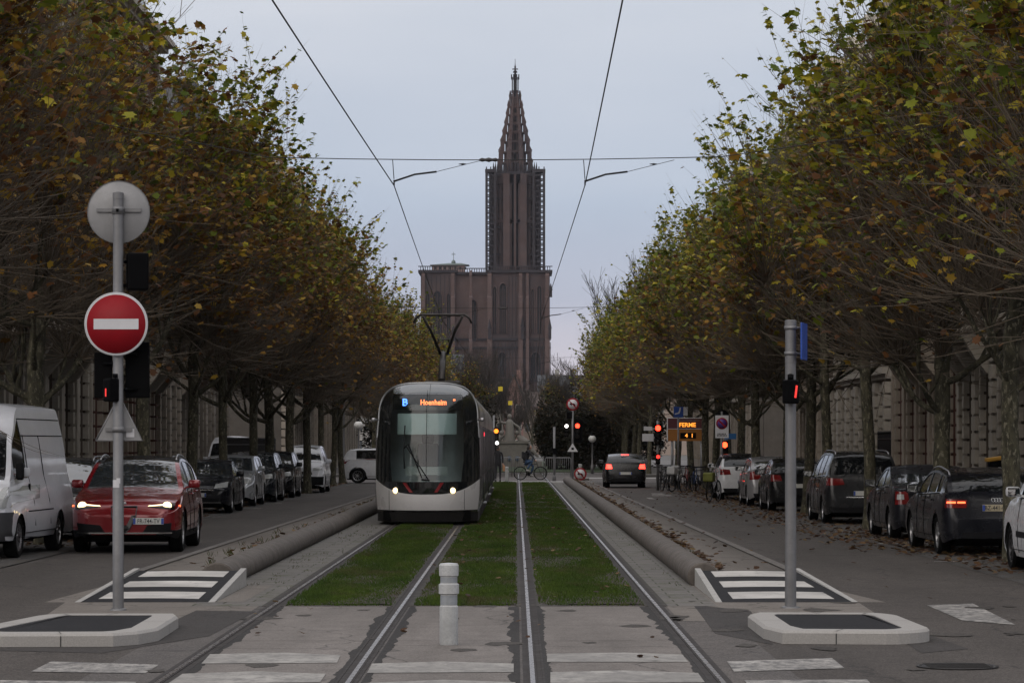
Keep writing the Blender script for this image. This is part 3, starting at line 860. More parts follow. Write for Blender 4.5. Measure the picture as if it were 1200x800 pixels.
right = [(8.0, 36, 1, 'nearest plane tree on the right, its twigs entering at the frame edge'), (7.85, 44.6, 1.05, 'plane tree with thick trunk cut by the right frame edge'),
         (7.95, 52.3, 1.05, 'plane tree with mottled trunk behind the black estate car'), (7.75, 61.8, 1, 'plane tree whose trunk overlaps the dark people carrier'),
         (7.85, 71.2, 1, None), (7.8, 75.2, .95, None), (7.9, 82, 1, None), (7.7, 89.8, 1, None), (7.8, 98.5, 1, None), (7.9, 105, 1, None), (7.8, 110, .95, None), (7.8, 116, 1, None), (7.8, 126, 1, 'plane tree in front of the orange message board'), (7.7, 134.5, 1, 'last right plane tree before the side street'),
         (7.7, 163, 1, None), (7.5, 171, 1, None), (7.5, 180, 1, None), (7.4, 190, 1, None), (7.6, 200, 1, None), (7.4, 212, .95, None), (7.8, 226, .9, None)]
row(-1, left, 'plane trees in the left row'); row(1, right, 'plane trees in the right row')

BV = [bare_tree(s, 13) for s in (11, 12, 13)]
BL = bare_tree(14, 11, 4, M_twig_d, 2)
bt = [(0, -6.2, 262, .95, 'bare tree left of the cathedral tower, behind the pantograph'), (1, -2.9, 250, .85, 'bare tree in front of the base of the cathedral'),
      (2, -.5, 275, .72, 'small bare tree above the monument'), (0, 6.8, 238, 1.22, 'tall bare tree rising right of the cathedral'), (1, 9.2, 228, 1.35, 'bare spreading tree at the end of the right row'),
      (2, -5.0, 290, 1.0, 'bare tree farthest back, left of the monument'), (1, 5.5, 300, .75, 'bare tree behind the dark evergreen shrubs'),
      (2, -4.4, 242, .82, 'bare tree close behind the tram, left of its signal'), (0, -1.6, 262, .66, 'low bare tree just left of the pink gable'), (1, 1.6, 285, .8, 'bare tree in front of the pink gable'), (0, 4.6, 262, .74, 'bare tree above the middle traffic signal')]
for k, x, y, sc, lab in bt:
    r = thing('bare_tree', lab, 'tree', (x, y, 0), k*1.7+x, 'bare trees at the end of the avenue', sc)
    for nm, me in zip(('trunk', 'crown'), BV[k]): ob(nm, me, r)
for x, y, sc, lab in ((-3.8, 238, .8, 'half-bare tree with a few leaves just left of the monument'), (3.2, 262, .72, 'half-bare tree behind the traffic signal in the middle')):
    r = thing('bare_tree', lab, 'tree', (x, y, 0), x, 'bare trees at the end of the avenue', sc)
    for nm, me in zip(('trunk', 'twigs', 'crown'), BL): ob(nm, me, r)
DK = [(.022,.022,.012), (.032,.026,.014), (.014,.016,.008), (.040,.028,.016)]
for i, (x, y, rx, ry, hz, lab) in enumerate([(2.6, 205, 2.1, 3, 4.7, 'dark round evergreen shrub right of the monument'), (5.2, 201, 2.0, 3, 4.4, 'dark evergreen shrub behind the waiting black car'),
        (4.2, 215, 3.0, 3, 6.2, 'tall dark evergreen behind the traffic signal'), (-3.6, 214, 2.4, 3, 5.4, 'dark evergreen left of the monument, behind the tram'), (8.6, 210, 3, 3, 5.0, 'dark evergreen shrub at the end of the right pavement'),
        (-8.4, 205, 3.2, 3, 5.5, 'dark evergreen behind the white side-street car'), (-5.6, 222, 3.2, 3, 6.5, 'big dark evergreen above the tram roof')]):
    fo, st = shrub_mesh(50+i, rx, ry, hz, 9000, DK)
    r = thing('shrub', lab, 'shrub', (x, y, 0), 0, 'dark evergreens at the end of the avenue')
    ob('foliage', fo, r); ob('stems', st, r)
# wooded mass behind everything at the ends of the side streets
# ------------------------------------------------------------------ vehicles
M_glass = mat('car_glass', (.006, .007, .008), .04, var=0, spec=.6, coat=.0)
M_glass_l = mat('car_glass_pale', (.02, .025, .028), .04, var=0, spec=1.0, coat=.5)
for n_ in M_glass_l.node_tree.nodes:
    if n_.type == 'BSDF_PRINCIPLED': n_.inputs['IOR'].default_value = 1.9
M_rubber = mat('tyre_rubber', (.005, .005, .005), .85, var=.3, scale=8, spec=.1)
M_blk = mat('black_plastic', (.006, .006, .007), .6, var=.2, scale=10, spec=.15)
M_gblk = mat('gloss_black', (.005, .005, .006), .15, var=0, coat=.2, spec=.3)
M_chrome = mat('chrome', (.6, .6, .6), .15, 1.0, var=0)
M_alu = mat('alloy', (.35, .35, .36), .3, .85, var=.2, scale=9)
M_alud = mat('dark_alloy', (.07, .07, .075), .35, .7, var=.2, scale=9)
M_under = mat('underbody', (.004, .004, .004), .95, var=0, spec=.05)
M_lamp_off = mat('lamp_glass', (.42, .43, .42), .12, var=.2, scale=30, coat=.6)
M_tail_off = mat('tail_lamp_red', (.16, .006, .006), .15, var=.2, scale=30, coat=.7)
M_plate = mat('plate_white', (.55, .55, .52), .5, var=.1, scale=9)
M_plate_y = mat('plate_old', (.42, .36, .24), .5, var=.1, scale=9)
M_plate_b = mat('plate_blue', (.02, .06, .3), .5, var=0)
M_plate_t = mat('plate_letter', (.02, .02, .02), .6, var=0)
M_head = emis('headlight_lit', (1, .74, .34), 3.4, (.5, .5, .5))
M_drl = emis('running_light', (1, .76, .40), 2.4, (.5, .5, .5))
M_brake = emis('brake_light', (1, .03, .018), 7)
M_tail_on = emis('tail_light_lit', (1, .05, .02), 1.6)
M_side_on = emis('indicator_lit', (1, .13, .04), 3.5)
def paint(name, col, rough=.28, metal=.0, coat=.8, var=.12):
    dk = max(col) < .06
    return mat('paint_'+name, tuple(c*.45 for c in col) if dk else col, rough, metal, var=var, scale=1.3, coat=.28 if dk else coat, spec=.3 if dk else .5, dirt=.12)

WH = {}
def wheel_mesh(Rw, w, style):
    k = (round(Rw, 3), style)
    if k in WH: return WH[k]
    g = MB(); r = Rw*.66
    g.lathe([(r, -w/2+.02), (r+.02, -w/2+.005), (Rw-.03, -w/2), (Rw, -w/2+.035), (Rw, w/2-.035), (Rw-.03, w/2), (r+.02, w/2-.005), (r, w/2-.02)], 40, 'X', close=True)
    ty = g.mesh('tyre', M_rubber, 40)
    g = MB()
    g.lathe([(r+.003, -w/2+.02), (r+.003, w/2-.015), (r-.018, w/2-.02), (r-.03, w/2-.07), (r-.03, -w/2+.02)], 40, 'X', close=True)
    g.lathe([(.001, w/2-.03), (.055, w/2-.03), (.065, w/2-.05), (.065, w/2-.12), (.001, w/2-.12)], 20, 'X')
    n = 5 if style in ('five', 'steel') else 10
    for i in range(n):
        a = 2*PI*i/n; hw = .035 if n == 5 else .016
        for sgn in ((-1, 1) if n == 5 else (1,)):
            o_ = sgn*.05 if n == 5 else 0
            ca, sa = math.cos(a), math.sin(a)
            def P(rad, t, x): return (x, rad*ca - t*sa, rad*sa + t*ca)
            t0, t1 = o_*.5, o_*1.3
            vs = [P(.04, t0-hw*.7, w/2-.035), P(.04, t0+hw*.7, w/2-.035), P(r-.02, t1+hw*.6, w/2-.025), P(r-.02, t1-hw*.6, w/2-.025),
                  P(.04, t0-hw*.7, w/2-.08), P(.04, t0+hw*.7, w/2-.08), P(r-.02, t1+hw*.6, w/2-.07), P(r-.02, t1-hw*.6, w/2-.07)]
            g.add(vs, [(0,1,2,3),(7,6,5,4),(0,4,5,1),(1,5,6,2),(2,6,7,3),(3,7,4,0)])
    ri = g.mesh('rim', M_alu if style != 'dark' else M_alud, 40)
    g = MB(); g.lathe([(.001, w/2-.13), (r-.03, w/2-.13), (r-.03, w/2-.15), (.001, w/2-.15)], 24, 'X')
    di = g.mesh('brake_disc', M_under)
    WH[k] = (ty, ri, di); return WH[k]

class Car:
    def __init__(c, label, cat, x, y, rz, paint_m, L, W, top, belt, arches, Rw=.33, sill=.22, p0f=.66, p0r=.74, af=.55, ar=.45, ws=None, rg=None, sw=None,
                 pillars=(), tumble=.30, name='parked_car', group=None, style='five', roof_m=None, rails=False, crown=.05, cladding=False, glass=None, wheel_w=.21, van=False):
        c.L, c.W = L, W; c.ft = pchip(top); c.fb = pchip(belt); c.ar_ = arches; c.Rw = Rw; c.sill = sill
        c.p0f, c.p0r, c.af, c.arr = p0f, p0r, af, ar; c.tumble = tumble; c.crown = crown; c.ws = ws
        c.root = thing(name, label, cat, (x, y, 0), rz, group)
        Ra = Rw + .055
        ss = set()
        k = int(L/.1)
        for i in range(k+1): ss.add(round(L*i/k, 4))
        for v in (.006, .02, .045, .08, .13, .19, .26, .34, .43): ss.add(v); ss.add(round(L-v, 4))
        for a in arches:
            for j in range(15): ss.add(round(a + Ra*math.cos(PI*j/14), 4))
        for rg_ in (ws, rg):
            if rg_:
                for j in range(9): ss.add(round(rg_[0]+(rg_[1]-rg_[0])*j/8, 4))
        if sw: ss.add(sw[0]); ss.add(sw[1])
        for p in pillars: ss.add(round(p-.045, 4)); ss.add(round(p+.045, 4))
        ss = sorted(s for s in ss if 0 <= s <= L)
        ss2 = [ss[0]]
        for s in ss[1:]:
            if s - ss2[-1] > .004: ss2.append(s)
        ss = ss2; c.ss = ss
        nl, nu, nt_ = 8, 5, 6
        rows = []
        for s in ss:
            zt = c.ft(s); zb = c.beltz(s); cr_ = c.crz(s)
            z0 = sill
            for a in arches:
                if abs(s-a) < Ra: z0 = max(z0, Rw + math.sqrt(max(0, Ra*Ra-(s-a)**2))*.98)
            # ends lift slightly
            e = min(s, L-s)
            if e < .3: z0 = max(z0, sill + .07*(1-e/.3)**2)
            z0 = min(z0, zb-.06)
            pts = []
            for i in range(nl): z = z0+(zb-z0)*i/(nl-1); pts.append((c.lat(s, z), z))
            zre = zt-cr_
            for i in range(1, nu+1):
                t = i/nu; t = (0, .07, .5, .9, .97, 1)[i] if nu == 5 else t
                z = zb+(zre-zb)*t; pts.append((c.lat(s, z), z))
            wr = c.lat(s, zre)
            for i in range(1, nt_+1):
                x_ = wr*(1-i/nt_) if i > 1 else wr*.9
                pts.append((x_, zt-cr_*(x_/wr)**2.4 if wr > 0 else zt))
            rows.append(pts)
        parts = {'body': MB(), 'windshield': MB(), 'rear_window': MB(), 'side_window': MB(), 'side_window2': MB(), 'roof': MB()}
        nr = len(rows[0]); Y = lambda s: L/2 - s
        for i in range(len(ss)-1):
            sm_ = (ss[i]+ss[i+1])/2
            for j in range(nr-1):
                key = 'body'; mi = 0
                up = nl <= j < nl+2; topj = j >= nl+nu-1+1
                if ws and ws[0] < sm_ < ws[1] and topj: key = 'windshield'
                elif rg and rg[0] < sm_ < rg[1] and topj: key = 'rear_window'
                elif sw and sw[0] < sm_ < sw[1] and nl <= j < nl+2:
                    key = 'side_window'
                    if any(abs(sm_-p) < .045 for p in pillars): key = 'body'; mi = 1
                elif cladding and (rows[i][j][1]+rows[i][j+1][1])/2 < sill+.13: mi = 1
                if key == 'body' and roof_m and j >= nl+3 and ws and rg and ws[1] < sm_ < rg[0]: key = 'roof'
                for sg in (1, -1):
                    kk = 'side_window2' if key == 'side_window' and sg < 0 else key
                    inset = .012 if key in ('side_window',) else 0
                    q = [(sg*(rows[a][b][0]-inset), Y(ss[a]), rows[a][b][1]) for a, b in ((i, j), (i+1, j), (i+1, j+1), (i, j+1))]
                    parts[kk].add(q if sg > 0 else q[::-1], [(0, 1, 2, 3)], mi, True)
        b = parts['body']
        for i in (0, len(ss)-1):
            r_ = rows[i]; poly = [(x_, Y(ss[i]), z) for x_, z in r_] + [(-x_, Y(ss[i]), z) for x_, z in reversed(r_[:-1])]
            b.add(poly, [tuple(range(len(poly)))])
        def weld(mb, nm, ms, sh=35):
            me = mb.mesh(nm, ms, fix=False)
            bm = bmesh.new(); bm.from_mesh(me); bmesh.ops.remove_doubles(bm, verts=bm.verts, dist=.0008)
            bmesh.ops.recalc_face_normals(bm, faces=bm.faces); bm.to_mesh(me); bm.free(); me.set_sharp_from_angle(angle=R(sh)); return ob(nm, me, c.root)
        weld(b, 'body', [paint_m, M_gblk if not cladding else M_blk])
        gl = glass or M_glass
        for k_ in ('windshield', 'rear_window', 'side_window', 'side_window2'):
            if parts[k_].f: weld(parts[k_], k_.replace('2', ''), gl)
        if parts['roof'].f: weld(parts['roof'], 'roof', roof_m)
        # sheet gaps of the doors
        if sw:
            g = MB()
            dl = [sw[0]+.12] + list(pillars) + []
            for s in dl:
                if any(abs(s-a) < Ra for a in arches): continue
                for sg in (1, -1):
                    ps = [(sg*(c.lat(s, z)+.001), Y(s), z) for z in [sill+.06+(c.beltz(s)-sill-.06)*q/8 for q in range(9)]]
                    g.tube(ps, .006, 4, sm=False)
            sA = sw[0]+.1; sB = pillars[-1] if pillars else sw[1]
            for sg in (1, -1):
                g.tube([(sg*(c.lat(s, sill+.1)+.001), Y(s), sill+.1) for s in [arches[0]+Ra+.03+(arches[1]-arches[0]-2*Ra-.06)*q/8 for q in range(9)]], .006, 4, sm=False)
            if g.f: g.build('door_gaps', M_under, c.root)
            # belt trim and handles
            for sg in (1, -1):
                g = MB()
                g.tube([(sg*(c.lat(s, c.beltz(s))+.004), Y(s), c.beltz(s)+.004) for s in [sw[0]+(sw[1]-sw[0])*q/14 for q in range(15)]], .009, 4)
                g.build('window_trim', M_blk, c.root)
            for p in list(pillars)[:2]:
                s = p-.18
                for sg in (1, -1):
                    z = c.beltz(s)-.10; g = MB()
                    g.cbox((sg*(c.lat(s, z)+.02), Y(s), z), (.035, .18, .028), bev=.01); g.build('door_handle', paint_m, c.root)
        # underbody
        g = MB(); hw = W/2-.26
        g.box(-hw, hw, -L/2+.3, L/2-.3, sill-.06, .62); g.box(-W/2+.1, W/2-.1, Y(arches[1]-Ra-.02), Y(arches[0]+Ra+.02), sill-.02, .5)
        g.box(-W/2+.25, W/2-.25, -L/2+.08, L/2-.08, sill+.02, .5)
        g.build('underbody', M_under, c.root)
        for a in arches:
            for sg in (1, -1):
                me = wheel_mesh(Rw, wheel_w, style)
                wo = ob('wheel', me[0], c.root, (sg*(W/2-wheel_w/2-.025), Y(a), Rw), (R(rndw.uniform(0, 360))*0, 0, 0 if sg > 0 else PI))
                wo.name = 'wheel'
                ob('rim', me[1], wo); ob('brake_disc', me[2], wo)
        if rails:
            for sg in (1, -1):
                g = MB(); s0, s1 = (ws[1]+.12), (rg[0]-.1)
                ps = []
                for q in range(13):
                    s = s0+(s1-s0)*q/12; zt = c.ft(s)-c.crz(s); lift = .045 if 0 < q < 12 else 0
                    ps.append((sg*(c.lat(s, zt)-.05), Y(s), zt+.015+lift))
                g.tube(ps, .018, 6); g.build('roof_rail', M_alu, c.root)
        if ws:
            s = ws[0]+.52; z = c.fb(s)+.10
            for sg in (1, -1):
                x_ = c.lat(s, c.fb(s))
                g = MB(); g.cbox((sg*(x_+.125), Y(s), z), (.21, .12, .15), bev=.04); g.tube([(sg*(x_-.03), Y(s), z-.07), (sg*(x_+.08), Y(s), z-.04)], .022, 6)
                mo = g.build('door_mirror', paint_m if not cladding or True else M_blk, c.root, 40)
                g = MB(); g.cbox((sg*(x_+.125), Y(s)-.062, z), (.17, .008, .115)); g.build('mirror_glass', M_glass_l, mo)
    def beltz(c, s): return min(c.fb(s), c.ft(s)-.045)
    def crz(c, s): return min(c.crown, .5*(c.ft(s)-c.beltz(s)))
    def plan(c, s):
        if s < c.af: u = 1-max(0, s)/c.af; return c.p0f+(1-c.p0f)*(1-u**2.5)**(1/2.5)
        t = c.L-s
        if t < c.arr: u = 1-max(0, t)/c.arr; return c.p0r+(1-c.p0r)*(1-u**2.5)**(1/2.5)
        return 1.0
    def lat(c, s, z):
        w = c.W/2*c.plan(s)*(1-.012*((s/c.L-.5)*2)**2); zb = c.beltz(s)
        zz = min(z, zb); t = (zz-c.sill)/max(.1, (.95-c.sill))
        w -= .045*max(0, (.3-t)/.3)**2 + .035*max(0, (t-.55)/.45)**1.6
        # crease line
        w += .008*math.exp(-((zz-.72)/.05)**2)
        if z > zb:
            h = z-zb; w -= .012 + c.tumble*h + .10*h*h
        return max(.02, w)
    def inside(c, s, x, z):
        if s < 0 or s > c.L: return False
        zt = c.ft(s); cr_ = c.crz(s); wr = c.lat(s, zt-cr_)
        return z <= zt-cr_*min(1, abs(x)/wr)**2.4+1e-5 and abs(x) <= c.lat(s, min(z, zt-cr_))
    def surf(c, x, z, front=True):
        s = 0; st = .01
        while s < c.L*.45:
            if c.inside(s if front else c.L-s, x, z): break
            s += st
        lo, hi = max(0, s-st), s
        for _ in range(7):
            m = (lo+hi)/2
            if c.inside(m if front else c.L-m, x, z): hi = m
            else: lo = m
        return c.L/2-hi if front else -c.L/2+hi
    def patch(c, name, quad, m, front=True, off=.008, n=(8, 4), both=False, parent=None, thick=.03, label=None):
        """quad: four (x,z) corners; the piece follows the body's front or rear surface"""
        res = []
        for sg in ((1, -1) if both else (1,)):
            (x0, z0), (x1, z1), (x2, z2), (x3, z3) = [(sg*a, b) for a, b in quad]
            rowsP = []
            for j in range(n[1]+1):
                v = j/n[1]; r_ = []
                for i in range(n[0]+1):
                    u = i/n[0]
                    x_ = (x0*(1-u)+x1*u)*(1-v)+(x3*(1-u)+x2*u)*v; z = (z0*(1-u)+z1*u)*(1-v)+(z3*(1-u)+z2*u)*v
                    y_ = c.surf(x_, z, front)
                    r_.append(Vector((x_ + (off*.5*(1 if x_ > 0 else -1) if abs(x_) > .4 else 0), y_+(off if front else -off), z)))
                rowsP.append(r_)
            g = MB(); g.grid(rowsP)
            d = Vector((0, -thick if front else thick, 0))
            peri = rowsP[0] + [r_[-1] for r_ in rowsP[1:-1]] + rowsP[-1][::-1] + [r_[0] for r_ in rowsP[1:-1]][::-1]
            k = len(peri); g.add(peri+[p+d for p in peri], [(i, (i+1) % k, k+(i+1) % k, k+i) for i in range(k)])
            o = g.build(name, m, parent or c.root, 50); res.append(o)
            if label: o['label'] = label
        return res
    def plate(c, z, txt=None, front=True, m=None, x=0, w=.52, h=.11):
        y = c.surf(x, z, front)+(.018 if front else -.018)
        g = MB(); g.cbox((x, y, z), (w, .012, h), bev=.004); po = g.build('number_plate', m or M_plate, c.root)
        d = .0075 if front else -.0075
        for e in (-1, 1):
            g = MB(); g.cbox((x+e*(w/2-.022), y+d, z), (.042, .004, h-.012)); g.build('plate_band', M_plate_b, po)
        if txt:
            to = ob('lettering', text_mesh(txt, .105, .001, M_plate_t, .0012, 1.05), po, (x, y+d*1.3, z-.002), (R(90), 0, PI if front else 0))
            to.scale = (.78, 1, 1)
        return po
rndw = random.Random(9)

def hatch(label, x, y, rz, pm, L=4.1, W=1.76, Ht=1.48, hood=.92, rearkick=.5, name='parked_car', group=None, tail='hatch', **kw):
    """generic small car or MPV body"""
    k = L/4.1; dh = Ht-1.48
    cowl = 1.05*k if 'cowl' not in kw else kw.pop('cowl')
    ro = cowl+.85
    if tail == 'hatch':
        top = [(0, .60), (.04, .70), (.15, hood-.12), (.45, hood-.03), (cowl-.12, hood+.07), (cowl, hood+.09), (cowl+.45, Ht-.22), (ro, Ht-.05), (ro+.6, Ht), (L-1.1, Ht-.03), (L-.62, Ht-.10), (L-.50, Ht-.15), (L-.16, hood+.13), (L-.09, hood+.02), (L-.04, hood-.12), (L, .62)]
        rg = (L-.52, L-.17)
    elif tail == 'boxy':
        top = [(0, .60), (.04, .72), (.15, hood-.08), (.45, hood), (cowl-.12, hood+.09), (cowl, hood+.11), (cowl+.45, Ht-.25), (ro, Ht-.06), (ro+.6, Ht), (L-1.0, Ht-.01), (L-.45, Ht-.06), (L-.34, Ht-.10), (L-.12, hood+.14), (L-.08, hood+.02), (L-.04, hood-.15), (L, .60)]
        rg = (L-.36, L-.13)
    elif tail == 'estate':
        top = [(0, .58), (.04, .66), (.15, hood-.16), (.5, hood-.05), (cowl-.12, hood+.06), (cowl, hood+.08), (cowl+.5, Ht-.22), (ro+.1, Ht-.04), (ro+.7, Ht), (L-1.3, Ht-.03), (L-.62, Ht-.09), (L-.50, Ht-.13), (L-.15, hood+.13), (L-.10, hood+.04), (L-.04, hood-.14), (L, .62)]
        rg = (L-.52, L-.16)
    else:  # saloon
        top = [(0, .58), (.04, .66), (.15, hood-.16), (.5, hood-.05), (cowl-.12, hood+.05), (cowl, hood+.07), (cowl+.5, Ht-.22), (ro+.1, Ht-.04), (ro+.6, Ht), (L-1.75, Ht-.05), (L-1.25, Ht-.2), (L-.62, hood+.16), (L-.5, hood+.125), (L-.15, hood+.10), (L-.06, hood+.03), (L-.02, hood-.2), (L, .60)]
        rg = (L-1.35, L-.60)
    belt = [(0, .6), (cowl-.3, hood-.04), (cowl+.2, hood+.03), (L*.6, hood+.07), (L-.3, hood+.11), (L, hood+.1)]
    args = dict(arches=(.83*k, .83*k+.625*L*.985), ws=(cowl+.02, ro-.08), rg=rg, sw=(cowl+.42, L-(.75 if tail != 'saloon' else 1.05)), pillars=(cowl+1.32, cowl+2.25), Rw=.32)
    if tail == 'saloon': args['pillars'] = (cowl+1.3, cowl+2.2)
    args.update(kw)
    return Car(label, kw.get('cat', 'car') if False else 'car', x, y, rz, pm, L, W, top, belt, args.pop('arches'), name=name, group=group, **args)

def std_rear(c, hood, tail_m=M_tail_off, lw=.30, lz=(.0, .16), plate_z=.72, m_low=M_blk, txt=None, pm=None, x_in=None):
    xi = x_in if x_in is not None else c.W/2-lw-.06
    c.patch('tail_light', [(xi, hood+lz[0]), (c.W/2-.055, hood+lz[0]-.02), (c.W/2-.075, hood+lz[1]+.02), (xi+.04, hood+lz[1])], tail_m, False, both=True)
    c.patch('rear_bumper_trim', [(-c.W/2+.2, .27), (c.W/2-.2, .27), (c.W/2-.16, .40), (-c.W/2+.16, .40)], m_low, False, off=.012, n=(16, 2))
    c.plate(plate_z, txt, False, pm)
def std_front(c, hood, lamp_m=M_lamp_off, lw=.36, lz=(-.26, -.12), grille=(.30, .62, .52), plate_z=.50, txt=None):
    xi = c.W/2-lw-.08
    c.patch('headlight', [(xi, hood+lz[0]), (c.W/2-.09, hood+lz[0]+.03), (c.W/2-.12, hood+lz[1]+.05), (xi+.02, hood+lz[1]-.02)], lamp_m, True, both=True)
    gx, g0, g1 = grille
    c.patch('grille', [(-gx*1.1, g1), (gx*1.1, g1), (gx, g0), (-gx, g0)], M_gblk, True, off=.006, n=(10, 3))
    c.patch('lower_grille', [(-.55, .27), (.55, .27), (.62, .42), (-.62, .42)], M_blk, True, off=.01, n=(14, 3))
    c.plate(plate_z, txt, True)

GR, GL = 'cars parked along the right kerb', 'cars parked along the left kerb'
# --- right side, facing away
c = hatch('white small car at the right frame edge, only its front wheel and door visible', 8.22, 40.55, 0, paint('white', (.62, .63, .65)), 4.2, 1.83, 1.78, 1.02, tail='boxy', group=GR, glass=M_glass, Rw=.33, style='dark')
std_rear(c, 1.02)
for sg in (-1, 1): g = MB(); g.cbox((sg*(c.W/2-.005), .1, .55), (.03, 1.0, .09), bev=.01); g.build('side_moulding', M_blk, c.root)
c = hatch('black estate car with lit tail light and roof rails, right kerb', 7.97, 49.05, R(0.6), paint('ink', (.010, .011, .018)), 4.70, 1.83, 1.46, .93, tail='estate', group=GR, rails=True, style='ten', Rw=.33, cowl=1.25)
c.patch('tail_light', [(.52, .80), (.86, .80), (.84, .95), (.50, .93)], M_tail_off, False, both=True, off=.009)
for sg in (-1, 1):
    for a, b in ((.53, .66), (.69, .83)):
        c.patch('light_strip', [(sg*a, .875), (sg*b, .875), (sg*b, .905), (sg*a, .905)], M_side_on if sg < 0 else M_tail_off, False, off=.016, n=(4, 1))
c.patch('rear_bumper_trim', [(-.62, .30), (.62, .30), (.6, .40), (-.6, .40)], M_blk, False, off=.012, n=(16, 2))
c.plate(.80, 'BZ-441-QW', False, M_plate_y)
for i in range(4):
    g = MB(); g.lathe([(.031+.006*math.cos(2*PI*k/8), .006*math.sin(2*PI*k/8)) for k in range(8)], 20, 'Y', close=True)
    o = g.build('emblem', M_chrome, c.root); o.location = ((i-1.5)*.047, c.surf(0, .93, False)-.012, .93)
c = hatch('black saloon with red and clear tail light between two tree trunks, right kerb', 8.08, 56.05, 0, paint('black_blue', (.014, .015, .022)), 4.57, 1.77, 1.46, .93, tail='saloon', group=GR, style='ten', cowl=1.2, glass=M_glass_l)
std_rear(c, .72, lz=(.0, .30), lw=.26, plate_z=.78); c.patch('reverse_light', [(.66, .80), (.80, .80), (.79, .90), (.67, .90)], M_lamp_off, False, both=True, off=.014)
c = hatch('dark grey people carrier with roof rails behind the tree trunk, right kerb', 8.05, 67.4, 0, paint('graphite', (.030, .031, .034)), 4.75, 1.84, 1.70, 1.0, tail='boxy', group=GR, rails=True, style='ten', cowl=.95)
std_rear(c, .92, lz=(.0, .14), lw=.40, plate_z=.72); c.patch('chrome_strip', [(-.42, .62), (.42, .62), (.42, .645), (-.42, .645)], M_chrome, False, off=.014)
c = hatch('small black hatchback fifth from the right frame edge, red tail lights off', 7.75, 78.6, 0, paint('jet', (.009, .009, .010)), 4.0, 1.74, 1.48, .93, tail='hatch', group=GR)
std_rear(c, .86, lz=(.0, .15))
c = hatch('silver hatchback with rounded red tail lights, right kerb', 7.75, 85.35, 0, paint('silver', (.36, .36, .37), .3, .5), 4.25, 1.80, 1.50, .97, tail='hatch', group=GR, glass=M_glass_l)
std_rear(c, .82, lz=(.0, .22), lw=.34, plate_z=.62, m_low=M_blk)
c = hatch('white car with black roof and oval red lights, farthest in the right kerb row', 7.55, 94.8, 0, paint('white', (.62, .63, .65)), 4.1, 1.78, 1.55, .98, tail='hatch', group=GR, roof_m=paint('roof_black_and_reflection', (.012, .012, .013)))
std_rear(c, .86, lz=(.0, .16), lw=.36, plate_z=.62)
# --- moving black car with brake lights
c = hatch('black hatchback driving away with bright red brake lights', 4.62, 121.0, 0, paint('jet', (.009, .009, .010)), 4.15, 1.76, 1.46, .95, tail='hatch', name='moving_car', style='ten')
std_rear(c, .84, M_brake, lz=(-.02, .15), lw=.26, plate_z=.62)
c.patch('high_brake_light', [(-.16, 1.385), (.16, 1.385), (.16, 1.41), (-.16, 1.41)], M_brake, False, off=.02)

# --- left side, facing the camera
P_red = paint('red', (.20, .004, .009), .22, .25, 1.0)
top = [(0, .66), (.04, .76), (.12, .84), (.3, .92), (.7, 1.0), (1.15, 1.075), (1.28, 1.10), (1.75, 1.40), (2.15, 1.59), (2.7, 1.655), (3.3, 1.63), (3.85, 1.53), (4.0, 1.48), (4.42, 1.16), (4.55, 1.06), (4.63, .9), (4.69, .64)]
belt = [(0, .66), (1.0, .98), (1.5, 1.04), (3.3, 1.12), (4.2, 1.20), (4.69, 1.1)]
c = Car('dark red SUV driving towards the camera with headlights on', 'car', -6.72, 50.2, PI + R(1.2), P_red, 4.69, 1.92, top, belt, (.86, 3.68), Rw=.37, sill=.25, p0f=.60, af=.75, ws=(1.30, 2.1), rg=(3.95, 4.45), sw=(1.72, 3.95), pillars=(2.55, 3.4), name='moving_car', style='five', rails=True, glass=M_glass_l, wheel_w=.24, cladding=True, roof_m=paint('roof_black_and_reflection', (.012, .012, .013)))  # roof coloured black in place of the dark reflection on it
c.patch('headlight', [(.40, .79), (.84, .74), (.85, .86), (.42, .82)], M_gblk, True, both=True, off=.006, n=(10, 3))
for sg in (-1, 1):
    c.patch('running_light', [(sg*.40, .80), (sg*.66, .815), (sg*.66, .838), (sg*.41, .817)], M_drl, True, off=.018, n=(8, 1))
    y = c.surf(.72, .80); g = MB()
    g.lathe([(.001, .012), (.05, .008), (.078, -.02), (.078, -.06)], 20, 'Y'); o = g.build('headlight', M_head, c.root); o.location = (sg*.72, y+.012, .80)
    g = MB(); g.lathe([(.001, .01), (.018, .005), (.02, -.02)], 12, 'Y'); o = g.build('marker_light', M_side_on, c.root); o.location = (sg*.91, c.surf(.91, .80)+.0, .80)
# shield grille, side intakes
g = MB(); ys = lambda x, z: c.surf(x, z)+.012
sh_o = [(-.22, .80), (.22, .80), (.20, .62), (.10, .42), (0, .33), (-.10, .42), (-.20, .62)]
g.add([(x, ys(x, z), z) for x, z in sh_o], [tuple(range(7))]); g.build('shield_grille', M_gblk, c.root)
g = MB(); g.tube([(x, ys(x, z)+.006, z) for x, z in sh_o+[sh_o[0]]], .011, 6); g.build('grille_frame', M_alud, c.root)
c.patch('air_intake', [(.30, .33), (.78, .36), (.80, .52), (.40, .48)], M_blk, True, both=True, off=.008, n=(8, 3))
c.patch('lower_lip', [(-.80, .215+.12), (.80, .335), (.80, .36), (-.80, .36)], M_chrome, True, off=.02, n=(16, 1))
c.plate(.55, 'FR-744-TV', True, x=-.42)
g = MB(); g.lathe([(.001, .012), (.03, .01), (.035, 0)], 16, 'Y'); o = g.build('emblem', M_alu, c.root); o.location = (0, ys(0, .845), .845)

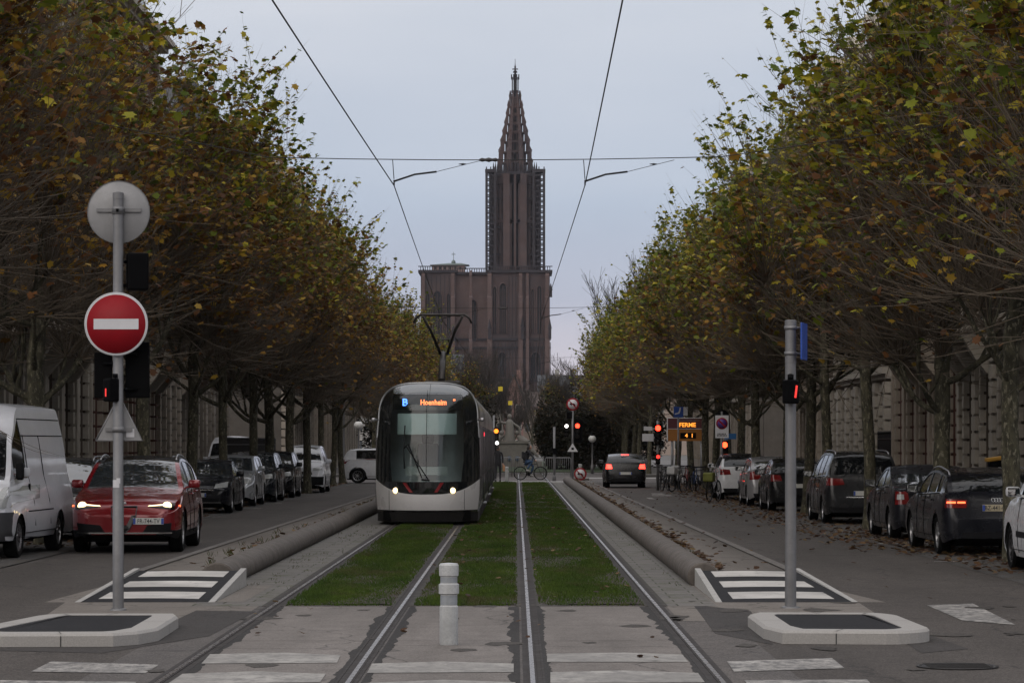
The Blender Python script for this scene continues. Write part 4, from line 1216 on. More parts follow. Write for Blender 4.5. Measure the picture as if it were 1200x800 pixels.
# tall white van
def big_van(label, x, y, rz, L, W, Ht, cowl_z=1.28, hood0=1.02, group=None, ws=(.62, 1.30), wheelR=.34, arches=(.92, 4.15), lamp=True, name='van', sw=(1.0, 1.95)):
    top = [(0, .78), (.03, .92), (.10, hood0), (.35, hood0+.12), (.60, cowl_z), (.66, cowl_z+.05), (1.26, cowl_z+.78 if Ht > 2.2 else Ht-.12), (1.42, cowl_z+.86 if Ht > 2.2 else Ht-.05), (1.95 if Ht > 2.2 else 2.2, Ht-.10 if Ht > 2.2 else Ht), (2.25, Ht-.02 if Ht > 2.2 else Ht), (3.4, Ht), (L-.25, Ht-.01), (L-.06, Ht-.06), (L-.02, Ht-.3), (L, .8)]
    belt = [(0, .7), (.6, cowl_z-.04), (1.3, cowl_z+.02), (L, cowl_z+.02)]
    c = Car(label, 'van', x, y, rz, paint('van_white', (.66, .67, .70), .35), L, W, top, belt, arches, Rw=wheelR, sill=.30, p0f=.72, p0r=.95, af=.5, ar=.12, ws=ws, rg=None, sw=sw, pillars=(), tumble=.07, name=name, group=group, crown=.07, style='steel', wheel_w=.22)
    return c
VL, VW, VH = 5.55, 1.97, 2.56
th = R(2.2)
c = big_van('tall white van cut by the left frame edge', -9.0, 47.9, PI - th, VL, VW, VH)
c.patch('headlight', [(.62, .80), (.95, .84), (.955, 1.18), (.80, 1.16)], M_lamp_off, True, both=True, off=.012, n=(6, 6))
c.patch('front_bumper', [(-.95, .30), (.95, .30), (.97, .76), (-.97, .76)], mat('grey_plastic', (.045, .045, .048), .65, var=.2), True, off=.03, n=(24, 6), thick=.05)
c.patch('grille', [(-.60, .80), (.60, .80), (.72, 1.02), (-.72, 1.02)], M_gblk, True, off=.008, n=(10, 3))
c.plate(.50, None, True)
g = MB()
for sg in (-1, 1):
    for z in (2.0, 2.28): g.tube([(sg*(c.lat(s, z)+.002), VL/2-s, z) for s in [1.9+q*.35 for q in range(11)]], .008, 4)
    g.tube([(sg*(c.lat(s, .75)+.004), VL/2-s, .75) for s in [1.5+q*.25 for q in range(9)]], .01, 4)
    g.tube([(sg*(c.lat(2.05, z)+.002), VL/2-2.05, z) for z in (.5, .9, 1.3, 1.7, 2.0)], .007, 4)
    g.tube([(sg*(c.lat(3.3, z)+.002), VL/2-3.3, z) for z in (.5, .9, 1.3, 1.7, 2.0)], .007, 4)
g.build('panel_seams', M_under, c.root)
for sg in (-1, 1):
    g = MB(); g.cbox((sg*(c.lat(1.9, 1.15)+.02), VL/2-1.85, 1.12), (.035, .05, .16), bev=.01); g.build('door_handle', M_blk, c.root)
    g = MB(); g.cbox((sg*(c.lat(.95, 1.3)+.10), VL/2-1.0, 1.42), (.13, .12, .30), bev=.04); g.build('wing_mirror', M_blk, c.root)
g = MB(); g.tube([(0, .55, VH-.1), (.0, .40, VH+.22)], .005, 4); g.tube([(0, .55, VH-.14), (0, .55, VH-.06)], .02, 8); g.build('aerial', M_blk, c.root)

c = hatch('dark grey estate with roof rails hidden between the tall van and the red SUV', -8.98, 55.75, PI, paint('slate', (.045, .048, .052)), 4.6, 1.82, 1.60, .98, tail='boxy', group=GL, rails=True, glass=M_glass_l); std_front(c, .98)
c = hatch('grey car whose silver roof rails show just behind the red SUV', -8.72, 66.2, PI, paint('silver', (.36, .36, .37), .3, .5), 4.4, 1.80, 1.56, .98, tail='boxy', group=GL, rails=True, glass=M_glass_l); std_front(c, .98)
c = hatch('black saloon with chrome grille bar, first car behind the red SUV', -8.52, 77.25, PI, paint('ink', (.010, .011, .018)), 4.5, 1.80, 1.44, .90, tail='saloon', group=GL, style='ten', cowl=1.25, p0f=.62, glass=M_glass_l)
std_front(c, .90, lz=(-.22, -.09), grille=(.42, .74, .52)); c.patch('chrome_bar', [(-.44, .625), (.44, .625), (.44, .65), (-.44, .65)], M_chrome, True, off=.016)
c.patch('chrome_lip', [(-.66, .29), (.66, .29), (.62, .31), (-.62, .31)], M_chrome, True, off=.022, n=(14, 1))
c = hatch('silver hatchback with large headlights and open silver mirror, left kerb', -8.65, 85.4, PI, paint('pale_silver', (.40, .42, .44), .3, .45), 4.3, 1.80, 1.54, .98, tail='boxy', group=GL, glass=M_glass_l); std_front(c, .98, lz=(-.30, -.06))
c = hatch('dark blue-grey SUV third of the cars behind the red SUV', -8.58, 91.7, PI, paint('steel_blue', (.022, .028, .036)), 4.5, 1.84, 1.62, 1.0, tail='boxy', group=GL, glass=M_glass_l, Rw=.35); std_front(c, 1.0)
c = hatch('black SUV parked just before the small white van, left kerb', -8.57, 98.9, PI, paint('jet', (.009, .009, .010)), 4.4, 1.84, 1.62, 1.0, tail='boxy', group=GL, glass=M_glass_l, Rw=.35); std_front(c, 1.0)
c = hatch('small white delivery van with dark bumper parked last in the left row', -8.22, 109.2, PI, paint('van_white', (.66, .67, .70), .35), 4.3, 1.84, 1.83, 1.06, tail='boxy', group=GL, name='van', glass=M_glass_l, pillars=(2.35,)); c.root['category'] = 'van'
std_front(c, 1.06, lz=(-.22, -.08), grille=(.42, .82, .70)); c.patch('front_bumper', [(-.86, .30), (.86, .30), (.88, .62), (-.88, .62)], M_blk, True, off=.02, n=(20, 4))
c = big_van('white high-roofed van standing off the road behind the silver hatchback', -12.3, 122, PI, 5.0, 1.95, 2.22, 1.12, .90)
c.patch('grille', [(-.60, .75), (.60, .75), (.66, .95), (-.66, .95)], M_gblk, True); c.patch('headlight', [(.66, .78), (.93, .80), (.92, 1.05), (.74, 1.0)], M_lamp_off, True, both=True)
c = hatch('white SUV crossing in the side street, its red tail light showing left of the tram', -6.1, 134.6, R(-90), paint('white', (.62, .63, .65)), 4.5, 1.84, 1.66, 1.02, tail='boxy', name='moving_car', Rw=.36, style='ten'); std_rear(c, .95, M_tail_off, lz=(.0, .18)); std_front(c, 1.02)
# ------------------------------------------------------------------ tram
def tram():
    M_w = mat('tram_white', (.78, .77, .77), .3, var=.12, scale=.8, coat=.5)
    M_s = mat('tram_silver', (.30, .31, .32), .32, .45, var=.15, scale=.7, coat=.3, dirt=.2)
    M_k = mat('tram_black', (.010, .012, .013), .08, var=0, coat=.9, spec=.8)
    M_g = mat('tram_green_glass', (.016, .026, .027), .05, var=0, coat=.8, spec=.9)
    M_gs = mat('tram_side_glass', (.014, .017, .018), .06, var=0, coat=.7, spec=.8)
    M_sk = mat('tram_skirt', (.020, .019, .019), .7, var=.3, scale=3, dirt=.3)
    m, nt, out = _nodes('windscreen_glass')
    gl = N(nt, 'ShaderNodeBsdfGlossy', Roughness=.03); gl.inputs['Color'].default_value = (1, 1, 1, 1)
    tr = N(nt, 'ShaderNodeBsdfTransparent'); tr.inputs['Color'].default_value = (.84, .92, .92, 1)
    fr = N(nt, 'ShaderNodeFresnel', IOR=1.5); mx = N(nt, 'ShaderNodeMixShader')
    L_(nt, fr.outputs[0], mx.inputs[0]); L_(nt, tr.outputs[0], mx.inputs[1]); L_(nt, gl.outputs[0], mx.inputs[2]); L_(nt, mx.outputs[0], out.inputs[0]); M_ws = m
    r = thing('tram', 'long black and white tram coming towards the camera on the grass track', 'tram', (-2.05, 64.0, 0))
    HW, Z0, ZC, ZT = 1.20, .30, 2.30, 3.28
    def outl(z):
        if z <= ZC: return HW - .05*max(0, (1.0-z)/.7)**2 - .04*max(0, (z-1.6)/.8)**2
        t = min(1, (z-ZC)/(ZT-ZC)); return (HW-.04)*(1-t**3.3)**(1/3.3)
    def S(x, z):
        """nose depth behind the foremost point"""
        a = min(1, abs(x)/1.2)
        d = .95*a**3.2 + .28*a*a
        up = max(0, z-1.0); d += .26*up + .10*up*up*up*.35
        d += .35*max(0, (.85-z))**2 - .0
        if z > 2.7: d += 1.6*(z-2.7)**2
        return d
    def patch(name, fx, u0, u1, v0, v1, nu, nv, m, off=0.0, parent=None, skirt=.03):
        rows = []
        for j in range(nv+1):
            v = v0+(v1-v0)*j/nv; rr = []
            for i in range(nu+1):
                u = u0+(u1-u0)*i/nu; x, z = fx(u, v); rr.append(Vector((x, S(x, z)-off, z)))
            rows.append(rr)
        g = MB(); g.grid(rows)
        if skirt:
            peri = rows[0]+[q[-1] for q in rows[1:-1]]+rows[-1][::-1]+[q[0] for q in rows[1:-1]][::-1]; k = len(peri)
            g.add(peri+[p+Vector((0, skirt, 0)) for p in peri], [(i, (i+1) % k, k+(i+1) % k, k+i) for i in range(k)])
        return g.build(name, m, parent or r, 45)
    # cab shell ring: the black edge of the nose, then side walls
    LEN = 44.5
    zs = [Z0+(ZC-Z0)*i/14 for i in range(15)] + [ZC+(ZT-ZC)*math.sin(PI/2*i/16) for i in range(1, 17)]
    ring = [(-outl(z), z) for z in zs] + [(outl(z), z) for z in reversed(zs[:-1])]
    # black face behind everything (with the windscreen opening left free)
    WS = dict(z0=1.0, z1=3.0)
    wsx = lambda z: .84 - .05*max(0, (1.5-z)/.5) - .04*max(0, (z-2.4)/.6)
    def side_l(u, v):   # from windscreen edge to outline
        z = Z0+(ZT-.004-Z0)*v; xi = min(wsx(z), outl(z)*.97) if WS['z0'] <= z <= WS['z1'] else 0.0
        return z, xi
    g = MB()
    nz = 60
    for sg in (-1, 1):
        rows = []
        for j in range(nz+1):
            z = WS['z0']+(WS['z1']-WS['z0'])*j/nz; a, b = min(wsx(z), outl(z)*.97), outl(z)
            rows.append([(sg*(a+(b-a)*i/12), S(a+(b-a)*i/12, z), z) for i in range(13)])
        g.grid(rows)
    for z0, z1, n in ((Z0, WS['z0'], 16), (WS['z1'], ZT, 16)):
        rows = []
        for j in range(n+1):
            z = z0+(z1-z0)*(j/n if z1 != ZT else math.sin(PI/2*j/n)); b = max(.02, outl(z)); rows.append([(b*(-1+2*i/36), S(abs(b*(-1+2*i/36)), z), z) for i in range(37)])
        g.grid(rows)
    g.build('cab_shell', M_k, r, 45)
    # cab interior back wall
    g = MB(); g.box(-1.0, 1.0, 1.9, 1.95, .9, 3.0); g.box(-1.0, 1.0, .9, 1.9, .9, 1.0); g.build('cab_wall', mat('cab_grey', (.50, .54, .55), .7, var=.3), r)  # cab grey made paler in place of brighter reflections on the windscreen
    ws = patch('windscreen', lambda u, v: (u*wsx(v), v), -1, 1, WS['z0'], 3.01, 24, 30, M_ws, .004, skirt=0)
    # interior: sun blind, dashboard, seat back and driver partition
    patch('sun_blind', lambda u, v: (u*.68, v), -1, 1, 2.08, 2.56, 10, 5, mat('blind', (.36, .43, .42), .7, var=.1), -.12)
    patch('dashboard', lambda u, v: (u*.48, v), -1, 1, 1.15, 1.34, 10, 3, mat('dash_pale', (.30, .33, .32), .6, var=.15), -.10)
    g = MB(); g.cbox((-.0, 1.35, 1.5), (.5, .14, .75), bev=.05); g.cbox((0, 1.33, 1.98), (.28, .12, .22), bev=.04); g.build('driver_seat', mat('seat_cloth', (.05, .055, .07), .9), r)
    # destination band behind the top of the glass
    patch('display_band', lambda u, v: (u*.80, v), -1, 1, 2.64, 2.97, 14, 4, mat('display_black', (.012, .013, .014), .3, var=0), -.02)
    def face_text(txt, size, x, z, m, sx=1.0, name='lettering'):
        o = ob(name, text_mesh(txt, size, .003, m, .004), r, (x, S(x, z)-.022, z), (R(90-14), 0, 0)); o.scale = (sx, 1, 1); return o
    face_text('B', .24, -.51, 2.81, emis('led_blue', (.08, .28, 1.0), 2.6), 1.0)
    face_text('Hoenheim', .175, .15, 2.81, emis('led_amber', (1.0, .22, .06), 2.6), .82)
    face_text("''", .15, .62, 2.83, emis('led_amber', (1.0, .28, .07), 3.2), 1.0)
    # green roof glass above the screen
    # side quarter panes
    for sg in (-1, 1):
        patch('quarter_window', lambda u, v: (sg*(wsx(v)+.12+(outl(v)-.03-wsx(v)-.12)*u), v), 0, 1, 1.12, 2.30, 6, 12, M_gs, .006)
        patch('brow_panel', lambda u, v: (sg*(wsx(2.5)+.06+(max(outl(v)-.03, wsx(2.5)+.07)-wsx(2.5)-.06)*u), v), 0, 1, 2.36, 2.86, 6, 8, M_gs, .006)
    patch('roof_glass', lambda u, v: (u*min(.80, max(.05, outl(v)*.94)), v), -1, 1, 3.03, 3.23, 16, 6, M_g, .008)
    # white bumper with a smile-shaped upper edge, plus its panel joints
    def bz(u, v):
        x = u*(outl(.75)+.0); a = abs(u); zt = .71 + .34*a**3.0; zb = .35
        z = zb+(zt-zb)*v; return (u*outl(z), z)
    patch('front_bumper', bz, -1, 1, 0, 1, 40, 8, M_w, .014, skirt=.04)
    patch('front_skirt', lambda u, v: (u*(outl(.35)-.01), v), -1, 1, .08, .345, 30, 4, M_sk, -.01)
    for x in (-.86, .86):
        g = MB(); g.tube([(x, S(x, z)-.017, z) for z in [.36+.05*q for q in range(10)]], .006, 4); g.build('panel_joint', M_under, r)
    g = MB(); g.tube([(0, S(0, z)-.006, z) for z in [1.0+.1*q for q in range(22)]], .006, 4); g.build('screen_joint', M_under, r)
    for x in (-.70, .60):
        g = MB(); g.lathe([(.001, 0), (.05, .004), (.068, .03), (.068, .07)], 20, 'Y'); o = g.build('headlight', emis('tram_headlight', (1, .72, .34), 3.2, (.5, .5, .5)), r); o.location = (x, S(x, .80)-.045, .80)
    for x0, x1 in ((-.46, -.32), (.46, .32)):
        g = MB(); 
        pts = [(x0*1.0, .90), (x0*1.18, .90), (x1*1.12, 1.14), (x1*.9, 1.14)]
        a_, b_ = (x0, .90), (x1, 1.12)
        if x0 < 0: P = [(-.30, .76), (-.38, .76), (-.54, .98), (-.46, .98)]
        else: P = [(.26, .76), (.18, .76), (.32, .98), (.40, .98)]
        g.add([(x, S(x, z)-.017, z) for x, z in P], [(0, 1, 2, 3)]); g.build('red_marking', mat('tram_red', (.22, .012, .015), .35, var=0), r)
    # wiper
    g = MB()
    def W(x, z, d=.05): return (x, S(x, z)-d, z)
    g.tube([W(-.52, 1.75), W(-.42, 1.86), W(-.10, 1.10)], .014, 5); g.tube([W(-.46, 1.80, .06), W(.05, 1.06, .05)], .012, 5); g.tube([W(-.50, 2.28, .03), W(-.52, 1.75, .04), W(-.50, 1.30, .03)], .016, 5)
    g.tube([W(-.10, 1.05), W(.08, 1.03)], .02, 5)
    g.build('wiper', M_blk, r)
    # silver roof-edge rail following the outline
    g = MB(); g.tube([(x*.995, S(x, z)-.012, z) for x, z in ring if z > 2.0], .022, 6); g.build('edge_trim', M_s, r, 60)
    # side walls and roof, behind the nose
    y_end = LEN
    mods = []; y = 1.35; lens = (5.6, 6.6, 5.4, 7.2, 5.4, 6.6, 5.8)
    for i, ln in enumerate(lens):
        mods.append((y, y+ln-.35)); y += ln
    zsid = [.30, .34, .40, 1.05, 1.06, 2.28, 2.29] + [z for z in zs if z > 2.32]
    for i, (a, b) in enumerate(mods):
        g = MB()
        sec = [(-outl(z)+.0, z) for z in zsid] + [(outl(z), z) for z in reversed(zsid[:-1])]
        start = a
        rows = []
        ysamp = [a+(b-a)*q/6 for q in range(7)]
        if i == 0:
            rows.append([(x, S(x, z), z) for x, z in sec])
            ysamp = ysamp[1:]
        for yy in ysamp: rows.append([(x, yy, z) for x, z in sec])
        g.grid(rows)
        n = len(sec)
        g.add([(x, b, z) for x, z in sec], [tuple(range(n))])
        if i: g.add([(x, a, z) for x, z in sec], [tuple(range(n))])
        sh = g.build('body_module', M_s if i % 2 == 0 else M_w, r, 35)
        for sg in (-1, 1):
            g = MB(); X = sg*(HW+.006)
            ya = a+.3 if i else a+.2
            g.box(min(X, X-sg*.03), max(X, X-sg*.03), ya, b-.1, 1.06, 2.26); g.build('side_glazing', M_gs, sh)
            g = MB(); k = int((b-ya)/1.3)
            for q in range(k+1):
                yy = ya+(b-.12-ya)*q/max(1, k); g = MB(); g.box(min(X, X+sg*.012), max(X, X+sg*.012), yy-.035, yy+.035, .5, 2.3); g.build('window_post', M_k, sh)
            if i % 2 == 1:
                g = MB(); ym = (a+b)/2; X2 = sg*(HW+.014)
                for yy in (ym-.68, ym+.02): g.box(min(X2, X2-sg*.03), max(X2, X2-sg*.03), yy, yy+.64, .36, 2.24)
                g.build('door', M_gs, sh)
                g = MB(); g.cbox((sg*(HW+.03), ym, .33), (.08, 1.3, .03)); g.build('door_step', M_alu, sh)
            g = MB(); g.box(min(sg*1.17, sg*1.10), max(sg*1.17, sg*1.10), a+.1, b-.1, .08, .30); g.build('side_skirt', M_sk, sh)
        if i: g = MB(); g.cbox((0, (a+b)/2, 3.29), (1.5, (b-a)*.8, .10), bev=.04); g.build('roof_equipment', M_sk, sh)
        if i < len(mods)-1:
            g = MB()
            for q in range(6):
                yy = b+.0+q*.06; sc = .95 if q % 2 else .98
                g.prism_y([(x*sc, .3+(z-.3)*sc) for x, z in sec], yy, yy+.05)
            g.build('bellows', M_blk, r)
    # bogie wheels
    g = MB()
    for yb in (2.6, 4.4, 15, 16.8, 28, 29.8, 40, 41.8):
        for sg in (-1, 1): g.lathe([(.29, -.05), (.29, .05), (.31, .06), (.31, .07)], 20, 'X', (sg*.74, yb, .29))
    g.build('bogie_wheels', mat('steel_dark', (.06, .055, .05), .5, .6), r)
    g = MB(); g.box(-1.0, 1.0, .6, LEN-1.5, .12, .34); g.build('underframe', M_under, r)
    # mirrors / cameras on the corners
    for sg in (-1, 1):
        g = MB(); g.cbox((sg*(HW+.06), 1.25, 2.42), (.10, .18, .09), bev=.03); g.tube([(sg*(HW-.05), 1.35, 2.42), (sg*(HW+.06), 1.28, 2.42)], .02, 5); g.build('camera_pod', M_alu, r)
    # side route display, red leds
    g = MB(); g.box(HW+.008, HW+.02, 8.2, 9.3, 2.02, 2.2); dsp = g.build('side_display', M_k, r)
    g = MB()
    for q in range(6): g.box(HW+.022, HW+.026, 8.3+q*.16, 8.3+q*.16+.09, 2.06, 2.16)
    g.build('led_characters', emis('led_red', (1, .05, .08), 2), dsp)
    # pantograph on the second module
    M_p = mat('pantograph_steel', (.05, .045, .042), .5, .5)
    pr = MB(); yb = 15.0
    pr.cbox((0, yb, 3.56), (1.0, 1.4, .10), bev=.02)
    for sg in (-1, 1): pr.lathe([(.05, 3.36), (.05, 3.52)], 10, 'Z', (sg*.4, yb-.5, 0)); pr.lathe([(.05, 3.36), (.05, 3.52)], 10, 'Z', (sg*.4, yb+.5, 0))
    po = pr.build('pantograph', M_p, r)
    k = MB(); k.tube([(-.03, yb-.6, 3.6), (-.02, yb+.75, 4.42)], [.10, .085], 8); k.build('lower_arm', M_p, po)
    k = MB()
    for sg in (-1, 1):
        k.tube([(sg*.10, yb+.75, 4.42), (sg*.34, yb-.3, 5.02), (sg*.56, yb-.6, 5.42)], [.045, .038, .032], 6)
    k.tube([(-.18, yb+.5, 4.62), (-.14, yb+.25, 4.80), (.14, yb+.25, 4.80), (.18, yb+.5, 4.62)], .018, 5)
    k.tube([(-.15, yb+.75, 4.42), (.15, yb+.75, 4.42)], .04, 8)
    k.build('upper_frame', M_p, po)
    k = MB()
    for dy in (-.18, .18):
        k.tube([(-.80, yb-.6+dy, 5.22), (-.74, yb-.6+dy, 5.36), (-.62, yb-.6+dy, 5.45), (.62, yb-.6+dy, 5.45), (.74, yb-.6+dy, 5.36), (.80, yb-.6+dy, 5.22)], .028, 6)
    for x in (-.5, 0, .5): k.tube([(x, yb-.78, 5.42), (x, yb-.42, 5.42)], .014, 5)
    k.build('contact_bow', M_p, po)
    return r
tram()
# ------------------------------------------------------------------ cathedral, 1 km away
def cathedral():
    YC = 1000.0; K = F/YC
    def X(px): return (px-605)/K
    def Z(py): return H+(520-py)/K
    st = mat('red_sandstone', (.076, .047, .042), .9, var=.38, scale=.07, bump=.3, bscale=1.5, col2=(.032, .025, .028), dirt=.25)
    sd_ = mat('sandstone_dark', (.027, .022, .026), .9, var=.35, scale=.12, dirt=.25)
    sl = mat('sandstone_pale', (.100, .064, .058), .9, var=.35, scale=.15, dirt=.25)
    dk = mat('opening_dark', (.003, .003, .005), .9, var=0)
    cu = mat('copper_roof', (.13, .17, .16), .7, var=.3, scale=.4)
    r = thing('cathedral', 'reddish gothic cathedral with a single tall stepped spire', 'cathedral', (0, YC, 0))
    def lancet(g, x0, x1, z0, z1, y, d=.5):
        """pointed opening as a solid slab, proud of the recess"""
        w = (x1-x0)/2; xc_ = (x0+x1)/2; zz = z1-w*1.5
        P = [(x0, z0), (x1, z0), (x1, zz)] + [(xc_+w*math.cos(t)**1.0*(1-.0), zz+w*1.5*math.sin(t)) for t in [R(a) for a in (20, 40, 60, 75)]] + [(xc_, z1)] + [(xc_-w*math.cos(t), zz+w*1.5*math.sin(t)) for t in [R(a) for a in (75, 60, 40, 20)]] + [(x0, zz)]
        g.prism_y(P, y-d, y)
    def arch_frame(g, x0, x1, z0, z1, y, t=.35, d=.5):
        w = (x1-x0)/2; xc_ = (x0+x1)/2; zz = z1-w*1.5
        ps = [(x0, z0)] + [(x0, zz)] + [(xc_-w*math.cos(R(a)), zz+w*1.5*math.sin(R(a))) for a in (20, 45, 70, 90, 110, 135, 160)] + [(x1, zz), (x1, z0)]
        g.tube([(a, y-d*.5, b) for a, b in ps], t, 4, sm=False)
    # main west block: north tower base (right), middle and left tower, set at a slight turn
    xt0, xt1 = X(573), X(644); xl0, xl1 = X(494), X(534); zp = Z(321)
    yb = -8
    g = MB(); g.box(xt0, xt1, yb, 14, 0, zp); tb = g.build('tower_base', st, r)
    g = MB(); g.box(xl0, xl1, yb, 14, 0, zp); lb = g.build('left_tower', st, r)
    g = MB(); g.box(xl1, xt0, yb+2.2, 12, 0, zp-.6); mb_ = g.build('middle_front', sl, r)
    # cornices and gallery
    for a, b, z, p in ((xt0, xt1, zp, tb), (xl0, xl1, zp, lb), (xl1, xt0, zp-.6, mb_)):
        g = MB(); e = .9 if p is not mb_ else 0
        g.box(a-e, b+e, yb-1.1 if p is not mb_ else yb+1.0, 14+.5, z, z+.9)
        n = int((b-a)/.8)
        for i in range(n+1):
            x = a+(b-a)*i/n; g.box(x-.13, x+.13, yb-.9 if p is not mb_ else yb+1.2, yb-.6 if p is not mb_ else yb+1.5, z+.9, z+2.0)
        g.box(a-e, b+e, yb-1.0 if p is not mb_ else yb+1.1, yb-.55 if p is not mb_ else yb+1.6, z+2.0, z+2.3)
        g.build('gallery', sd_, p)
    for z in (Z(398), Z(408), Z(446)):
        g = MB(); g.box(xt0-.35, xt1+.35, yb-.7, yb, z-.5, z+.35); g.box(xl0-.35, xl1+.35, yb-.7, yb, z-.5, z+.35); g.box(xl1, xt0, yb+1.6, yb+2.2, z-.5, z+.3); g.build('string_course', sd_, tb)
    # buttresses
    g = MB()
    for x, w in ((xt0+.3, 2.0), (X(612)-.6, 1.7), (X(618), 1.2), (xt1-.9, 1.9), (xl0+.9, 1.6), (xl1-.8, 1.6), (X(552), 1.2)):
        d = 3.0
        for z0, z1, dd, ww in ((0, Z(446), d, w), (Z(446), Z(400), d*.8, w*.9), (Z(400), Z(350), d*.6, w*.82), (Z(350), zp-1, d*.45, w*.7)):
            g.box(x-ww/2, x+ww/2, yb-dd, yb+.05, z0, z1)
            g.add([(x-ww/2, yb-dd, z1), (x+ww/2, yb-dd, z1), (x+ww/2, yb, z1+1.8), (x-ww/2, yb, z1+1.8), (x-ww/2, yb, z1), (x+ww/2, yb, z1)], [(0,1,2,3), (0,3,4), (1,5,2)])
    g.build('buttresses', sl, tb)
    # tall lancet windows
    for x0, x1, z0, z1, p in ((X(577.5), X(582.5), Z(392), Z(337), tb), (X(585), X(594), Z(392), Z(333), tb), (X(622), X(626), Z(392), Z(340), tb), (X(629), X(635), Z(392), Z(336), tb),
                              (X(583), X(594), Z(442), Z(413), tb), (X(621), X(634), Z(444), Z(413), tb),
                              (X(551), X(559), Z(400), Z(352), mb_), (X(508), X(519), Z(392), Z(342), lb), (X(500), X(505), Z(392), Z(345), lb), (X(524), X(529), Z(392), Z(345), lb), (X(503), X(524), Z(440), Z(408), lb)):
        y = yb-.02 if p is not mb_ else yb+2.18
        g = MB(); lancet(g, x0, x1, z0, z1, y, .3); w_ = g.build('lancet_window', dk, p)
        g = MB(); arch_frame(g, x0, x1, z0, z1, y, .17, 1.4); xm = (x0+x1)/2
        g.box(xm-.08, xm+.08, y-.5, y-.31, z0, z1-1); 
        if x1-x0 > 2: 
            for q in (.25, .75): xx = x0+(x1-x0)*q; g.box(xx-.06, xx+.06, y-.5, y-.31, z0, z1-2.2)
        g.build('tracery', sl, w_)
    # slender open tracery shafts across the front
    g = MB()
    for px in range(576, 645, 4):
        x = X(px+.5)
        g.tube([(x, yb-1.6, Z(444)), (x, yb-1.6, Z(402))], .13, 4, sm=False)
        if px in (576, 596, 600, 604, 608, 616, 620, 640): g.tube([(x, yb-1.2, Z(396)), (x, yb-1.2, zp-1)], .12, 4, sm=False)
    for px in range(497, 534, 5): g.tube([(X(px), yb-1.2, Z(440)), (X(px), yb-1.2, zp-1)], .13, 4, sm=False)
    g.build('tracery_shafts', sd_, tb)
    # small pinnacles
    for px, py, h in ((574, 398, 7), (612, 398, 8), (644, 398, 7), (497, 400, 6), (532, 400, 6), (645, 350, 5)):
        g = MB(); x = X(px); z = Z(py); g.box(x-.5, x+.5, yb-3, yb-2, z, z+h*.5); g.lathe([(.7, z+h*.5), (.02, z+h)], 4, 'Z', (x, yb-2.5, 0), sm=False)
        g.build('pinnacle', sd_, tb)
    # octagon storey with tall open lancets
    xo0, xo1 = X(579.5), X(627.5); oc = (xo0+xo1)/2; orad = (xo1-xo0)/2; z0, z1 = zp, Z(205)
    def octo(rad, a0=22.5): return [(oc+rad/math.cos(R(22.5))*math.cos(R(a0+45*k)), 3+rad/math.cos(R(22.5))*math.sin(R(a0+45*k))) for k in range(8)]
    g = MB(); core = octo(orad*.42); g.prism(core, z0, z1); ob_ = g.build('octagon', dk, r)
    g = MB()
    pts = octo(orad)
    for i in range(8):
        a, b = Vector(pts[i]), Vector(pts[(i+1) % 8])
        # corner pier
        for q in (.0, .5): 
            p = a.lerp(b, q); w = 1.15 if q == 0 else .42
            g.box(p.x-w, p.x+w, p.y-w, p.y+w, z0, z1)
        for q in (.22, .28, .72, .78):
            p = a.lerp(b, q); g.box(p.x-.16, p.x+.16, p.y-.16, p.y+.16, z0, z1)
        for zz, t in ((z0, 2.4), (Z(262), 1.2), (Z(216), 3.5)):
            for q in range(9):
                p = a.lerp(b, q/8); g.box(p.x-.75, p.x+.75, p.y-.4, p.y+.4, zz, zz+t)
    g.build('octagon_piers', st, ob_)
    g = MB(); g.prism(octo(orad*1.06), z1-.2, z1+1.0); n = 24
    for i in range(8):
        a, b = Vector(octo(orad*1.05)[i]), Vector(octo(orad*1.05)[(i+1) % 8])
        for q in range(6): p = a.lerp(b, q/6); g.lathe([(.35, z1+.9), (.3, z1+2.6), (.02, z1+4.6)], 4, 'Z', (p.x, p.y, 0), sm=False)
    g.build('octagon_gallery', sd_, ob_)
    # four open stair turrets standing free of the octagon
    for px, y, w in ((575.3, -5, 3.0), (631.4, -5, 3.6), (583, 12, 3.0), (624, 12, 3.0)):
        tx = X(px); zt = Z(202); g = MB(); h = w/2
        g.prism([(tx+.42*h*math.cos(R(45*k)), y+.42*h*math.sin(R(45*k))) for k in range(8)], z0, zt)
        for sx in (-1, 1):
            for sy in (-1, 1): g.box(tx+sx*h-.42, tx+sx*h+.42, y+sy*h-.42, y+sy*h+.42, z0, zt)
        k = 0; z = z0
        while z < zt-1:
            g.box(tx-h, tx+h, y-h-.2, y-h+.2, z, z+.45); g.box(tx-h, tx+h, y+h-.2, y+h+.2, z+.9, z+1.3)
            g.box(tx-h-.2, tx-h+.2, y-h, y+h, z+.45, z+.9); g.box(tx+h-.2, tx+h+.2, y-h, y+h, z+.45, z+.9)
            a = k*.8; g.box(tx-.1+min(0, h*math.cos(a)), tx+.1+max(0, h*math.cos(a)), y-.4, y+.4, z, z+.3)
            z += 1.9; k += 1
        g.box(tx-h-.5, tx+h+.5, y-h-.5, y+h+.5, zt-.6, zt+.5)
        for sx in (-1, 0, 1): g.box(tx+sx*h-.2, tx+sx*h+.2, y-h-.4, y-h, zt+.5, zt+1.3)
        t = g.build('stair_turret', sd_, r)
        g = MB()
        if px in (575.3, 631.4):
            s = 1 if px < 600 else -1
            for zz in (Z(300), Z(268), Z(235), Z(207)): g.box(min(tx, tx+s*3.6), max(tx, tx+s*3.6), y-.3+1, y+.3+1, zz, zz+.7)
            g.build('bridge', sd_, t)
    # stepped spire
    g = MB(); tiers = 8; zb0 = Z(205); ztop = Z(128)
    hw0, hw1 = (X(624)-X(585))/2, (X(609)-X(598.5))/2
    sx = X(603.7)
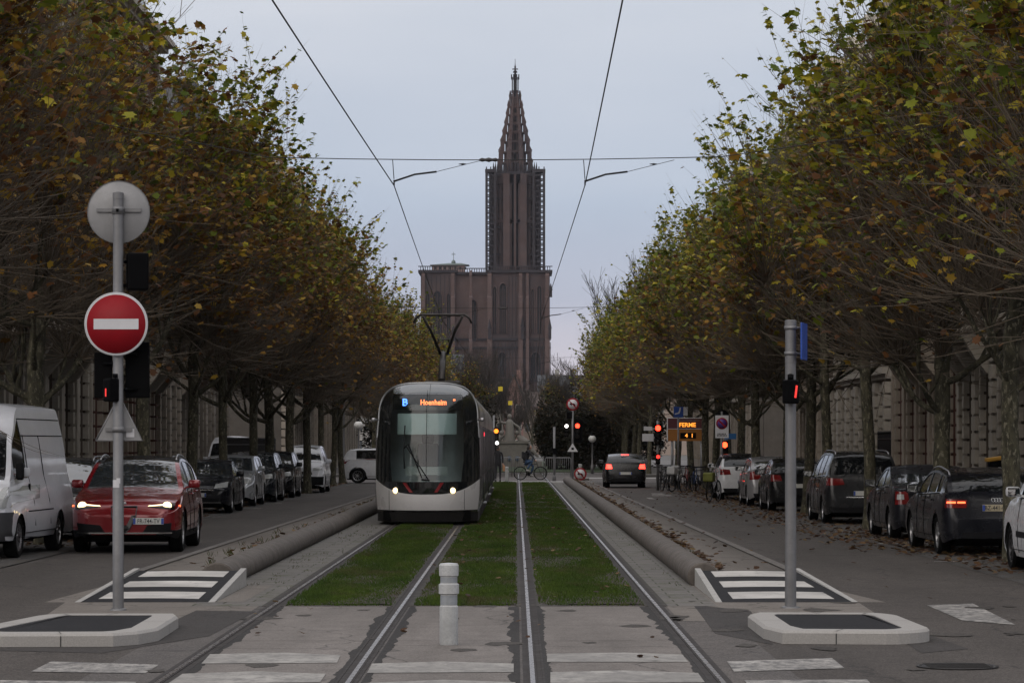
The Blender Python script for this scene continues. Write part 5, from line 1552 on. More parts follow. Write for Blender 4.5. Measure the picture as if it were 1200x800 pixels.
    steps = [(205, 19.8), (190, 18.6), (177.5, 16.6), (165.5, 14.4), (154.5, 12.2), (144, 10.4), (133.5, 8.8), (124, 6.9)]
    for i, (py, hw) in enumerate(steps):
        a = Z(py); b = Z(steps[i+1][0]) if i+1 < len(steps) else Z(113); w = hw/K
        P = [(sx+w*.70/math.cos(R(22.5))*math.cos(R(22.5+45*k)), 3+w*.70/math.cos(R(22.5))*math.sin(R(22.5+45*k))) for k in range(8)]
        g.prism(P, a, b)
        P2 = [(sx+w*.97*math.cos(R(22.5+45*k)), 3+w*.97*math.sin(R(22.5+45*k))) for k in range(8)]
        for x, y in P2:
            t = w*.145
            g.box(x-t, x+t, y-t, y+t, a, b+.4); g.lathe([(t*1.3, b+.4), (.02, b+2.4)], 4, 'Z', (x, y, 0), sm=False)
        g.prism([(sx+(x-sx)*1.0, 3+(y-3)*1.0) for x, y in P2], b-.45, b)
    sp = g.build('spire', st, r)
    g = MB()
    for i, (py, hw) in enumerate(steps[:-1]):
        a = Z(py); b = Z(steps[i+1][0]); w = hw/K*.70
        for off in (-.45, 0, .45):
            lancet(g, sx+off*w*.8-w*.13, sx+off*w*.8+w*.13, a+.5, b-.8, 3-w+.0, .15)
    g.build('spire_openings', dk, sp)
    g = MB()
    z = Z(126)
    for a, b, w in ((126, 112, 2.9), (112, 108, 4.2/1.3), (108, 92, 2.2), (92, 89, 2.8), (89, 76, .8), (84, 82, 1.7), (76, 68, .22)):
        w2 = w/2
        if w > 2:
            g.prism([(sx+w2*.55*math.cos(R(45*k)), 3+w2*.55*math.sin(R(45*k))) for k in range(8)], Z(a), Z(b))
            for k in range(8): xx, yy = sx+w2*math.cos(R(22.5+45*k)), 3+w2*math.sin(R(22.5+45*k)); g.box(xx-.2, xx+.2, yy-.2, yy+.2, Z(a), Z(b)+.8)
        else: g.lathe([(w2, Z(a)), (w2*.7, Z(b))], 8, 'Z', (sx, 3, 0))
    g.box(sx-1.0, sx+1.0, 2.85, 3.15, Z(80.5), Z(79.3)); g.box(sx-.14, sx+.14, 2.85, 3.15, Z(82), Z(74))
    g.build('lantern_and_cross', sd_, sp)
    # pavilion on the platform
    g = MB(); a, b = X(503), X(561); z0, z1 = zp+.9, Z(312)
    g.box(a+1, b-5, 2, 10, z0, z1+.6); pv = g.build('platform_house', mat('pale_pink_stone', (.24, .165, .15), .9, var=.2, scale=.3), r)
    g = MB()
    for i in range(7): x = a+2+i*1.8; g.box(x-.35, x+.35, 1.9, 2.0, z0+.8, z1-.1)
    g.build('windows', dk, pv)
    g = MB(); zc = Z(307); g.add([(a+.2, 1.0, z1+.6), (b-3.4, 1.0, z1+.6), (b-3.4, 11, z1+.6), (a+.2, 11, z1+.6), (X(525), 6, zc), (X(540), 6, zc)], [(0,1,5,4), (2,3,4,5), (0,4,3), (1,2,5), (0,3,2,1)])
    g.lathe([(.8, zc-.2), (.7, zc+.7), (.1, zc+1.2), (.08, zc+4.0)], 8, 'Z', (X(531), 6, 0)); g.box(X(531)-.7, X(531)+.7, 5.9, 6.1, zc+3.0, zc+3.25)
    g.build('copper_roof', cu, pv)
    # nave roof behind, seen low at the right
    g = MB(); g.prism_y([(X(560), 0), (xt1+2, 0), (xt1+2, 24), (X(605), 40), (X(560), 24)], 16, 100); g.build('nave', sd_, r)
cathedral()

# ------------------------------------------------------------------ old-town houses at the far end
def far_house(label, x0, x1, y, zw, zr, wall, roof, gable=False, depth=12, win=True):
    r = thing('house', label, 'house', ((x0+x1)/2, y, 0), 0, 'old-town houses below the cathedral')
    w = (x1-x0)/2
    g = MB(); g.box(-w, w, 0, depth, 0, zw)
    if gable: g.prism_y([(-w, zw), (w, zw), (0, zr)], 0, depth)
    g.build('wall', wall, r)
    g = MB()
    if gable:
        for s in (-1, 1): g.add([(s*(w+.3), -.4, zw-.3), (0, -.4, zr+.1), (0, depth, zr+.1), (s*(w+.3), depth, zw-.3), (s*(w+.3), -.4, zw), (0, -.4, zr+.4), (0, depth, zr+.4), (s*(w+.3), depth, zw)], [(0,1,2,3), (7,6,5,4), (0,4,5,1), (2,6,7,3), (0,3,7,4)])
    else: g.prism_x([(-.4, zw), (depth+.4, zw), (depth/2, zr)], -w-.2, w+.2)
    rf = g.build('roof', roof, r)
    g = MB(); g.box(w*.3, w*.3+.8, depth/2-.4, depth/2+.4, zr-1.5, zr+1.2); g.build('chimney', wall, rf)
    nf = int(zw/3); nw = max(2, int(2*w/2.4))
    for i in range(nw):
        for j in range(nf):
            x = -w+(i+.5)*2*w/nw; z = 1+j*3
            g = MB(); g.box(x-.5, x+.5, -.06, .05, z, z+1.6); wi = g.build('window', mat('far_frame', (.4, .38, .34), .8, var=0), r)
            g = MB(); g.box(x-.4, x+.4, -.09, -.062, z+.1, z+1.5); g.build('pane', mat('far_pane', (.03, .035, .04), .2, var=0), wi)
rfm = mat('old_tiles', (.085, .062, .055), .9, var=.3, scale=.5); slate = mat('slate', (.05, .055, .062), .7, var=.3, scale=.5)
far_house('narrow pink house with white gable below the cathedral', -2.1, 1.2, 480, 9.6, 13.4, mat('pink_wall', (.22, .13, .115), .9, var=.2, scale=.4), slate, True)
far_house('pale gabled house immediately left of the narrow pink house', -5.0, -2.2, 490, 8.6, 11.6, mat('cream_wall', (.26, .24, .21), .9, var=.2, scale=.4), rfm, True)
far_house('house with slate roof at the right foot of the cathedral', 4.3, 13.8, 540, 10.2, 15.2, mat('grey_wall', (.26, .25, .24), .9, var=.2, scale=.4), slate)
far_house('low house with brown tiled roof right of the pink house', .6, 6.2, 500, 8.2, 11.2, mat('beige_wall', (.30, .24, .20), .9, var=.2, scale=.4), rfm)
far_house('white gable with round top between cathedral foot and trees', 5.8, 8.0, 520, 12.2, 14.6, mat('white_wall', (.34, .33, .31), .9, var=.1, scale=.4), slate, True)
far_house('long house with dark roof far behind the left trees', -30, -9, 470, 12, 17, mat('grey_wall', (.26, .25, .24)), slate)
far_house('long house with dark roof far behind the right trees', 15, 36, 470, 12, 17, mat('beige_wall', (.30, .24, .20)), rfm)
# ------------------------------------------------------------------ avenue buildings
WIN = {}
def win_meshes(w, h, style):
    k = (w, h, style)
    if k in WIN: return WIN[k]
    g = MB(); t = .07
    # local: x across (0..w), y depth (street = -y), z up
    g.box(0, t, 0, .08, 0, h); g.box(w-t, w, 0, .08, 0, h); g.box(t, w-t, 0, .08, 0, t); g.box(t, w-t, 0, .08, h-t, h)
    g.box(w/2-.03, w/2+.03, -.005, .07, t, h-t)
    for z in ((h*.68,) if style != 'grid' else (h*.25, h*.5, h*.75)): g.box(t, w-t, -.003, .065, z-.025, z+.025)
    fr = g.mesh('window', mat('window_frame', (.42, .41, .38), .6, var=.2, scale=3))
    g = MB(); g.box(t-.01, w-t+.01, .03, .045, t-.01, h-t+.01)
    pa = g.mesh('pane', mat('window_pane', (.022, .027, .031), .05, var=0, spec=.9))
    g = MB(); g.box(t, w*.28, .09, .11, t, h-t); g.box(w*.72, w-t, .09, .11, t, h-t)
    cu = g.mesh('curtain', mat('curtain', (.30, .29, .26), .9, var=.2, scale=5))
    WIN[k] = (fr, pa, cu); return WIN[k]

def building(label, side, y0, y1, xf, wall, trim, floors, base='rustic', bay=3.0, roof='mansard', balc=(), bands=True, rnds=0, group='houses lining the avenue', block=None, roof_m=None, end_only=False):
    """facade plane at x = xf, street towards 0. floors: list of (storey height, window width, window height, sill height)"""
    rnd = random.Random(rnds+int(y0))
    Ln = y1-y0; sgn = -side      # +1: street lies at +x
    r = thing('house', label, 'house', (xf, y0, 0), 0, group)
    # local helper: u along the street, d out towards the street
    def bx(g, u0, u1, d0, d1, z0, z1, mi=None): g.box(min(sgn*d0, sgn*d1), max(sgn*d0, sgn*d1), u0, u1, z0, z1, mi)
    n = max(1, int(Ln/bay)); bw = Ln/n
    tot = sum(f[0] for f in floors); D = 13.0
    g = MB(); z = 0; wins = []
    for fi, (fh, ww, wh, sl) in enumerate(floors):
        zs0 = z+sl
        for i in range(n):
            u = i*bw; a = u+(bw-ww)/2; b = a+ww
            bx(g, u, a, -.5, 0, z, z+fh); bx(g, b, u+bw, -.5, 0, z, z+fh)
            bx(g, a, b, -.5, 0, z, zs0); bx(g, a, b, -.5, 0, zs0+wh, z+fh)
            wins.append((a, zs0, ww, wh, fi, i))
        z += fh
    bx(g, 0, Ln, -D, -.52, 0, tot)
    wall_mb = g
    # windows: each one a piece with its pane and curtain
    for a, zs0, ww, wh, fi, i in wins:
        me = win_meshes(ww, wh, 'grid' if fi == 0 and base == 'brick' else 'plain')
        w_ = ob('window', me[0], r, (-sgn*.30, a if sgn > 0 else a+ww, zs0), (0, 0, R(90) if sgn > 0 else R(-90)))
        ob('pane', me[1], w_)
        if rnd.random() < .5: ob('curtain', me[2], w_)
    # stone surrounds, sills, lintels
    g = MB(); bl = MB()
    for a, zs0, ww, wh, fi, i in wins:
        bx(g, a-.12, a+ww+.12, -.02, .14, zs0-.14, zs0)
        bx(g, a-.18, a+ww+.18, -.02, .12, zs0+wh+.003, zs0+wh+.26)
        if fi in (1, 2): bx(g, a-.28, a+ww+.28, -.02, .24, zs0+wh+.30, zs0+wh+.42)
        if fi == 0 or bands:
            # bossed blocks up both jambs
            k = int(wh/.42)
            for q in range(k):
                if q % 2 == 0 or fi == 0:
                    zz = zs0+q*wh/k
                    ex = .34 if q % 2 == 0 else .24
                    bx(bl, a-ex, a-.02, -.01, .17 if fi == 0 else .10, zz+.04, zz+wh/k-.04); bx(bl, a+ww+.02, a+ww+ex, -.01, .17 if fi == 0 else .10, zz+.04, zz+wh/k-.04)
        else: bx(bl, a-.16, a-.01, -.01, .06, zs0, zs0+wh); bx(bl, a+ww+.01, a+ww+.16, -.01, .06, zs0, zs0+wh)
    z = 0
    for fi, (fh, *_r) in enumerate(floors):
        z += fh
        dep = .32 if fi < len(floors)-1 else .65
        bx(g, -.02, Ln+.02, -.03, dep, z-.16, z+.06); bx(g, -.02, Ln+.02, -.03, dep*.6, z-.34, z-.16)
    bx(g, 0, Ln, -.01, .16, .0, .75)      # plinth
    g.build('stone_trim', trim, r)
    # pilasters at the bay lines on the ground floor
    fh = floors[0][0]
    for i in range(n+1):
        u = i*bw
        if base == 'rustic':
            k = int((fh-1.1)/.44)
            for q in range(k):
                zz = .78+q*(fh-1.2)/k
                bx(bl, max(0, u-.34), min(Ln, u+.34), -.01, .26, zz+.04, zz+(fh-1.2)/k-.04)
        elif base == 'column': bx(bl, max(0, u-.25), min(Ln, u+.25), -.01, .22, .75, fh-.4)
        if i in (0, n):
            zz = fh+.1; q = 0
            while zz < tot-.8:
                w_ = .55 if q % 2 else .38
                bx(bl, max(0, u-w_), min(Ln, u+w_), -.01, .09, zz+.025, zz+.40); zz += .43; q += 1
    wall_mb.add(bl.v, bl.f, 1); wall_mb.build('wall', [wall, block or trim], r)
    # balconies on corbels with wrought-iron railings
    M_iron = mat('wrought_iron', (.012, .012, .013), .5, .3, var=0)
    for fi, i0, i1 in balc:
        if i1 > n: i1 = n
        zf = sum(f[0] for f in floors[:fi]); a = i0*bw+.3; b = i1*bw-.3
        g = MB(); bx(g, a, b, .0, 1.15, zf-.02, zf+.16); bx(g, a+.1, b-.1, .0, 1.0, zf-.2, zf-.02)
        for i in range(i0, i1+1):
            u = min(b-.3, max(a+.3, i*bw))
            pts = [(0, zf-1.3), (.3, zf-1.15), (.62, zf-.75), (.95, zf-.2), (0, zf-.2)]
            m = len(pts); vsx = []
            for uu in (u-.2, u+.2): vsx += [(sgn*d, uu, z_) for d, z_ in pts]
            g.add(vsx, [tuple(range(m)), tuple(range(m, 2*m))] + [(k_, (k_+1) % m, m+(k_+1) % m, m+k_) for k_ in range(m)])
        ba = g.build('balcony', trim, r)
        g = MB()
        bx(g, a, b, 1.06, 1.10, zf+1.08, zf+1.13); bx(g, a, b, 1.07, 1.09, zf+.22, zf+.25)
        for e in (a, b): bx(g, e-.02, e+.02, .02, 1.1, zf+1.08, zf+1.13)
        u = a
        while u < b:
            bx(g, u-.009, u+.009, 1.07, 1.09, zf+.16, zf+1.08)
            if int(u*8) % 2 == 0:
                ps = [(sgn*1.08, u+.06+.045*math.cos(t), zf+.65+.16*math.sin(t)) for t in [2*PI*k/8 for k in range(9)]]; g.tube(ps, .008, 3, cap=False, sm=False)
            u += .125
        d = .1
        while d < 1.05:
            for e in (a, b): bx(g, e-.009, e+.009, d, d+.018, zf+.16, zf+1.08)
            d += .14
        g.build('railing', M_iron, ba)
    # roof
    rm = roof_m or slate
    g = MB()
    def pr(pts, u0, u1):   # (d,z) polygon
        m = len(pts); vv = [(sgn*d, u0, z_) for d, z_ in pts]+[(sgn*d, u1, z_) for d, z_ in pts]
        g.add(vv, [tuple(range(m)), tuple(range(m, 2*m))]+[(k, (k+1) % m, m+(k+1) % m, m+k) for k in range(m)])
    if roof == 'mansard': pr([(.1, tot+.06), (-.25, tot+.9), (-.65, tot+2.0), (-1.3, tot+3.3), (-6.5, tot+4.6), (-11.8, tot+3.3), (-12.8, tot+.06)], 0, Ln)
    elif roof == 'steep': pr([(.3, tot+.06), (-6.5, tot+7.0), (-13.2, tot+.06)], 0, Ln)
    elif roof == 'gable':
        m = Ln/2
        vv = [(sgn*.2, 0, tot+.06), (sgn*.2, Ln, tot+.06), (sgn*.2, m, tot+4.0), (-sgn*13, 0, tot+.06), (-sgn*13, Ln, tot+.06), (-sgn*13, m, tot+4.0)]
        g.add(vv, [(0,1,2), (3,5,4), (0,2,5,3), (1,4,5,2), (0,3,4,1)])
    ro = g.build('roof', rm, r)
    if roof == 'mansard':
        for i in range(n):
            if i % 2 == 0:
                u = (i+.5)*bw; g = MB(); bx(g, u-.7, u+.7, -1.6, -.05, tot+.3, tot+2.1)
                g.add([(sgn*.05, u-.85, tot+2.1), (sgn*.05, u+.85, tot+2.1), (sgn*.05, u, tot+2.7), (-sgn*1.9, u-.85, tot+2.1), (-sgn*1.9, u+.85, tot+2.1), (-sgn*1.9, u, tot+2.7)], [(0,1,2), (0,2,5,3), (1,4,5,2), (3,5,4)])
                dm = g.build('dormer', trim, ro)
                g = MB(); bx(g, u-.4, u+.4, -.04, -.02, tot+.6, tot+1.8); o = g.build('dormer_window', mat('window_pane', (.03, .035, .04)), dm)
    for u in (Ln*.15, Ln*.8):
        g = MB(); bx(g, u-.7, u+.7, -5.5, -4.6, tot+1.0, tot+(6.3 if roof != 'gable' else 3.5)); bx(g, u-.8, u+.8, -5.6, -4.5, tot+(6.3 if roof != 'gable' else 3.5), tot+(6.5 if roof != 'gable' else 3.7)); g.build('chimney', trim, ro)
    return r, tot

st1 = mat('sandstone_grey', (.33, .29, .24), .9, var=.35, scale=.7, bump=.3, bscale=6, col2=(.20, .175, .15), dirt=.3)
st2 = mat('sandstone_warm', (.40, .345, .28), .9, var=.35, scale=.7, bump=.3, bscale=6, col2=(.25, .21, .17), dirt=.3)
st3 = mat('sandstone_pale_front', (.46, .42, .36), .9, var=.3, scale=.9, bump=.3, bscale=6, dirt=.25)
st4 = mat('brick_red', (.12, .05, .038), .9, var=.35, scale=1.0, bump=.2, bscale=12, dirt=.3)
sw1 = mat('dark_wall', (.12, .105, .09), .9, var=.4, scale=.7, dirt=.3); sw2 = mat('dark_warm_wall', (.15, .12, .095), .9, var=.4, scale=.7, dirt=.3)  # wall colours darker than the stone blocks set in front
st5 = mat('plaster_dark', (.10, .088, .076), .9, var=.3, scale=.6, dirt=.3)
rs = mat('roof_slate', (.035, .037, .042), .65, var=.3, scale=.6)
rt = mat('roof_tile', (.075, .05, .042), .8, var=.35, scale=.7, dirt=.2)
FA = [(4.6, 1.3, 2.75, 1.05), (4.2, 1.25, 2.6, .6), (3.8, 1.25, 2.3, .8), (3.4, 1.2, 1.9, .9)]
FB = [(5.0, 1.5, 3.1, 1.1), (4.4, 1.3, 2.8, .6), (4.0, 1.3, 2.4, .8), (3.6, 1.2, 2.0, .8)]
XL, XR = -13.6, 13.4
building('grey sandstone house with iron balconies behind the tall white van', -1, 52, 71.5, XL, sw1, st2, FA, 'rustic', 2.8, 'mansard', ((1, 1, 3), (1, 4, 6), (2, 2, 5)), roof_m=rs)
building('pale sandstone house with columns and a long balcony left of the no entry sign', -1, 71.6, 89.0, XL, sw2, st3, FB, 'column', 2.7, 'mansard', ((1, 0, 5), (2, 1, 4)), roof_m=rs)
building('dark red brick house with banded pale stones behind the red SUV', -1, 89.1, 107.0, XL, st4, st3, FB, 'brick', 2.6, 'mansard', ((1, 1, 3), (1, 4, 6)), roof_m=rs, block=st2)
bg1, tt = building('grey house with steep gabled roof crowned by two green finials', -1, 107.2, 133, XL-.2, sw1, st1, FB[:3], 'rustic', 3.1, 'gable', ((1, 2, 4),), roof_m=rs)
g = MB()
for dx, u in ((-.2, 15.6), (-.2, 19.6)):
    zb = tt+3.1 if u < 17 else tt+1.9
    g.lathe([(.16, zb-.4), (.08, zb+.3), (.20, zb+.5), (.22, zb+.62), (.07, zb+.8), (.03, zb+1.5), (.001, zb+1.7)], 12, 'Z', (dx, u, 0))
g.build('finial', mat('verdigris', (.12, .26, .22), .7, var=.3), bg1)
building('dark plastered house after the side street, left side', -1, 163, 186, XL, st5, st1, FA, 'rustic', 3.0, 'mansard', ((1, 2, 5),), roof_m=rs)
building('second sandstone house after the side street, left side', -1, 186.2, 214, XL, st1, st2, FB, 'column', 3.0, 'steep', (), roof_m=rt)
building('last house of the left side before the evergreens', -1, 214.2, 240, XL, st5, st1, FA, 'rustic', 3.2, 'mansard', (), roof_m=rs)
building('grey sandstone house with bossed pilasters at the right frame edge', 1, 46, 66.0, XR, sw1, st2, FB, 'rustic', 2.8, 'mansard', ((1, 2, 5),), roof_m=rs)
building('warm sandstone house with balcony behind the black estate car', 1, 66.1, 84.0, XR, sw2, st3, FB, 'rustic', 2.7, 'mansard', ((1, 1, 3), (1, 4, 6), (2, 2, 4)), roof_m=rs)
building('reddish brick house with pale stone bands right of the right pole', 1, 84.1, 99.0, XR, st4, st2, FB, 'column', 2.6, 'steep', ((1, 1, 4),), roof_m=rt)
building('pale house with white ground floor behind the right pole', 1, 103, 121.0, XR+.3, st1, st3, FA, 'rustic', 3.0, 'mansard', (), roof_m=rs)
building('sandstone house behind the message board at the corner', 1, 121.2, 134, XR, sw2, st2, FA, 'rustic', 3.0, 'mansard', ((1, 1, 3),), roof_m=rs)
building('dark plastered house after the side street, right side', 1, 163, 190, XR+.4, st5, st1, FA, 'rustic', 3.0, 'mansard', (), roof_m=rs)
building('farthest house of the right side', 1, 190.2, 222, XR+.4, st1, st2, FB, 'column', 3.0, 'steep', (), roof_m=rt)
# the avenue goes on behind the viewpoint (unseen, added only for reflections in glass and paint)
g = MB()
for s in (-1, 1):
    for k, (y0, y1, hh) in enumerate(((-34, -14, 17), (-58, -34.3, 19), (-84, -58.3, 16.5), (-110, -84.3, 18.5))):
        g.box(min(s*14, s*26), max(s*14, s*26), y0, y1, 0, hh)
        for z in (4.6, 8.8, 12.6): g.box(min(s*13.7, s*14), max(s*13.7, s*14), y0+.1, y1-.1, z, z+.3)
structure(g, 'added_rear_fronts', st1)
rnd = random.Random(8)
for s in (-1, 1):
    for k in range(8):
        r = thing('plane_tree', 'unseen plane tree added behind the viewpoint for reflections', 'tree', (s*8.2, -14-k*9+rnd.uniform(-1, 1), 0), rnd.uniform(0, 6), 'unseen plane trees added behind the viewpoint')
        for nm, me in zip(('trunk', 'shoots', 'crown'), (VARL if s < 0 else VARR)[k % 4]): ob(nm, me, r)
# iron fence and gate between two right houses
def iron_fence(label, x, y0, y1, h=2.1):
    r = thing('iron_fence', label, 'fence', (x, y0, .12)); m = mat('wrought_iron', (.012, .012, .013))
    g = MB(); g.box(-.15, .15, 0, y1-y0, 0, .5); g.build('stone_base', st2, r)
    g = MB(); u = .1
    while u < y1-y0: g.box(-.012, .012, u-.012, u+.012, .5, h); g.lathe([(.025, h), (.001, h+.12)], 4, 'Z', (0, u, 0)); u += .14
    g.box(-.015, .015, 0, y1-y0, .7, .74); g.box(-.015, .015, 0, y1-y0, h-.2, h-.16); g.build('railing', m, r)
iron_fence('black iron fence closing the gap between two houses on the right', XR-.2, 99.1, 102.9)
iron_fence('black iron fence in front of the house with the green finials', XL+2.4, 108, 131, 1.9)
# side-street blocks closing the view left and right of the crossing
building('pale block seen down the side street on the right', 1, 134.2, 160, 34, st5, st1, FA, 'rustic', 3.2, 'mansard', (), roof_m=rs)
building('dark block seen down the side street on the left', -1, 134, 160, -34, st5, st1, FA, 'rustic', 3.2, 'mansard', (), roof_m=rs)
# ------------------------------------------------------------------ posts, signs, signals, wires
M_galv = mat('galvanised', (.20, .20, .205), .5, .45, var=.3, scale=5, dirt=.2)
M_signback = mat('sign_back', (.27, .27, .275), .55, .3, var=.25, scale=3, dirt=.2)
M_signw = mat('sign_white', (.55, .55, .57), .4, var=.12, scale=4)
M_signr = mat('sign_red', (.25, .006, .012), .5, var=.15, scale=4, spec=.2)
M_signb = mat('sign_blue', (.015, .06, .30), .4, var=.15, scale=4)
M_sig = mat('signal_housing', (.002, .002, .0025), .6, var=.2, scale=6, spec=.06)
E_red = emis('signal_red', (1, .035, .015), 7)
E_redp = emis('pedestrian_red', (1, .04, .03), 2.2)
E_wht = emis('tram_signal_white', (1, .95, .9), 5)
E_amb = emis('signal_amber', (1, .22, .02), 3)

def disc(rad, m1, th=.012, axis='Y', c=(0, 0, 0), n=40):
    g = MB(); g.lathe([(rad-.006, -th/2), (rad, -th/2+.004), (rad, th/2-.004), (rad-.006, th/2)], n, 'Y', c); return g
def clamp(g, z, rp, x0, x1, y):   # bracket behind a sign
    g.lathe([(rp+.012, z-.03), (rp+.012, z+.03)], 14, 'Z'); g.box(x0, x1, y-.015, y+.015, z-.02, z+.02)

# left post: base at (139,715)
x, y, _ = gp(138.5, 715)
r = thing('sign_post', 'tall grey post with no entry sign and round sign back on the left island', 'sign post', (x, y, 0))
rp = .058; top = at(139, 226, y)[2]
g = MB(); g.tube([(0, 0, 0), (0, 0, 1.35), (0, 0, 1.36), (0, 0, top-.05)], [rp*1.08, rp*1.08, rp, rp], 20, sm=True); g.lathe([(rp+.004, top-.07), (rp+.004, top), (.02, top+.012)], 20, 'Z'); g.lathe([(rp*1.6, 0), (rp*1.5, .02), (rp*1.1, .03)], 20, 'Z')
g.build('post', M_galv, r, 40)
def zof(py): return at(0, py, y)[2]
zc = zof(248); R1 = .345
g = disc(R1, None, .014, c=(-.005, .075, zc)); b = g.build('round_sign_back', M_signback, r, 40)
g = MB(); g.lathe([(R1, .065), (R1+.006, .06), (R1+.006, .085), (R1-.004, .088)], 40, 'Y', (-.005, 0, zc), cap=False); g.build('sign_rim', M_galv, b)
g = MB(); clamp(g, zc+.02, rp, -.25, .25, .055); clamp(g, zc+.0, rp, -.03, .03, .05); g.build('bracket', M_galv, b)
zc = zof(380); R2 = .35
g = disc(R2, None, .014, c=(-.01, -.085, zc)); b = g.build('no_entry_sign', M_signw, r, 40)
g = MB(); g.lathe([(.001, -.094), (R2-.022, -.094), (R2-.022, -.090)], 48, 'Y', (-.01, 0, zc)); g.build('red_disc', M_signr, b)
g = MB(); g.box(-.26, .24, -.0985, -.0945, zc-.058, zc+.058); g.build('white_bar', M_signw, b)
g = MB(); g.lathe([(R2-.004, -.096), (R2+.004, -.094), (R2+.004, -.076), (R2, -.074)], 48, 'Y', (-.01, 0, zc), cap=False); g.build('sign_rim', M_signw, b)
g = MB(); clamp(g, zc+.17, rp, -.2, .2, -.065); clamp(g, zc-.17, rp, -.2, .2, -.065); g.build('bracket', M_galv, b)
zc = zof(495); h = .235
g = MB(); tri = [(-.26, zof(516)), (.26, zof(516)), (.02, zof(470)+.02), (-.02, zof(470)+.02)]
g.prism_y(tri, .075, .09); b = g.build('triangular_sign_back', M_signback, r)
g = MB(); g.tube([(p[0], .08, p[1]) for p in tri+[tri[0]]], .012, 5); g.build('sign_rim', M_galv, b)
g = MB(); clamp(g, zof(503), rp, -.15, .15, .06); g.build('bracket', M_galv, b)
g = MB(); g.box(.08, .17, .070, .074, zof(512), zof(502)); g.build('sticker', M_signw, b)
# vehicle signal heads facing the other way, with their black backing boards
g = MB(); g.cbox((.20, .10, zof(318)), (.24, .24, .42), bev=.02, rz=R(12)); g.tube([(0, .02, zof(306)), (.12, .06, zof(306))], .02, 6); g.tube([(0, .02, zof(334)), (.12, .06, zof(334))], .02, 6); g.build('signal_head', M_sig, r)
for (a, b_), (z0, z1) in (((-.29, -.09), (466, 412)), ((.06, .33), (466, 400))):
    g = MB(); g.cbox(((a+b_)/2, .16, (zof(z0)+zof(z1))/2), (b_-a, .05, zof(z1)-zof(z0)), bev=.01); g.cbox(((a+b_)/2, .24, (zof(z0)+zof(z1))/2), ((b_-a)*.7, .16, (zof(z1)-zof(z0))*.9), bev=.02)
    for z in (z0-10, z1+14): g.tube([(0, .03, zof(z)), ((a+b_)/2, .14, zof(z))], .018, 6)
    g.build('signal_back', M_sig, r)
g = MB(); g.cbox((-.065, -.10, zof(457)), (.12, .15, .26), bev=.02, rz=R(-38)); g.tube([(0, -.02, zof(445)), (-.03, -.07, zof(445))], .02, 6)
g.lathe([(.03, zof(443)), (.03, zof(438))], 10, 'Z', (-.02, -.1, 0)); ps = g.build('pedestrian_signal', M_sig, r)
g = MB(); g.cbox((-.115, -.155, zof(460)), (.018, .01, .09), rz=R(-38)); g.build('red_figure', mat('x', (0, 0, 0)) if False else emis('pedestrian_red_dim', (1, .04, .03), 1.0), ps)
g = MB()
rr = rp+.002
for z0_, z1_, a0, a1 in ((zof(571), zof(562), 200, 290), (zof(566), zof(560), 260, 300)):
    rows = [[(rr*math.cos(R(a0+(a1-a0)*i/6)), rr*math.sin(R(a0+(a1-a0)*i/6)), z) for i in range(7)] for z in (z0_, z1_)]; g.grid(rows); rr += .001
g.build('sticker', M_signw, r)

# right post
x, y, _ = gp(926.5, 712)
r = thing('signal_post', 'grey metal post with small red pedestrian signal on the right island', 'signal post', (x, y, 0))
rp = .062; top = zof(375)
g = MB(); g.tube([(0, 0, 0), (0, 0, top-.06)], [rp*1.05, rp], 20); g.lathe([(rp+.005, top-.09), (rp+.005, top-.005), (rp-.01, top)], 20, 'Z'); g.lathe([(rp+.003, zof(425)), (rp+.003, zof(412))], 20, 'Z'); g.lathe([(rp*1.8, 0), (rp*1.7, .015), (rp*1.1, .025)], 20, 'Z')
g.build('post', M_galv, r, 40)
g = MB(); g.cbox((.155, .04, zof(400)), (.022, .42, .42), bev=.008, rz=R(-14)); b = g.build('blue_sign', M_signb, r)
g = MB()
for pz in (384, 414): g.tube([(0, 0, zof(pz)), (.15, .02, zof(pz))], .012, 6); g.lathe([(rp+.012, zof(pz)-.02), (rp+.012, zof(pz)+.02)], 16, 'Z')
g.build('bracket', M_galv, b)
g = MB(); g.cbox((-.01, -.115, zof(459)), (.16, .13, .27), bev=.018, rz=R(24)); g.lathe([(.035, zof(446)), (.035, zof(439)), (.01, zof(438))], 10, 'Z', (-.01, -.1, 0)); ps = g.build('pedestrian_signal', M_sig, r)
g = MB(); g.cbox((.045, -.165, zof(459)), (.022, .012, .14), rz=R(24), ry=R(8)); g.build('red_figure', emis('pedestrian_red_bright', (1, .04, .03), 1.1), ps)

# white ringed bollard on the reserve
x, y, _ = gp(526, 755.5)
r = thing('bollard', 'white reflective bollard with raised rings standing between the tracks in front', 'bollard', (x, y, .004), 0, 'white ringed bollards')
pr = [(.082, 0), (.086, .01), (.086, .355), (.078, .365), (.078, .465), (.094, .475), (.094, .56), (.078, .57), (.078, .63), (.090, .64), (.092, .735), (.082, .752), (.02, .758)]
g = MB(); g.lathe(pr, 28, 'Z'); g.build('body', mat('bollard_plastic', (.46, .47, .47), .45, var=.25, scale=7, dirt=.3), r, 30)
for z0, z1 in ((.372, .458), (.577, .624)):
    g = MB(); g.lathe([(.0795, z0), (.0795, z1)], 28, 'Z', cap=False); g.build('reflective_band', mat('reflective_grey', (.30, .32, .34), .35, .2, var=.2, scale=12), r)
def small_bollard(label, px, py, Y):
    x = at(px, py, Y)[0]
    r = thing('bollard', label, 'bollard', (x, Y, .004), 0, 'white ringed bollards')
    g = MB(); g.lathe(pr, 16, 'Z'); g.build('body', mat('bollard_plastic', (.5, .5, .5)), r, 30)
    return r
small_bollard('white ringed bollard far down the track beside the cyclist', 594, 560, 136.6)
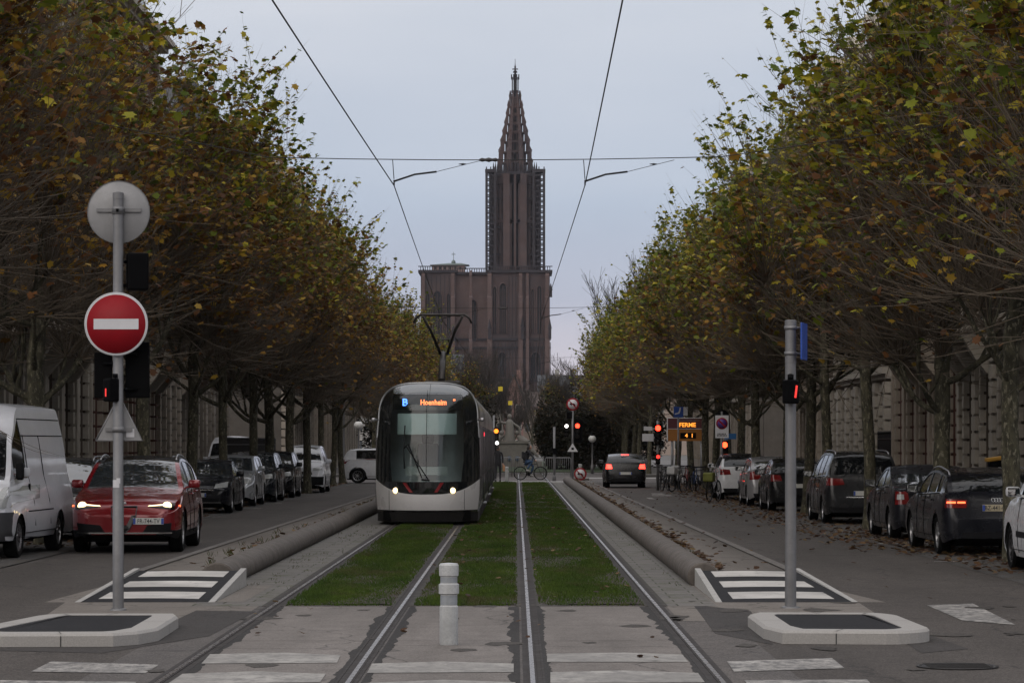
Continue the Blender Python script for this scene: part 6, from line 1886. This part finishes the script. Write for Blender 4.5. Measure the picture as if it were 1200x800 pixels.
b = small_bollard('white bollard carrying a small no left turn sign at the end of the right beam', 680, 560, 134.2); b.location.z = .15

def no_turn(root, R_, z, yoff=-.06, x0=0.0):
    g = disc(R_, None, .012, c=(x0, yoff, z), n=28); b = g.build('no_left_turn_sign', M_signr, root, 40)
    g = MB(); g.lathe([(.001, yoff-.009), (R_*.76, yoff-.009), (R_*.76, yoff-.007)], 28, 'Y', (x0, 0, z)); g.build('white_field', M_signw, b)
    k = R_
    g = MB(); y1 = yoff-.014
    g.add([(x0+k*a, y1, z+k*c) for a, c in ((.42, -.42), (.42, -.08), (.30, .10), (.06, .16), (-.14, .16), (-.14, .36), (-.50, .04), (-.14, -.26), (-.14, -.06), (.05, -.06), (.2, -.12), (.2, -.42))], [tuple(range(12))]); g.build('arrow', M_sig, b)
    g = MB(); g.add([(x0+k*a, y1-.004, z+k*c) for a, c in ((-.60, .50), (-.50, .60), (.60, -.50), (.50, -.60))], [(0,1,2,3)]); g.build('red_slash', M_signr, b)
no_turn(b, .30, .28, -.12)

def signal_head(root, x, y, z, lit=None, nl=3, s=.24, board=False, facing=-1, name='signal_head'):
    """vertical traffic signal, first lens on top"""
    h = nl*s
    g = MB(); g.cbox((x, y+.06, z), (s, .2, h+.06), bev=.02)
    if board: g.cbox((x, y+.0+.03, z), (s*2.0, .02, h+.36), bev=.01)
    o = g.build(name, M_sig, root)
    for i in range(nl):
        zz = z+h/2-s*(i+.5)
        g = MB(); m = (lit or {}).get(i, mat('lens_dark', (.02, .016, .014), .3, var=0))
        g.lathe([(.001, -.012), (s*.43, -.002), (s*.43, .01)], 18, 'Y'); l = g.build('lens', m, o); l.location = (x, y+facing*.048, zz)
        g = MB(); g.grid([[(x+s*.40*math.cos(t), y+facing*(.04+d), zz+s*.40*math.sin(t)) for t in [R(-20+220*k/10) for k in range(11)]] for d in (0, s*.5)]); g.build('visor', M_sig, o)
    return o

# middle signal pole
x, y, _ = gp(671, 564.5)
y = 138.5; x = at(671, 0, y)[0]
r = thing('traffic_signal', 'traffic signal pole with no left turn sign and red light in the middle', 'traffic light', (x, y, 0), 0, 'traffic signals at the crossing')
top = at(0, 468, y)[2]
g = MB(); g.tube([(0, 0, 0), (0, 0, top)], .055, 10); g.build('pole', M_galv, r)
no_turn(r, .31, at(0, 473.5, y)[2])
zc = at(0, 505, y)[2]
signal_head(r, .24, -.02, zc, {0: E_red}, 3, .26, True)
signal_head(r, -.30, -.02, zc+.05, {0: E_wht}, 3, .2)
g = MB(); g.cbox((-.15, 0, at(0, 486, y)[2]), (.26, .2, .34), bev=.03); g.build('signal_housing', M_sig, r)
g = MB(); z0 = at(0, 529, y)[2]; g.prism_y([(-.26, z0), (.26, z0), (0, z0+.42)], -.08, -.068); b = g.build('warning_triangle', M_signw, r)
g = MB(); g.prism_y([(-.06, z0+.09), (.06, z0+.09), (.06, z0+.2), (-.06, z0+.2)], -.085, -.0805); g.build('pictogram', M_sig, b)
# bare pole left of it
x = at(649.5, 0, 141)[0]
r = thing('street_pole', 'plain slim grey pole just left of the middle traffic signal', 'pole', (x, 141, 0)); g = MB(); g.tube([(0, 0, 0), (0, 0, at(0, 500, 141)[2])], .06, 10); g.lathe([(.09, 0), (.09, .25), (.06, .3)], 10); g.build('pole', M_galv, r); 
g = MB(); g.cbox((.02, -.09, 1.5), (.2, .12, .3), bev=.02); g.build('control_box', M_sig, r)
# signal beside the tram
x = at(581.5, 0, 141)[0]
r = thing('traffic_signal', 'signal pole showing amber and white lights just right of the tram', 'traffic light', (x-.12, 141, 0), 0, 'traffic signals at the crossing')
g = MB(); g.tube([(0, 0, 0), (0, 0, 3.3)], .055, 10); g.build('pole', M_galv, r)
signal_head(r, .12, -.05, at(0, 508, 141)[2], {0: E_amb, 1: mat('lens_dark', (.02, .016, .014))}, 2, .26); signal_head(r, .16, -.05, at(0, 520, 141)[2]-.15, {0: E_wht}, 3, .2)
# right-hand signal on the pavement
y = 113; x = at(771, 0, y)[0]
r = thing('traffic_signal', 'traffic signal with two white plates and red light left of the message board', 'traffic light', (x, y, 0), 0, 'traffic signals at the crossing')
g = MB(); g.tube([(0, 0, 0), (0, 0, 2.8)], .06, 10); g.build('pole', M_galv, r)
signal_head(r, .0, -.1, at(0, 509, y)[2], {0: E_red}, 3, .26, False); signal_head(r, .0, -.1, at(0, 536, y)[2]-.05, {0: E_redp}, 2, .18, name='repeater_head')
g = MB()
for z_, w_, h_ in ((502, .34, .16), (512.5, .46, .30)): g.cbox((-.40, -.02, at(0, z_, y)[2]), (w_, .02, h_), bev=.008)
for z_ in (502, 512.5): g.box(-.4, 0, -.012, 0.0, at(0, z_, y)[2]-.015, at(0, z_, y)[2]+.015)
g.build('white_plate', M_signw, r)
y = 99; x = at(851, 0, y)[0]
r = thing('traffic_signal', 'red signal low behind the white no parking panel', 'traffic light', (x, y, 0), 0, 'traffic signals at the crossing')
g = MB(); g.tube([(0, 0, 0), (0, 0, 2.2)], .05, 10); g.build('pole', M_galv, r); signal_head(r, -.06, -.1, at(0, 529, y)[2], {0: emis('signal_orange_red', (1, .07, .02), 5)}, 3, .24); 
g = MB(); g.cbox((.14, -.05, at(0, 511, y)[2]), (.42, .02, .2), bev=.005); g.build('blue_plate', mat('sign_sky_blue', (.03, .16, .42), .4), r)
# no parking panel
y = 97; x = at(846, 0, y)[0]
r = thing('parking_sign', 'white no parking panel with purple-blue and red disc on a pole', 'sign', (x, y, 0))
g = MB(); g.tube([(0, .03, 0), (0, .03, at(0, 482, y)[2])], .035, 8); g.build('pole', M_galv, r)
z0, z1 = at(0, 513, y)[2], at(0, 486.5, y)[2]
g = MB(); g.box(-.23, .23, -.02, -.005, z0, z1); p = g.build('panel', M_signw, r)
zc = z1-.28
g = MB(); g.lathe([(.001, -.026), (.20, -.026), (.20, -.021)], 28, 'Y', (0, 0, zc)); g.build('red_disc', M_signr, p)
g = MB(); g.lathe([(.001, -.031), (.155, -.031), (.155, -.027)], 28, 'Y', (0, 0, zc)); g.build('blue_disc', mat('sign_purple', (.07, .03, .20), .4, var=.1), p)
g = MB(); g.add([(-.13, -.034, zc+.09), (-.09, -.034, zc+.13), (.13, -.034, zc-.09), (.09, -.034, zc-.13)], [(0,1,2,3)]); g.build('red_slash', M_signr, p)
g = MB()
for z_, a, b_ in ((z0+.06, -.17, .17), (z0+.12, -.15, .15)):
    q = a
    while q < b_: g.box(q, q+.03, -.024, -.0205, z_, z_+.045); q += .05
g.build('small_print', M_sig, p)
g = MB(); g.lathe([(.001, .05), (.22, .05), (.22, .065), (.001, .065)], 24, 'Y', (.02, 0, z1-.02)); g.build('dark_sign_back', M_sig, r)
# variable message board
y = 124; 
x0, x1 = at(782, 0, y)[0], at(828, 0, y)[0]; z1, zm, z0 = at(0, 490, y)[2], at(0, 502.5, y)[2], at(0, 516.5, y)[2]
r = thing('message_board', 'parking guidance board with dark red and orange panels on posts', 'message board', ((x0+x1)/2, y, 0)); hw = (x1-x0)/2
g = MB(); g.box(-hw, hw, -.06, .06, zm+.02, z1); up = g.build('upper_panel', mat('panel_maroon', (.07, .012, .016), .5, var=.1), r)
g = MB(); g.box(-hw, hw, -.055, .055, z0, zm); lo = g.build('lower_panel', mat('panel_orange', (.26, .10, .012), .5, var=.1), r)
g = MB()
for a, b_, c, d in ((-hw-.02, hw+.02, z1, z1+.03), (-hw-.02, hw+.02, zm, zm+.02)): g.box(a, b_, -.07, .06, c, d)
for s in (-1, 1): g.box(s*hw-.02, s*hw+.02, -.07, .06, z0, z1)
g.build('frame', M_signw, r)
o = ob('lettering', text_mesh('FERME', .26, .004, emis('led_yellow', (1, .34, .04), 1.5), .006), up, (.02, -.075, (zm+z1)/2-.06), (R(90), 0, 0)); o.scale = (1.0, 1, 1)
g = MB(); g.box(-.30, .40, -.0575, -.056, (z0+zm)/2-.16, (z0+zm)/2+.10); g.build('display', M_sig, lo)
o = ob('lettering', text_mesh('4  1', .24, .004, emis('led_yellow', (1, .34, .04), 1.5), .006), lo, (.10, -.065, (z0+zm)/2-.03), (R(90), 0, 0))
g = MB()
q = -.35
while q < .55: g.box(q, q+.035, -.064, -.0605, z1-.12, z1-.07); q += .06
g.build('small_print', mat('print_grey', (.12, .11, .11)), up)
g = MB()
for s in (-.75, .75): g.tube([(s*hw, .02, 0), (s*hw, .02, z0)], .06, 8)
g.build('posts', M_galv, r)
# blue sign above
y = 118; xx = at(795, 0, y)[0]
r = thing('direction_sign', 'blue square sign with white curve above the message board', 'sign', (xx, y, 0))
zz = at(0, 482.5, y)[2]
g = MB(); g.tube([(0, .03, 0), (0, .03, zz+.2)], .04, 8); g.build('pole', M_galv, r)
g = MB(); g.cbox((0, -.01, zz), (.40, .02, .44), bev=.006); p = g.build('panel', M_signb, r)
g = MB(); g.grid([[(a, -.024, zz+b) for a, b in ((-.15, -.06), (-.02, -.03), (.03, .06), (.05, .18))], [(a, -.024, zz+b) for a, b in ((-.15, -.11), (.04, -.07), (.09, .06), (.10, .18))]]); g.build('white_curve', M_signw, p)
g = MB(); g.cbox((.30, -.01, zz+.03), (.18, .02, .36), bev=.006); g.build('white_plate', M_signw, r)

# globe lamps
def lamp(label, px, py, Y, arm=False):
    x, _, z = at(px, py, Y)
    r = thing('street_lamp', label, 'street lamp', (x, Y, 0), 0, 'globe street lamps')
    g = MB(); g.lathe([(.10, 0), (.10, .5), (.05, .6), (.04, z-.25), (.09, z-.2)], 12, 'Z'); g.build('post', M_galv, r)
    g = MB(); g.lathe([(.24*math.sin(PI*k/10)+.001, z-.22*math.cos(PI*k/10)) for k in range(11)], 16, 'Z'); g.build('globe', mat('globe_glass', (.52, .52, .50), .3, var=.1), r)
    g = MB(); g.lathe([(.10, z+.17), (.10, z+.26), (.03, z+.32)], 10, 'Z'); g.build('cap', M_sig, r)
lamp('white globe lamp on slender post left of the tram', 420, 498, 150)
lamp('white globe lamp behind the middle traffic signal', 694, 514, 176)
lamp('white globe lamp between the last left tree trunks', 403, 466, 142)
# parking meter with P, right pavement
x, y, _ = at(1168, 0, 58)
r = thing('parking_meter', 'black parking meter with white P and yellow top behind the black estate', 'parking meter', (at(1168, 0, 58)[0], 58, .12))
g = MB(); g.cbox((0, 0, .7), (.34, .3, 1.4), bev=.03); g.build('body', M_sig, r)
g = MB(); g.cbox((0, -.02, 1.44), (.46, .34, .08), bev=.02, ry=R(-8)); g.build('canopy', mat('meter_yellow', (.42, .22, .02), .5), r)
ob('lettering', text_mesh('P', .2, .003, M_signw, .004), r, (.04, -.158, 1.18), (R(90), 0, 0))

# overhead line
M_wire = mat('wire', (.012, .012, .013), .6, .3, var=0)
M_ins = mat('insulator', (.02, .018, .018), .5, var=0)
def wire(name, pts, rad, label, cat='wire', group=None):
    g = MB(); g.tube(pts, rad, 5); o = g.build(name, M_wire); return tag(o, label, cat, group)
def sag(a, b, s, n=12):
    a, b = Vector(a), Vector(b); return [a.lerp(b, i/n) - Vector((0, 0, s*4*(i/n)*(1-i/n))) for i in range(n+1)]
YS = (41.0, 86.0, 136.0, 180.0)
ZW = 5.62
def cw(xs):
    pts = []
    for i in range(len(xs)-1):
        a, b = xs[i], xs[i+1]; pts += sag(a, b, .03 if b[1]-a[1] > 30 else 0, 8)[:-1]
    return pts+[Vector(xs[-1])]
wire('contact_wire', cw([(-2.05-.25, 8, ZW), (-1.78, 41, ZW), (-2.25, 86, ZW), (-1.85, 136, ZW), (-2.1, 180, ZW)]), .008, 'contact wire hanging above the left track and the tram', group='tram contact wires')
wire('contact_wire', cw([(.80, 8, ZW), (1.0, 41, ZW), (.75, 86, ZW), (1.0, 136, ZW), (.8, 180, ZW)]), .008, 'contact wire hanging above the empty right track', group='tram contact wires')
def span(Y, zc, xl, xr, zl, zr, lab):
    r = thing('span_wire', lab, 'span wire', (0, Y, 0), 0, 'cross spans of the overhead line')
    g = MB(); pts = [Vector((xl, 0, zl))] + [Vector((x, 0, zc+ (abs(x+.5)/ (5))**2 * .10)) for x in (-3.6, -2.4, -1.2, -.4, .4, 1.2, 2.4, 3.0)] + [Vector((xr, 0, zr))]
    g.tube(pts, .007, 5); g.build('cross_wire', M_wire, r)
    g = MB()
    for x in (-.40,): g.lathe([(.012, -.14), (.03, -.10), (.02, -.05), (.035, 0), (.02, .05), (.03, .10), (.012, .14)], 10, 'X', (x, 0, zc+.002)); g.lathe([(.006, -.18), (.006, .18)], 6, 'X', (x, 0, zc))
    g.build('insulator', M_ins, r)
    for x in (xl*.86, xr*.82):
        g = MB(); g.tube([(x-.12, 0, zc+ (abs(x+.5)/5)**2*.1), (x+.12, 0, zc+(abs(x+.5)/5)**2*.1)], .022, 6)
        g.build('insulator', M_ins, r)
    xw = {41.0: (-1.78, 1.0), 86.0: (-2.25, .75), 136.0: (-1.85, 1.0), 180.0: (-2.1, .8)}[Y]
    for x in xw:
        g = MB(); s = 1
        g.tube([(x-.0, 0, ZW), (x+.0, 0, ZW+.08)], .012, 5); g.tube([(x, .0, ZW+.06), (x+.30, 0, ZW+.16), (x+.62, 0, ZW+.20)], .014, 6); g.tube([(x, 0, ZW+.09), (x-.02, 0, zc)], .006, 4)
        g.build('steady_arm', M_wire, r)
        g = MB(); g.tube([(x+.62, 0, ZW+.20), (x+1.3, 0, zc-.0)], .004, 4); g.lathe([(.004, -.06), (.014, 0), (.004, .06)], 8, 'X', (x+1.0, 0, ZW+.31)); g.build('pull_wire', M_wire, r)
span(41.0, 5.99, -8.2, 8.0, 6.95, 6.75, 'nearest wire span crossing above the tracks in front of the spire')
span(86.0, 6.0, -13.4, 13.2, 7.3, 7.2, 'second wire span, crossing just above the pantograph')
span(136.0, 6.0, -13.4, 13.2, 7.4, 7.4, 'third wire span in front of the cathedral base')
span(180.0, 6.0, -13.4, 13.7, 7.6, 7.6, 'farthest wire span beyond the crossing')
# yellow tags hung in the second span of the view
for px, py, Y, lab in ((586.5, 455.5, 155, 'upper yellow square plate hanging from the overhead line'), (598, 472, 165, 'lower yellow square plate hanging from the overhead line')):
    x, _, z = at(px, py, Y)
    g = MB(); g.cbox((0, 0, 0), (.24, .02, .24), bev=.004); g.tube([(0, 0, .12), (0, 0, 6.1-z)], .006, 4, mi=1)
    o = g.build('hanging_plate', [mat('plate_yellow', (.62, .48, .02), .5, var=.1), M_wire]); o.location = (x, Y, z); tag(o, lab, 'sign')

# crossing barriers
def barrier(label, x0, x1, Y, z=.0):
    r = thing('pedestrian_barrier', label, 'barrier', (x0, Y, z), 0, 'tubular barriers at the crossing'); w = x1-x0
    g = MB(); g.tube([(0, 0, 0), (0, 0, 1.02), (.05, 0, 1.08), (w-.05, 0, 1.08), (w, 0, 1.02), (w, 0, 0)], .025, 6); g.tube([(0, 0, .18), (w, 0, .18)], .018, 5); g.build('frame', M_galv, r)
    g = MB(); q = .12
    while q < w: g.tube([(q, 0, .18), (q, 0, 1.07)], .01, 4); q += .12
    g.build('bars', M_galv, r)
barrier('long grey tubular barrier beyond the cyclist, first panel', -.1, 1.55, 160)
barrier('long grey tubular barrier beyond the cyclist, panel next to the plain pole', 1.65, 3.1, 160)
barrier('grey tubular barrier left of the monument', -1.9, -.25, 160)
# fountain monument
def monument():
    r = thing('monument', 'pale stone monument with reclining figures at the end of the avenue', 'monument', (at(597, 0, 225)[0], 225, 0))
    ms = mat('monument_stone', (.20, .19, .17), .85, var=.3, scale=1.2, bump=.3, dirt=.3)
    g = MB(); g.box(-2.6, 2.6, -1.5, 1.5, 0, .5); g.box(-2.0, 2.0, -1.2, 1.2, .5, .9); g.box(-1.4, 1.4, -1.0, 1.0, .9, 1.9); g.box(-1.55, 1.55, -1.1, 1.1, 1.9, 2.1); g.build('pedestal', ms, r)
    g = MB()
    for k in range(-3, 4): g.cbox((k*.62, -1.55, .7), (.3, .2, .4), bev=.08)
    g.build('basin_ornament', mat('bronze_blue', (.05, .08, .12), .5, .3), r)
    def blob(name, pts, rads):
        g = MB(); g.tube(pts, rads, 8); return g
    g = MB()
    for s in (-1, 1):
        g.tube([(s*1.7, 0, .9), (s*1.5, -.2, 1.5), (s*1.1, -.1, 2.1), (s*.7, 0, 2.5)], [.3, .42, .34, .2], 8); g.lathe([(.19*math.sin(PI*k/6)+.001, 2.75-.2*math.cos(PI*k/6)) for k in range(7)], 8, 'Z', (s*.62, 0, 0))
        g.tube([(s*1.2, -.2, 1.6), (s*1.9, -.5, 1.3), (s*2.3, -.4, .8)], [.2, .17, .1], 6)
    g.tube([(0, 0, 2.1), (.05, 0, 2.9), (0, 0, 3.6), (0, 0, 3.85)], [.5, .36, .33, .12], 8); g.lathe([(.19*math.sin(PI*k/6)+.001, 4.05-.22*math.cos(PI*k/6)) for k in range(7)], 8, 'Z')
    g.tube([(.25, 0, 3.5), (.75, -.1, 3.2), (.9, -.2, 2.6)], [.13, .1, .07], 6); g.tube([(-.25, 0, 3.5), (-.7, -.1, 3.6), (-.8, -.2, 4.2)], [.13, .1, .07], 6)
    g.build('stone_figures', ms, r, 60)
monument()
# lawn and hedge before the monument
g = MB(); g.box(-6, 12, 187, 300, -.01, .03); o = structure(g, 'lawn', mat('lawn', (.03, .055, .012), .95, var=.5, scale=.4, world=True))

# bicycles
def bicycle(label, x, y, rz, frame_m, z=0.0, lean=0.0, group='bicycles parked by the right trees', bag=None):
    r = thing('bicycle', label, 'bicycle', (x, y, z), rz, group); r.rotation_euler = (0, lean, rz)
    # along local x: rear wheel at -.52, front at +.52
    for wx in (-.52, .52):
        g = MB(); g.lathe([(.332+.022*math.cos(t), .022*math.sin(t)) for t in [2*PI*k/8 for k in range(8)]], 28, 'Y', (wx, 0, .345), close=True); w_ = g.build('wheel', M_rubber, r)
        g = MB(); g.lathe([(.313, -.012), (.313, .012), (.30, .0)], 28, 'Y', (wx, 0, .345), close=True)
        for k in range(14): a = 2*PI*k/14; g.tube([(wx+.02*math.cos(a+1.2), .02*(-1)**k, .345+.02*math.sin(a+1.2)), (wx+.30*math.cos(a), 0, .345+.30*math.sin(a))], .002, 3, cap=False)
        g.lathe([(.02, -.04), (.02, .04)], 8, 'Y', (wx, 0, .345)); g.build('rim', M_alud, w_)
    g = MB(); bb = (-.08, 0, .29); se = (-.22, 0, .80); hd = (.36, 0, .82); hb = (.40, 0, .68)
    for a, b_ in ((bb, se), (se, hd), (bb, hb), (hb, hd)): g.tube([a, b_], .018, 6)
    for s in (-.05, .05): g.tube([bb, (-.52, s, .345)], .011, 5); g.tube([se, (-.52, s, .345)], .010, 5); g.tube([(hb[0], s, hb[2]-.04), (.52, s, .345)], .013, 5)
    g.tube([hd, (.33, 0, .95)], .015, 6); g.build('frame', frame_m, r)
    g = MB(); g.tube([(.22, -.28, .98), (.30, -.22, .97), (.35, 0, .97), (.30, .22, .97), (.22, .28, .98)], .013, 6); g.build('handlebar', M_blk, r)
    g = MB(); g.tube([se, (-.25, 0, .90)], .014, 6); g.cbox((-.26, 0, .93), (.26, .14, .05), bev=.02); g.build('saddle', M_blk, r)
    g = MB(); g.lathe([(.09, -.005), (.09, .005)], 18, 'Y', (bb[0], .04, bb[2])); g.tube([(bb[0], .06, bb[2]), (bb[0]+.12, .06, bb[2]-.12)], .01, 4); g.tube([(bb[0], -.06, bb[2]), (bb[0]-.12, -.06, bb[2]+.12)], .01, 4); g.cbox((bb[0]+.12, .11, bb[2]-.12), (.09, .09, .02)); g.cbox((bb[0]-.12, -.11, bb[2]+.12), (.09, .09, .02)); g.build('crankset', M_blk, r)
    if bag: g = MB(); g.cbox((-.52, 0, .80), (.36, .34, .30), bev=.05); g.build('basket', bag, r)
    return r
fm = {k: mat('bike_'+k, v, .4, .2, var=.1) for k, v in dict(black=(.012, .012, .013), blue=(.02, .05, .14), green=(.10, .13, .02), white=(.35, .35, .35), red=(.16, .02, .02)).items()}
bicycle('bicycle with green basket leaning beside the white car with black roof', 6.35, 90.6, R(70), fm['black'], bag=mat('basket_green', (.13, .14, .02), .7))
bl = [(6.15, 107.5, 62, 'black', 'nearest parked bicycle, black frame, at the foot of the row of trees', mat('basket_white', (.42, .42, .42), .7)), (6.9, 109.0, 75, 'blue', 'blue parked bicycle between two right tree trunks', None), (5.9, 111.5, 100, 'black', 'black parked bicycle left of the signal pole foot', None),
      (6.5, 114.0, 80, 'white', 'pale-framed parked bicycle behind the black one', mat('basket_white', (.42, .42, .42))), (7.1, 117.0, 95, 'red', 'red-framed parked bicycle deep in the row', None), (6.2, 119.5, 70, 'black', 'farthest parked bicycle under the message board', None), (7.35, 112.3, 120, 'black', 'black parked bicycle hard against a right tree trunk', None)]
for x, y, a, f_, lab, bg_ in bl: bicycle(lab, x, y, R(a), fm[f_], .005, R(4), bag=bg_)
bicycle('bicycle parked beside the small white van on the left', -7.75, 115.2, R(100), fm['black'], .005, 0, 'bicycles on the left side')
# ------------------------------------------------------------------ people
def skinned(name, joints, edges, m, root=0, sub=2, parent=None):
    """joints: (x,y,z,r)"""
    me = bpy.data.meshes.new(name); me.from_pydata([j[:3] for j in joints], edges, [])
    o = bpy.data.objects.new(name, me); COL.objects.link(o)
    md = o.modifiers.new('skin', 'SKIN'); md.use_smooth_shade = True
    for i, j in enumerate(joints):
        sv = me.skin_vertices[0].data[i]; sv.radius = (j[3], j[3] if len(j) < 5 else j[4]); sv.use_root = (i == root)
    s = o.modifiers.new('sub', 'SUBSURF'); s.levels = sub; s.render_levels = sub
    dg = bpy.context.evaluated_depsgraph_get(); nm = bpy.data.meshes.new_from_object(o.evaluated_get(dg))
    bpy.data.objects.remove(o); bpy.data.meshes.remove(me)
    nm.materials.clear()
    for q in (m if isinstance(m, (list, tuple)) else [m]): nm.materials.append(q)
    return ob(name, nm, parent)
skin = mat('skin', (.42, .24, .17), .55, var=.1)
def head(root, c, r_, turn, hair_m, long=False):
    """head with face, nose, ears and hair; turn = direction angle about z faced by the head"""
    M = Matrix.Translation(c) @ Matrix.Rotation(turn, 4, 'Z')
    g = MB()
    for i, (a, b, n) in enumerate(((1, 1, 0),)):
        rows = []
        for j in range(13):
            t = PI*j/12; zz = -math.cos(t); w = math.sin(t)
            rr = []
            for k in range(17):
                u = 2*PI*k/16; x_, y_ = w*math.cos(u)*.78, w*math.sin(u)*.92
                if zz < 0: x_ *= 1+.22*zz; y_ = y_*(1+.12*zz)+(.10*-zz if y_ > 0 else 0)
                rr.append(M @ Vector((x_*r_, y_*r_, zz*r_*1.12)))
            rows.append(rr)
        g.grid(rows)
    g.add([M @ Vector(p) for p in ((-.1*r_, .9*r_, -.25*r_), (.1*r_, .9*r_, -.25*r_), (0, 1.14*r_, -.22*r_), (0, .9*r_, .12*r_))], [(0,1,2), (0,2,3), (1,3,2)])
    for s in (-1, 1): g.tube([M @ Vector((s*.78*r_, 0, -.2*r_)), M @ Vector((s*.86*r_, -.03*r_, .1*r_))], [.1*r_, .13*r_], 6)
    g.build('head', skin, root)
    g = MB(); rows = []
    for j in range(9):
        t = PI/2*1.25*j/8; rr = []
        for k in range(15):
            u = R(-200+220*k/14)+0*PI; lim = 1 if not long else 1
            z_ = math.cos(t); w = math.sin(t)
            rr.append(M @ Vector((w*math.cos(u)*.86*r_, w*math.sin(u)*1.02*r_-.06*r_, z_*r_*1.2)))
        rows.append(rr)
    g.grid(rows)
    if long: g.tube([M @ Vector((0, -.75*r_, .3*r_)), M @ Vector((0, -1.0*r_, -.6*r_)), M @ Vector((0, -1.05*r_, -1.7*r_))], [.6*r_, .62*r_, .3*r_], 10)
    g.build('hair', hair_m, root)

cloth_k = mat('black_jacket', (.012, .012, .015), .9, var=.3, scale=8); jeans = mat('jeans', (.035, .075, .15), .9, var=.3, scale=8)
# cyclist riding to the right across the tracks
Yc = 146.0; xc_ = at(621.5, 0, Yc)[0]
bk = bicycle('black bicycle ridden across the tracks from left to right', xc_, Yc, 0, fm['black'], .004, 0, 'moving bicycle')
r = thing('person', 'cyclist in black jacket and blue jeans riding across the tracks', 'person', (xc_, Yc, .004))
def limbp(name, pts, m, parent): 
    return skinned(name, pts, [(i, i+1) for i in range(len(pts)-1)], m, 0, 2, parent)
J = [(-.27, 0, .98, .15, .17), (-.24, 0, 1.15, .13, .16), (-.16, 0, 1.33, .13, .19), (-.10, 0, 1.46, .09, .16), (-.06, 0, 1.54, .055),
     (-.10, .20, 1.44, .06), (.10, .24, 1.22, .045), (.24, .26, 1.02, .034),
     (-.10, -.20, 1.44, .06), (.10, -.24, 1.22, .045), (.24, -.26, 1.02, .034)]
E = [(0,1), (1,2), (2,3), (3,4), (3,5), (5,6), (6,7), (3,8), (8,9), (9,10)]
skinned('body', J, E, cloth_k, 0, 2, r)
J = [(-.27, 0, .97, .15, .16), (-.18, .10, .90, .10), (.16, .11, .72, .07), (.02, .10, .30, .048), (-.18, -.10, .92, .10), (.12, -.11, .98, .07), (-.16, -.11, .56, .048)]
skinned('jeans', J, [(0,1), (1,2), (2,3), (0,4), (4,5), (5,6)], jeans, 0, 2, r)
for yy, p in ((.11, (.03, .22)), (-.11, (-.15, .47))):
    g = MB(); g.tube([(p[0]-.07, yy, p[1]+.02), (p[0]+.03, yy, p[1]+.01), (p[0]+.15, yy, p[1]-.03)], [.045, .05, .03], 8); g.build('shoe', mat('shoe_pale', (.35, .34, .33), .7), r)
for s in (-1, 1):
    g = MB(); g.tube([(.24, s*.26, 1.02), (.29, s*.255, .995)], [.03, .035], 8)
    for k in range(4): g.tube([(.28, s*(.23+.018*k), 1.0), (.315, s*(.23+.018*k), .985), (.31, s*(.23+.018*k), .955), (.285, s*(.23+.018*k), .95)], .009, 5)
    g.tube([(.26, s*.225, .995), (.28, s*.205, .975), (.29, s*.2, .955)], .01, 5); g.build('hand', skin, r)
head(r, Vector((-.03, 0, 1.68)), .105, R(-90), mat('dark_hair', (.018, .014, .012), .8), True)
g = MB(); g.cbox((-.38, 0, 1.28), (.16, .28, .36), bev=.05); g.build('backpack', cloth_k, r)

# pedestrian half hidden by the tram's rear
Yp = 139.0; xp = at(583.5, 0, Yp)[0]
r = thing('person', 'pedestrian in dark coat with a tan bag half hidden behind the tram', 'person', (xp, Yp, .004))
J = [(0, 0, .95, .15, .12), (0, 0, 1.12, .14, .11), (0, 0, 1.32, .17, .12), (0, 0, 1.45, .09, .08), (0, 0, 1.53, .05),
     (.19, 0, 1.41, .055), (.24, .02, 1.14, .045), (.24, .10, .90, .035), (-.19, 0, 1.41, .055), (-.24, .02, 1.14, .045), (-.22, .10, .90, .035),
     (.09, 0, .86, .09), (.11, .06, .48, .06), (.11, .0, .10, .045), (-.09, 0, .86, .09), (-.10, -.05, .48, .06), (-.11, -.18, .12, .045)]
skinned('body', J, [(0,1), (1,2), (2,3), (3,4), (3,5), (5,6), (6,7), (3,8), (8,9), (9,10), (0,11), (11,12), (12,13), (0,14), (14,15), (15,16)], cloth_k, 0, 2, r)
for x_, y_ in ((.11, .04), (-.11, -.12)):
    g = MB(); g.tube([(x_, y_-.08, .05), (x_, y_+.02, .05), (x_, y_+.15, .035)], [.045, .05, .03], 8); g.build('shoe', M_blk, r)
for s in (-1, 1):
    g = MB(); g.tube([(s*.24, .10, .90), (s*.24, .12, .83)], [.03, .035], 8)
    for k in range(4): g.tube([(s*.24, .10+.02*k, .84), (s*.24, .105+.02*k, .79), (s*.235, .12+.015*k, .765-.006*(k % 3))], .009, 5)
    g.tube([(s*.23, .09, .86), (s*.215, .075, .82)], .01, 5); g.build('hand', skin, r)
head(r, Vector((0, .01, 1.65)), .105, R(-60), mat('dark_hair', (.018, .014, .012)))
g = MB(); g.cbox((.29, .1, .66), (.12, .34, .30), bev=.04); g.tube([(.28, .0, .8), (.26, .1, .88), (.28, .2, .8)], .012, 5); o = g.build('shoulder_bag', mat('tan_leather', (.40, .20, .10), .6)); o.location = (xp, Yp, .004); tag(o, 'tan bag carried by the pedestrian behind the tram', 'bag')

# ------------------------------------------------------------------ air
def haze():
    m, nt, out = _nodes('haze')
    pv = nt.nodes.new('ShaderNodeVolumePrincipled')
    pv.inputs['Color'].default_value = (.80, .85, .98, 1); pv.inputs['Density'].default_value = HAZE_D; pv.inputs['Anisotropy'].default_value = .0
    L_(nt, pv.outputs[0], out.inputs['Volume'])
    g = MB(); g.box(-1520, 1520, -140, 1920, -1.2, 148); o = g.build('haze', m)
    tag(o, 'thin even evening haze over the whole avenue and the cathedral', 'haze', kind='stuff'); o.visible_shadow = True
HAZE_D = .00004
if HAZE_D: haze()
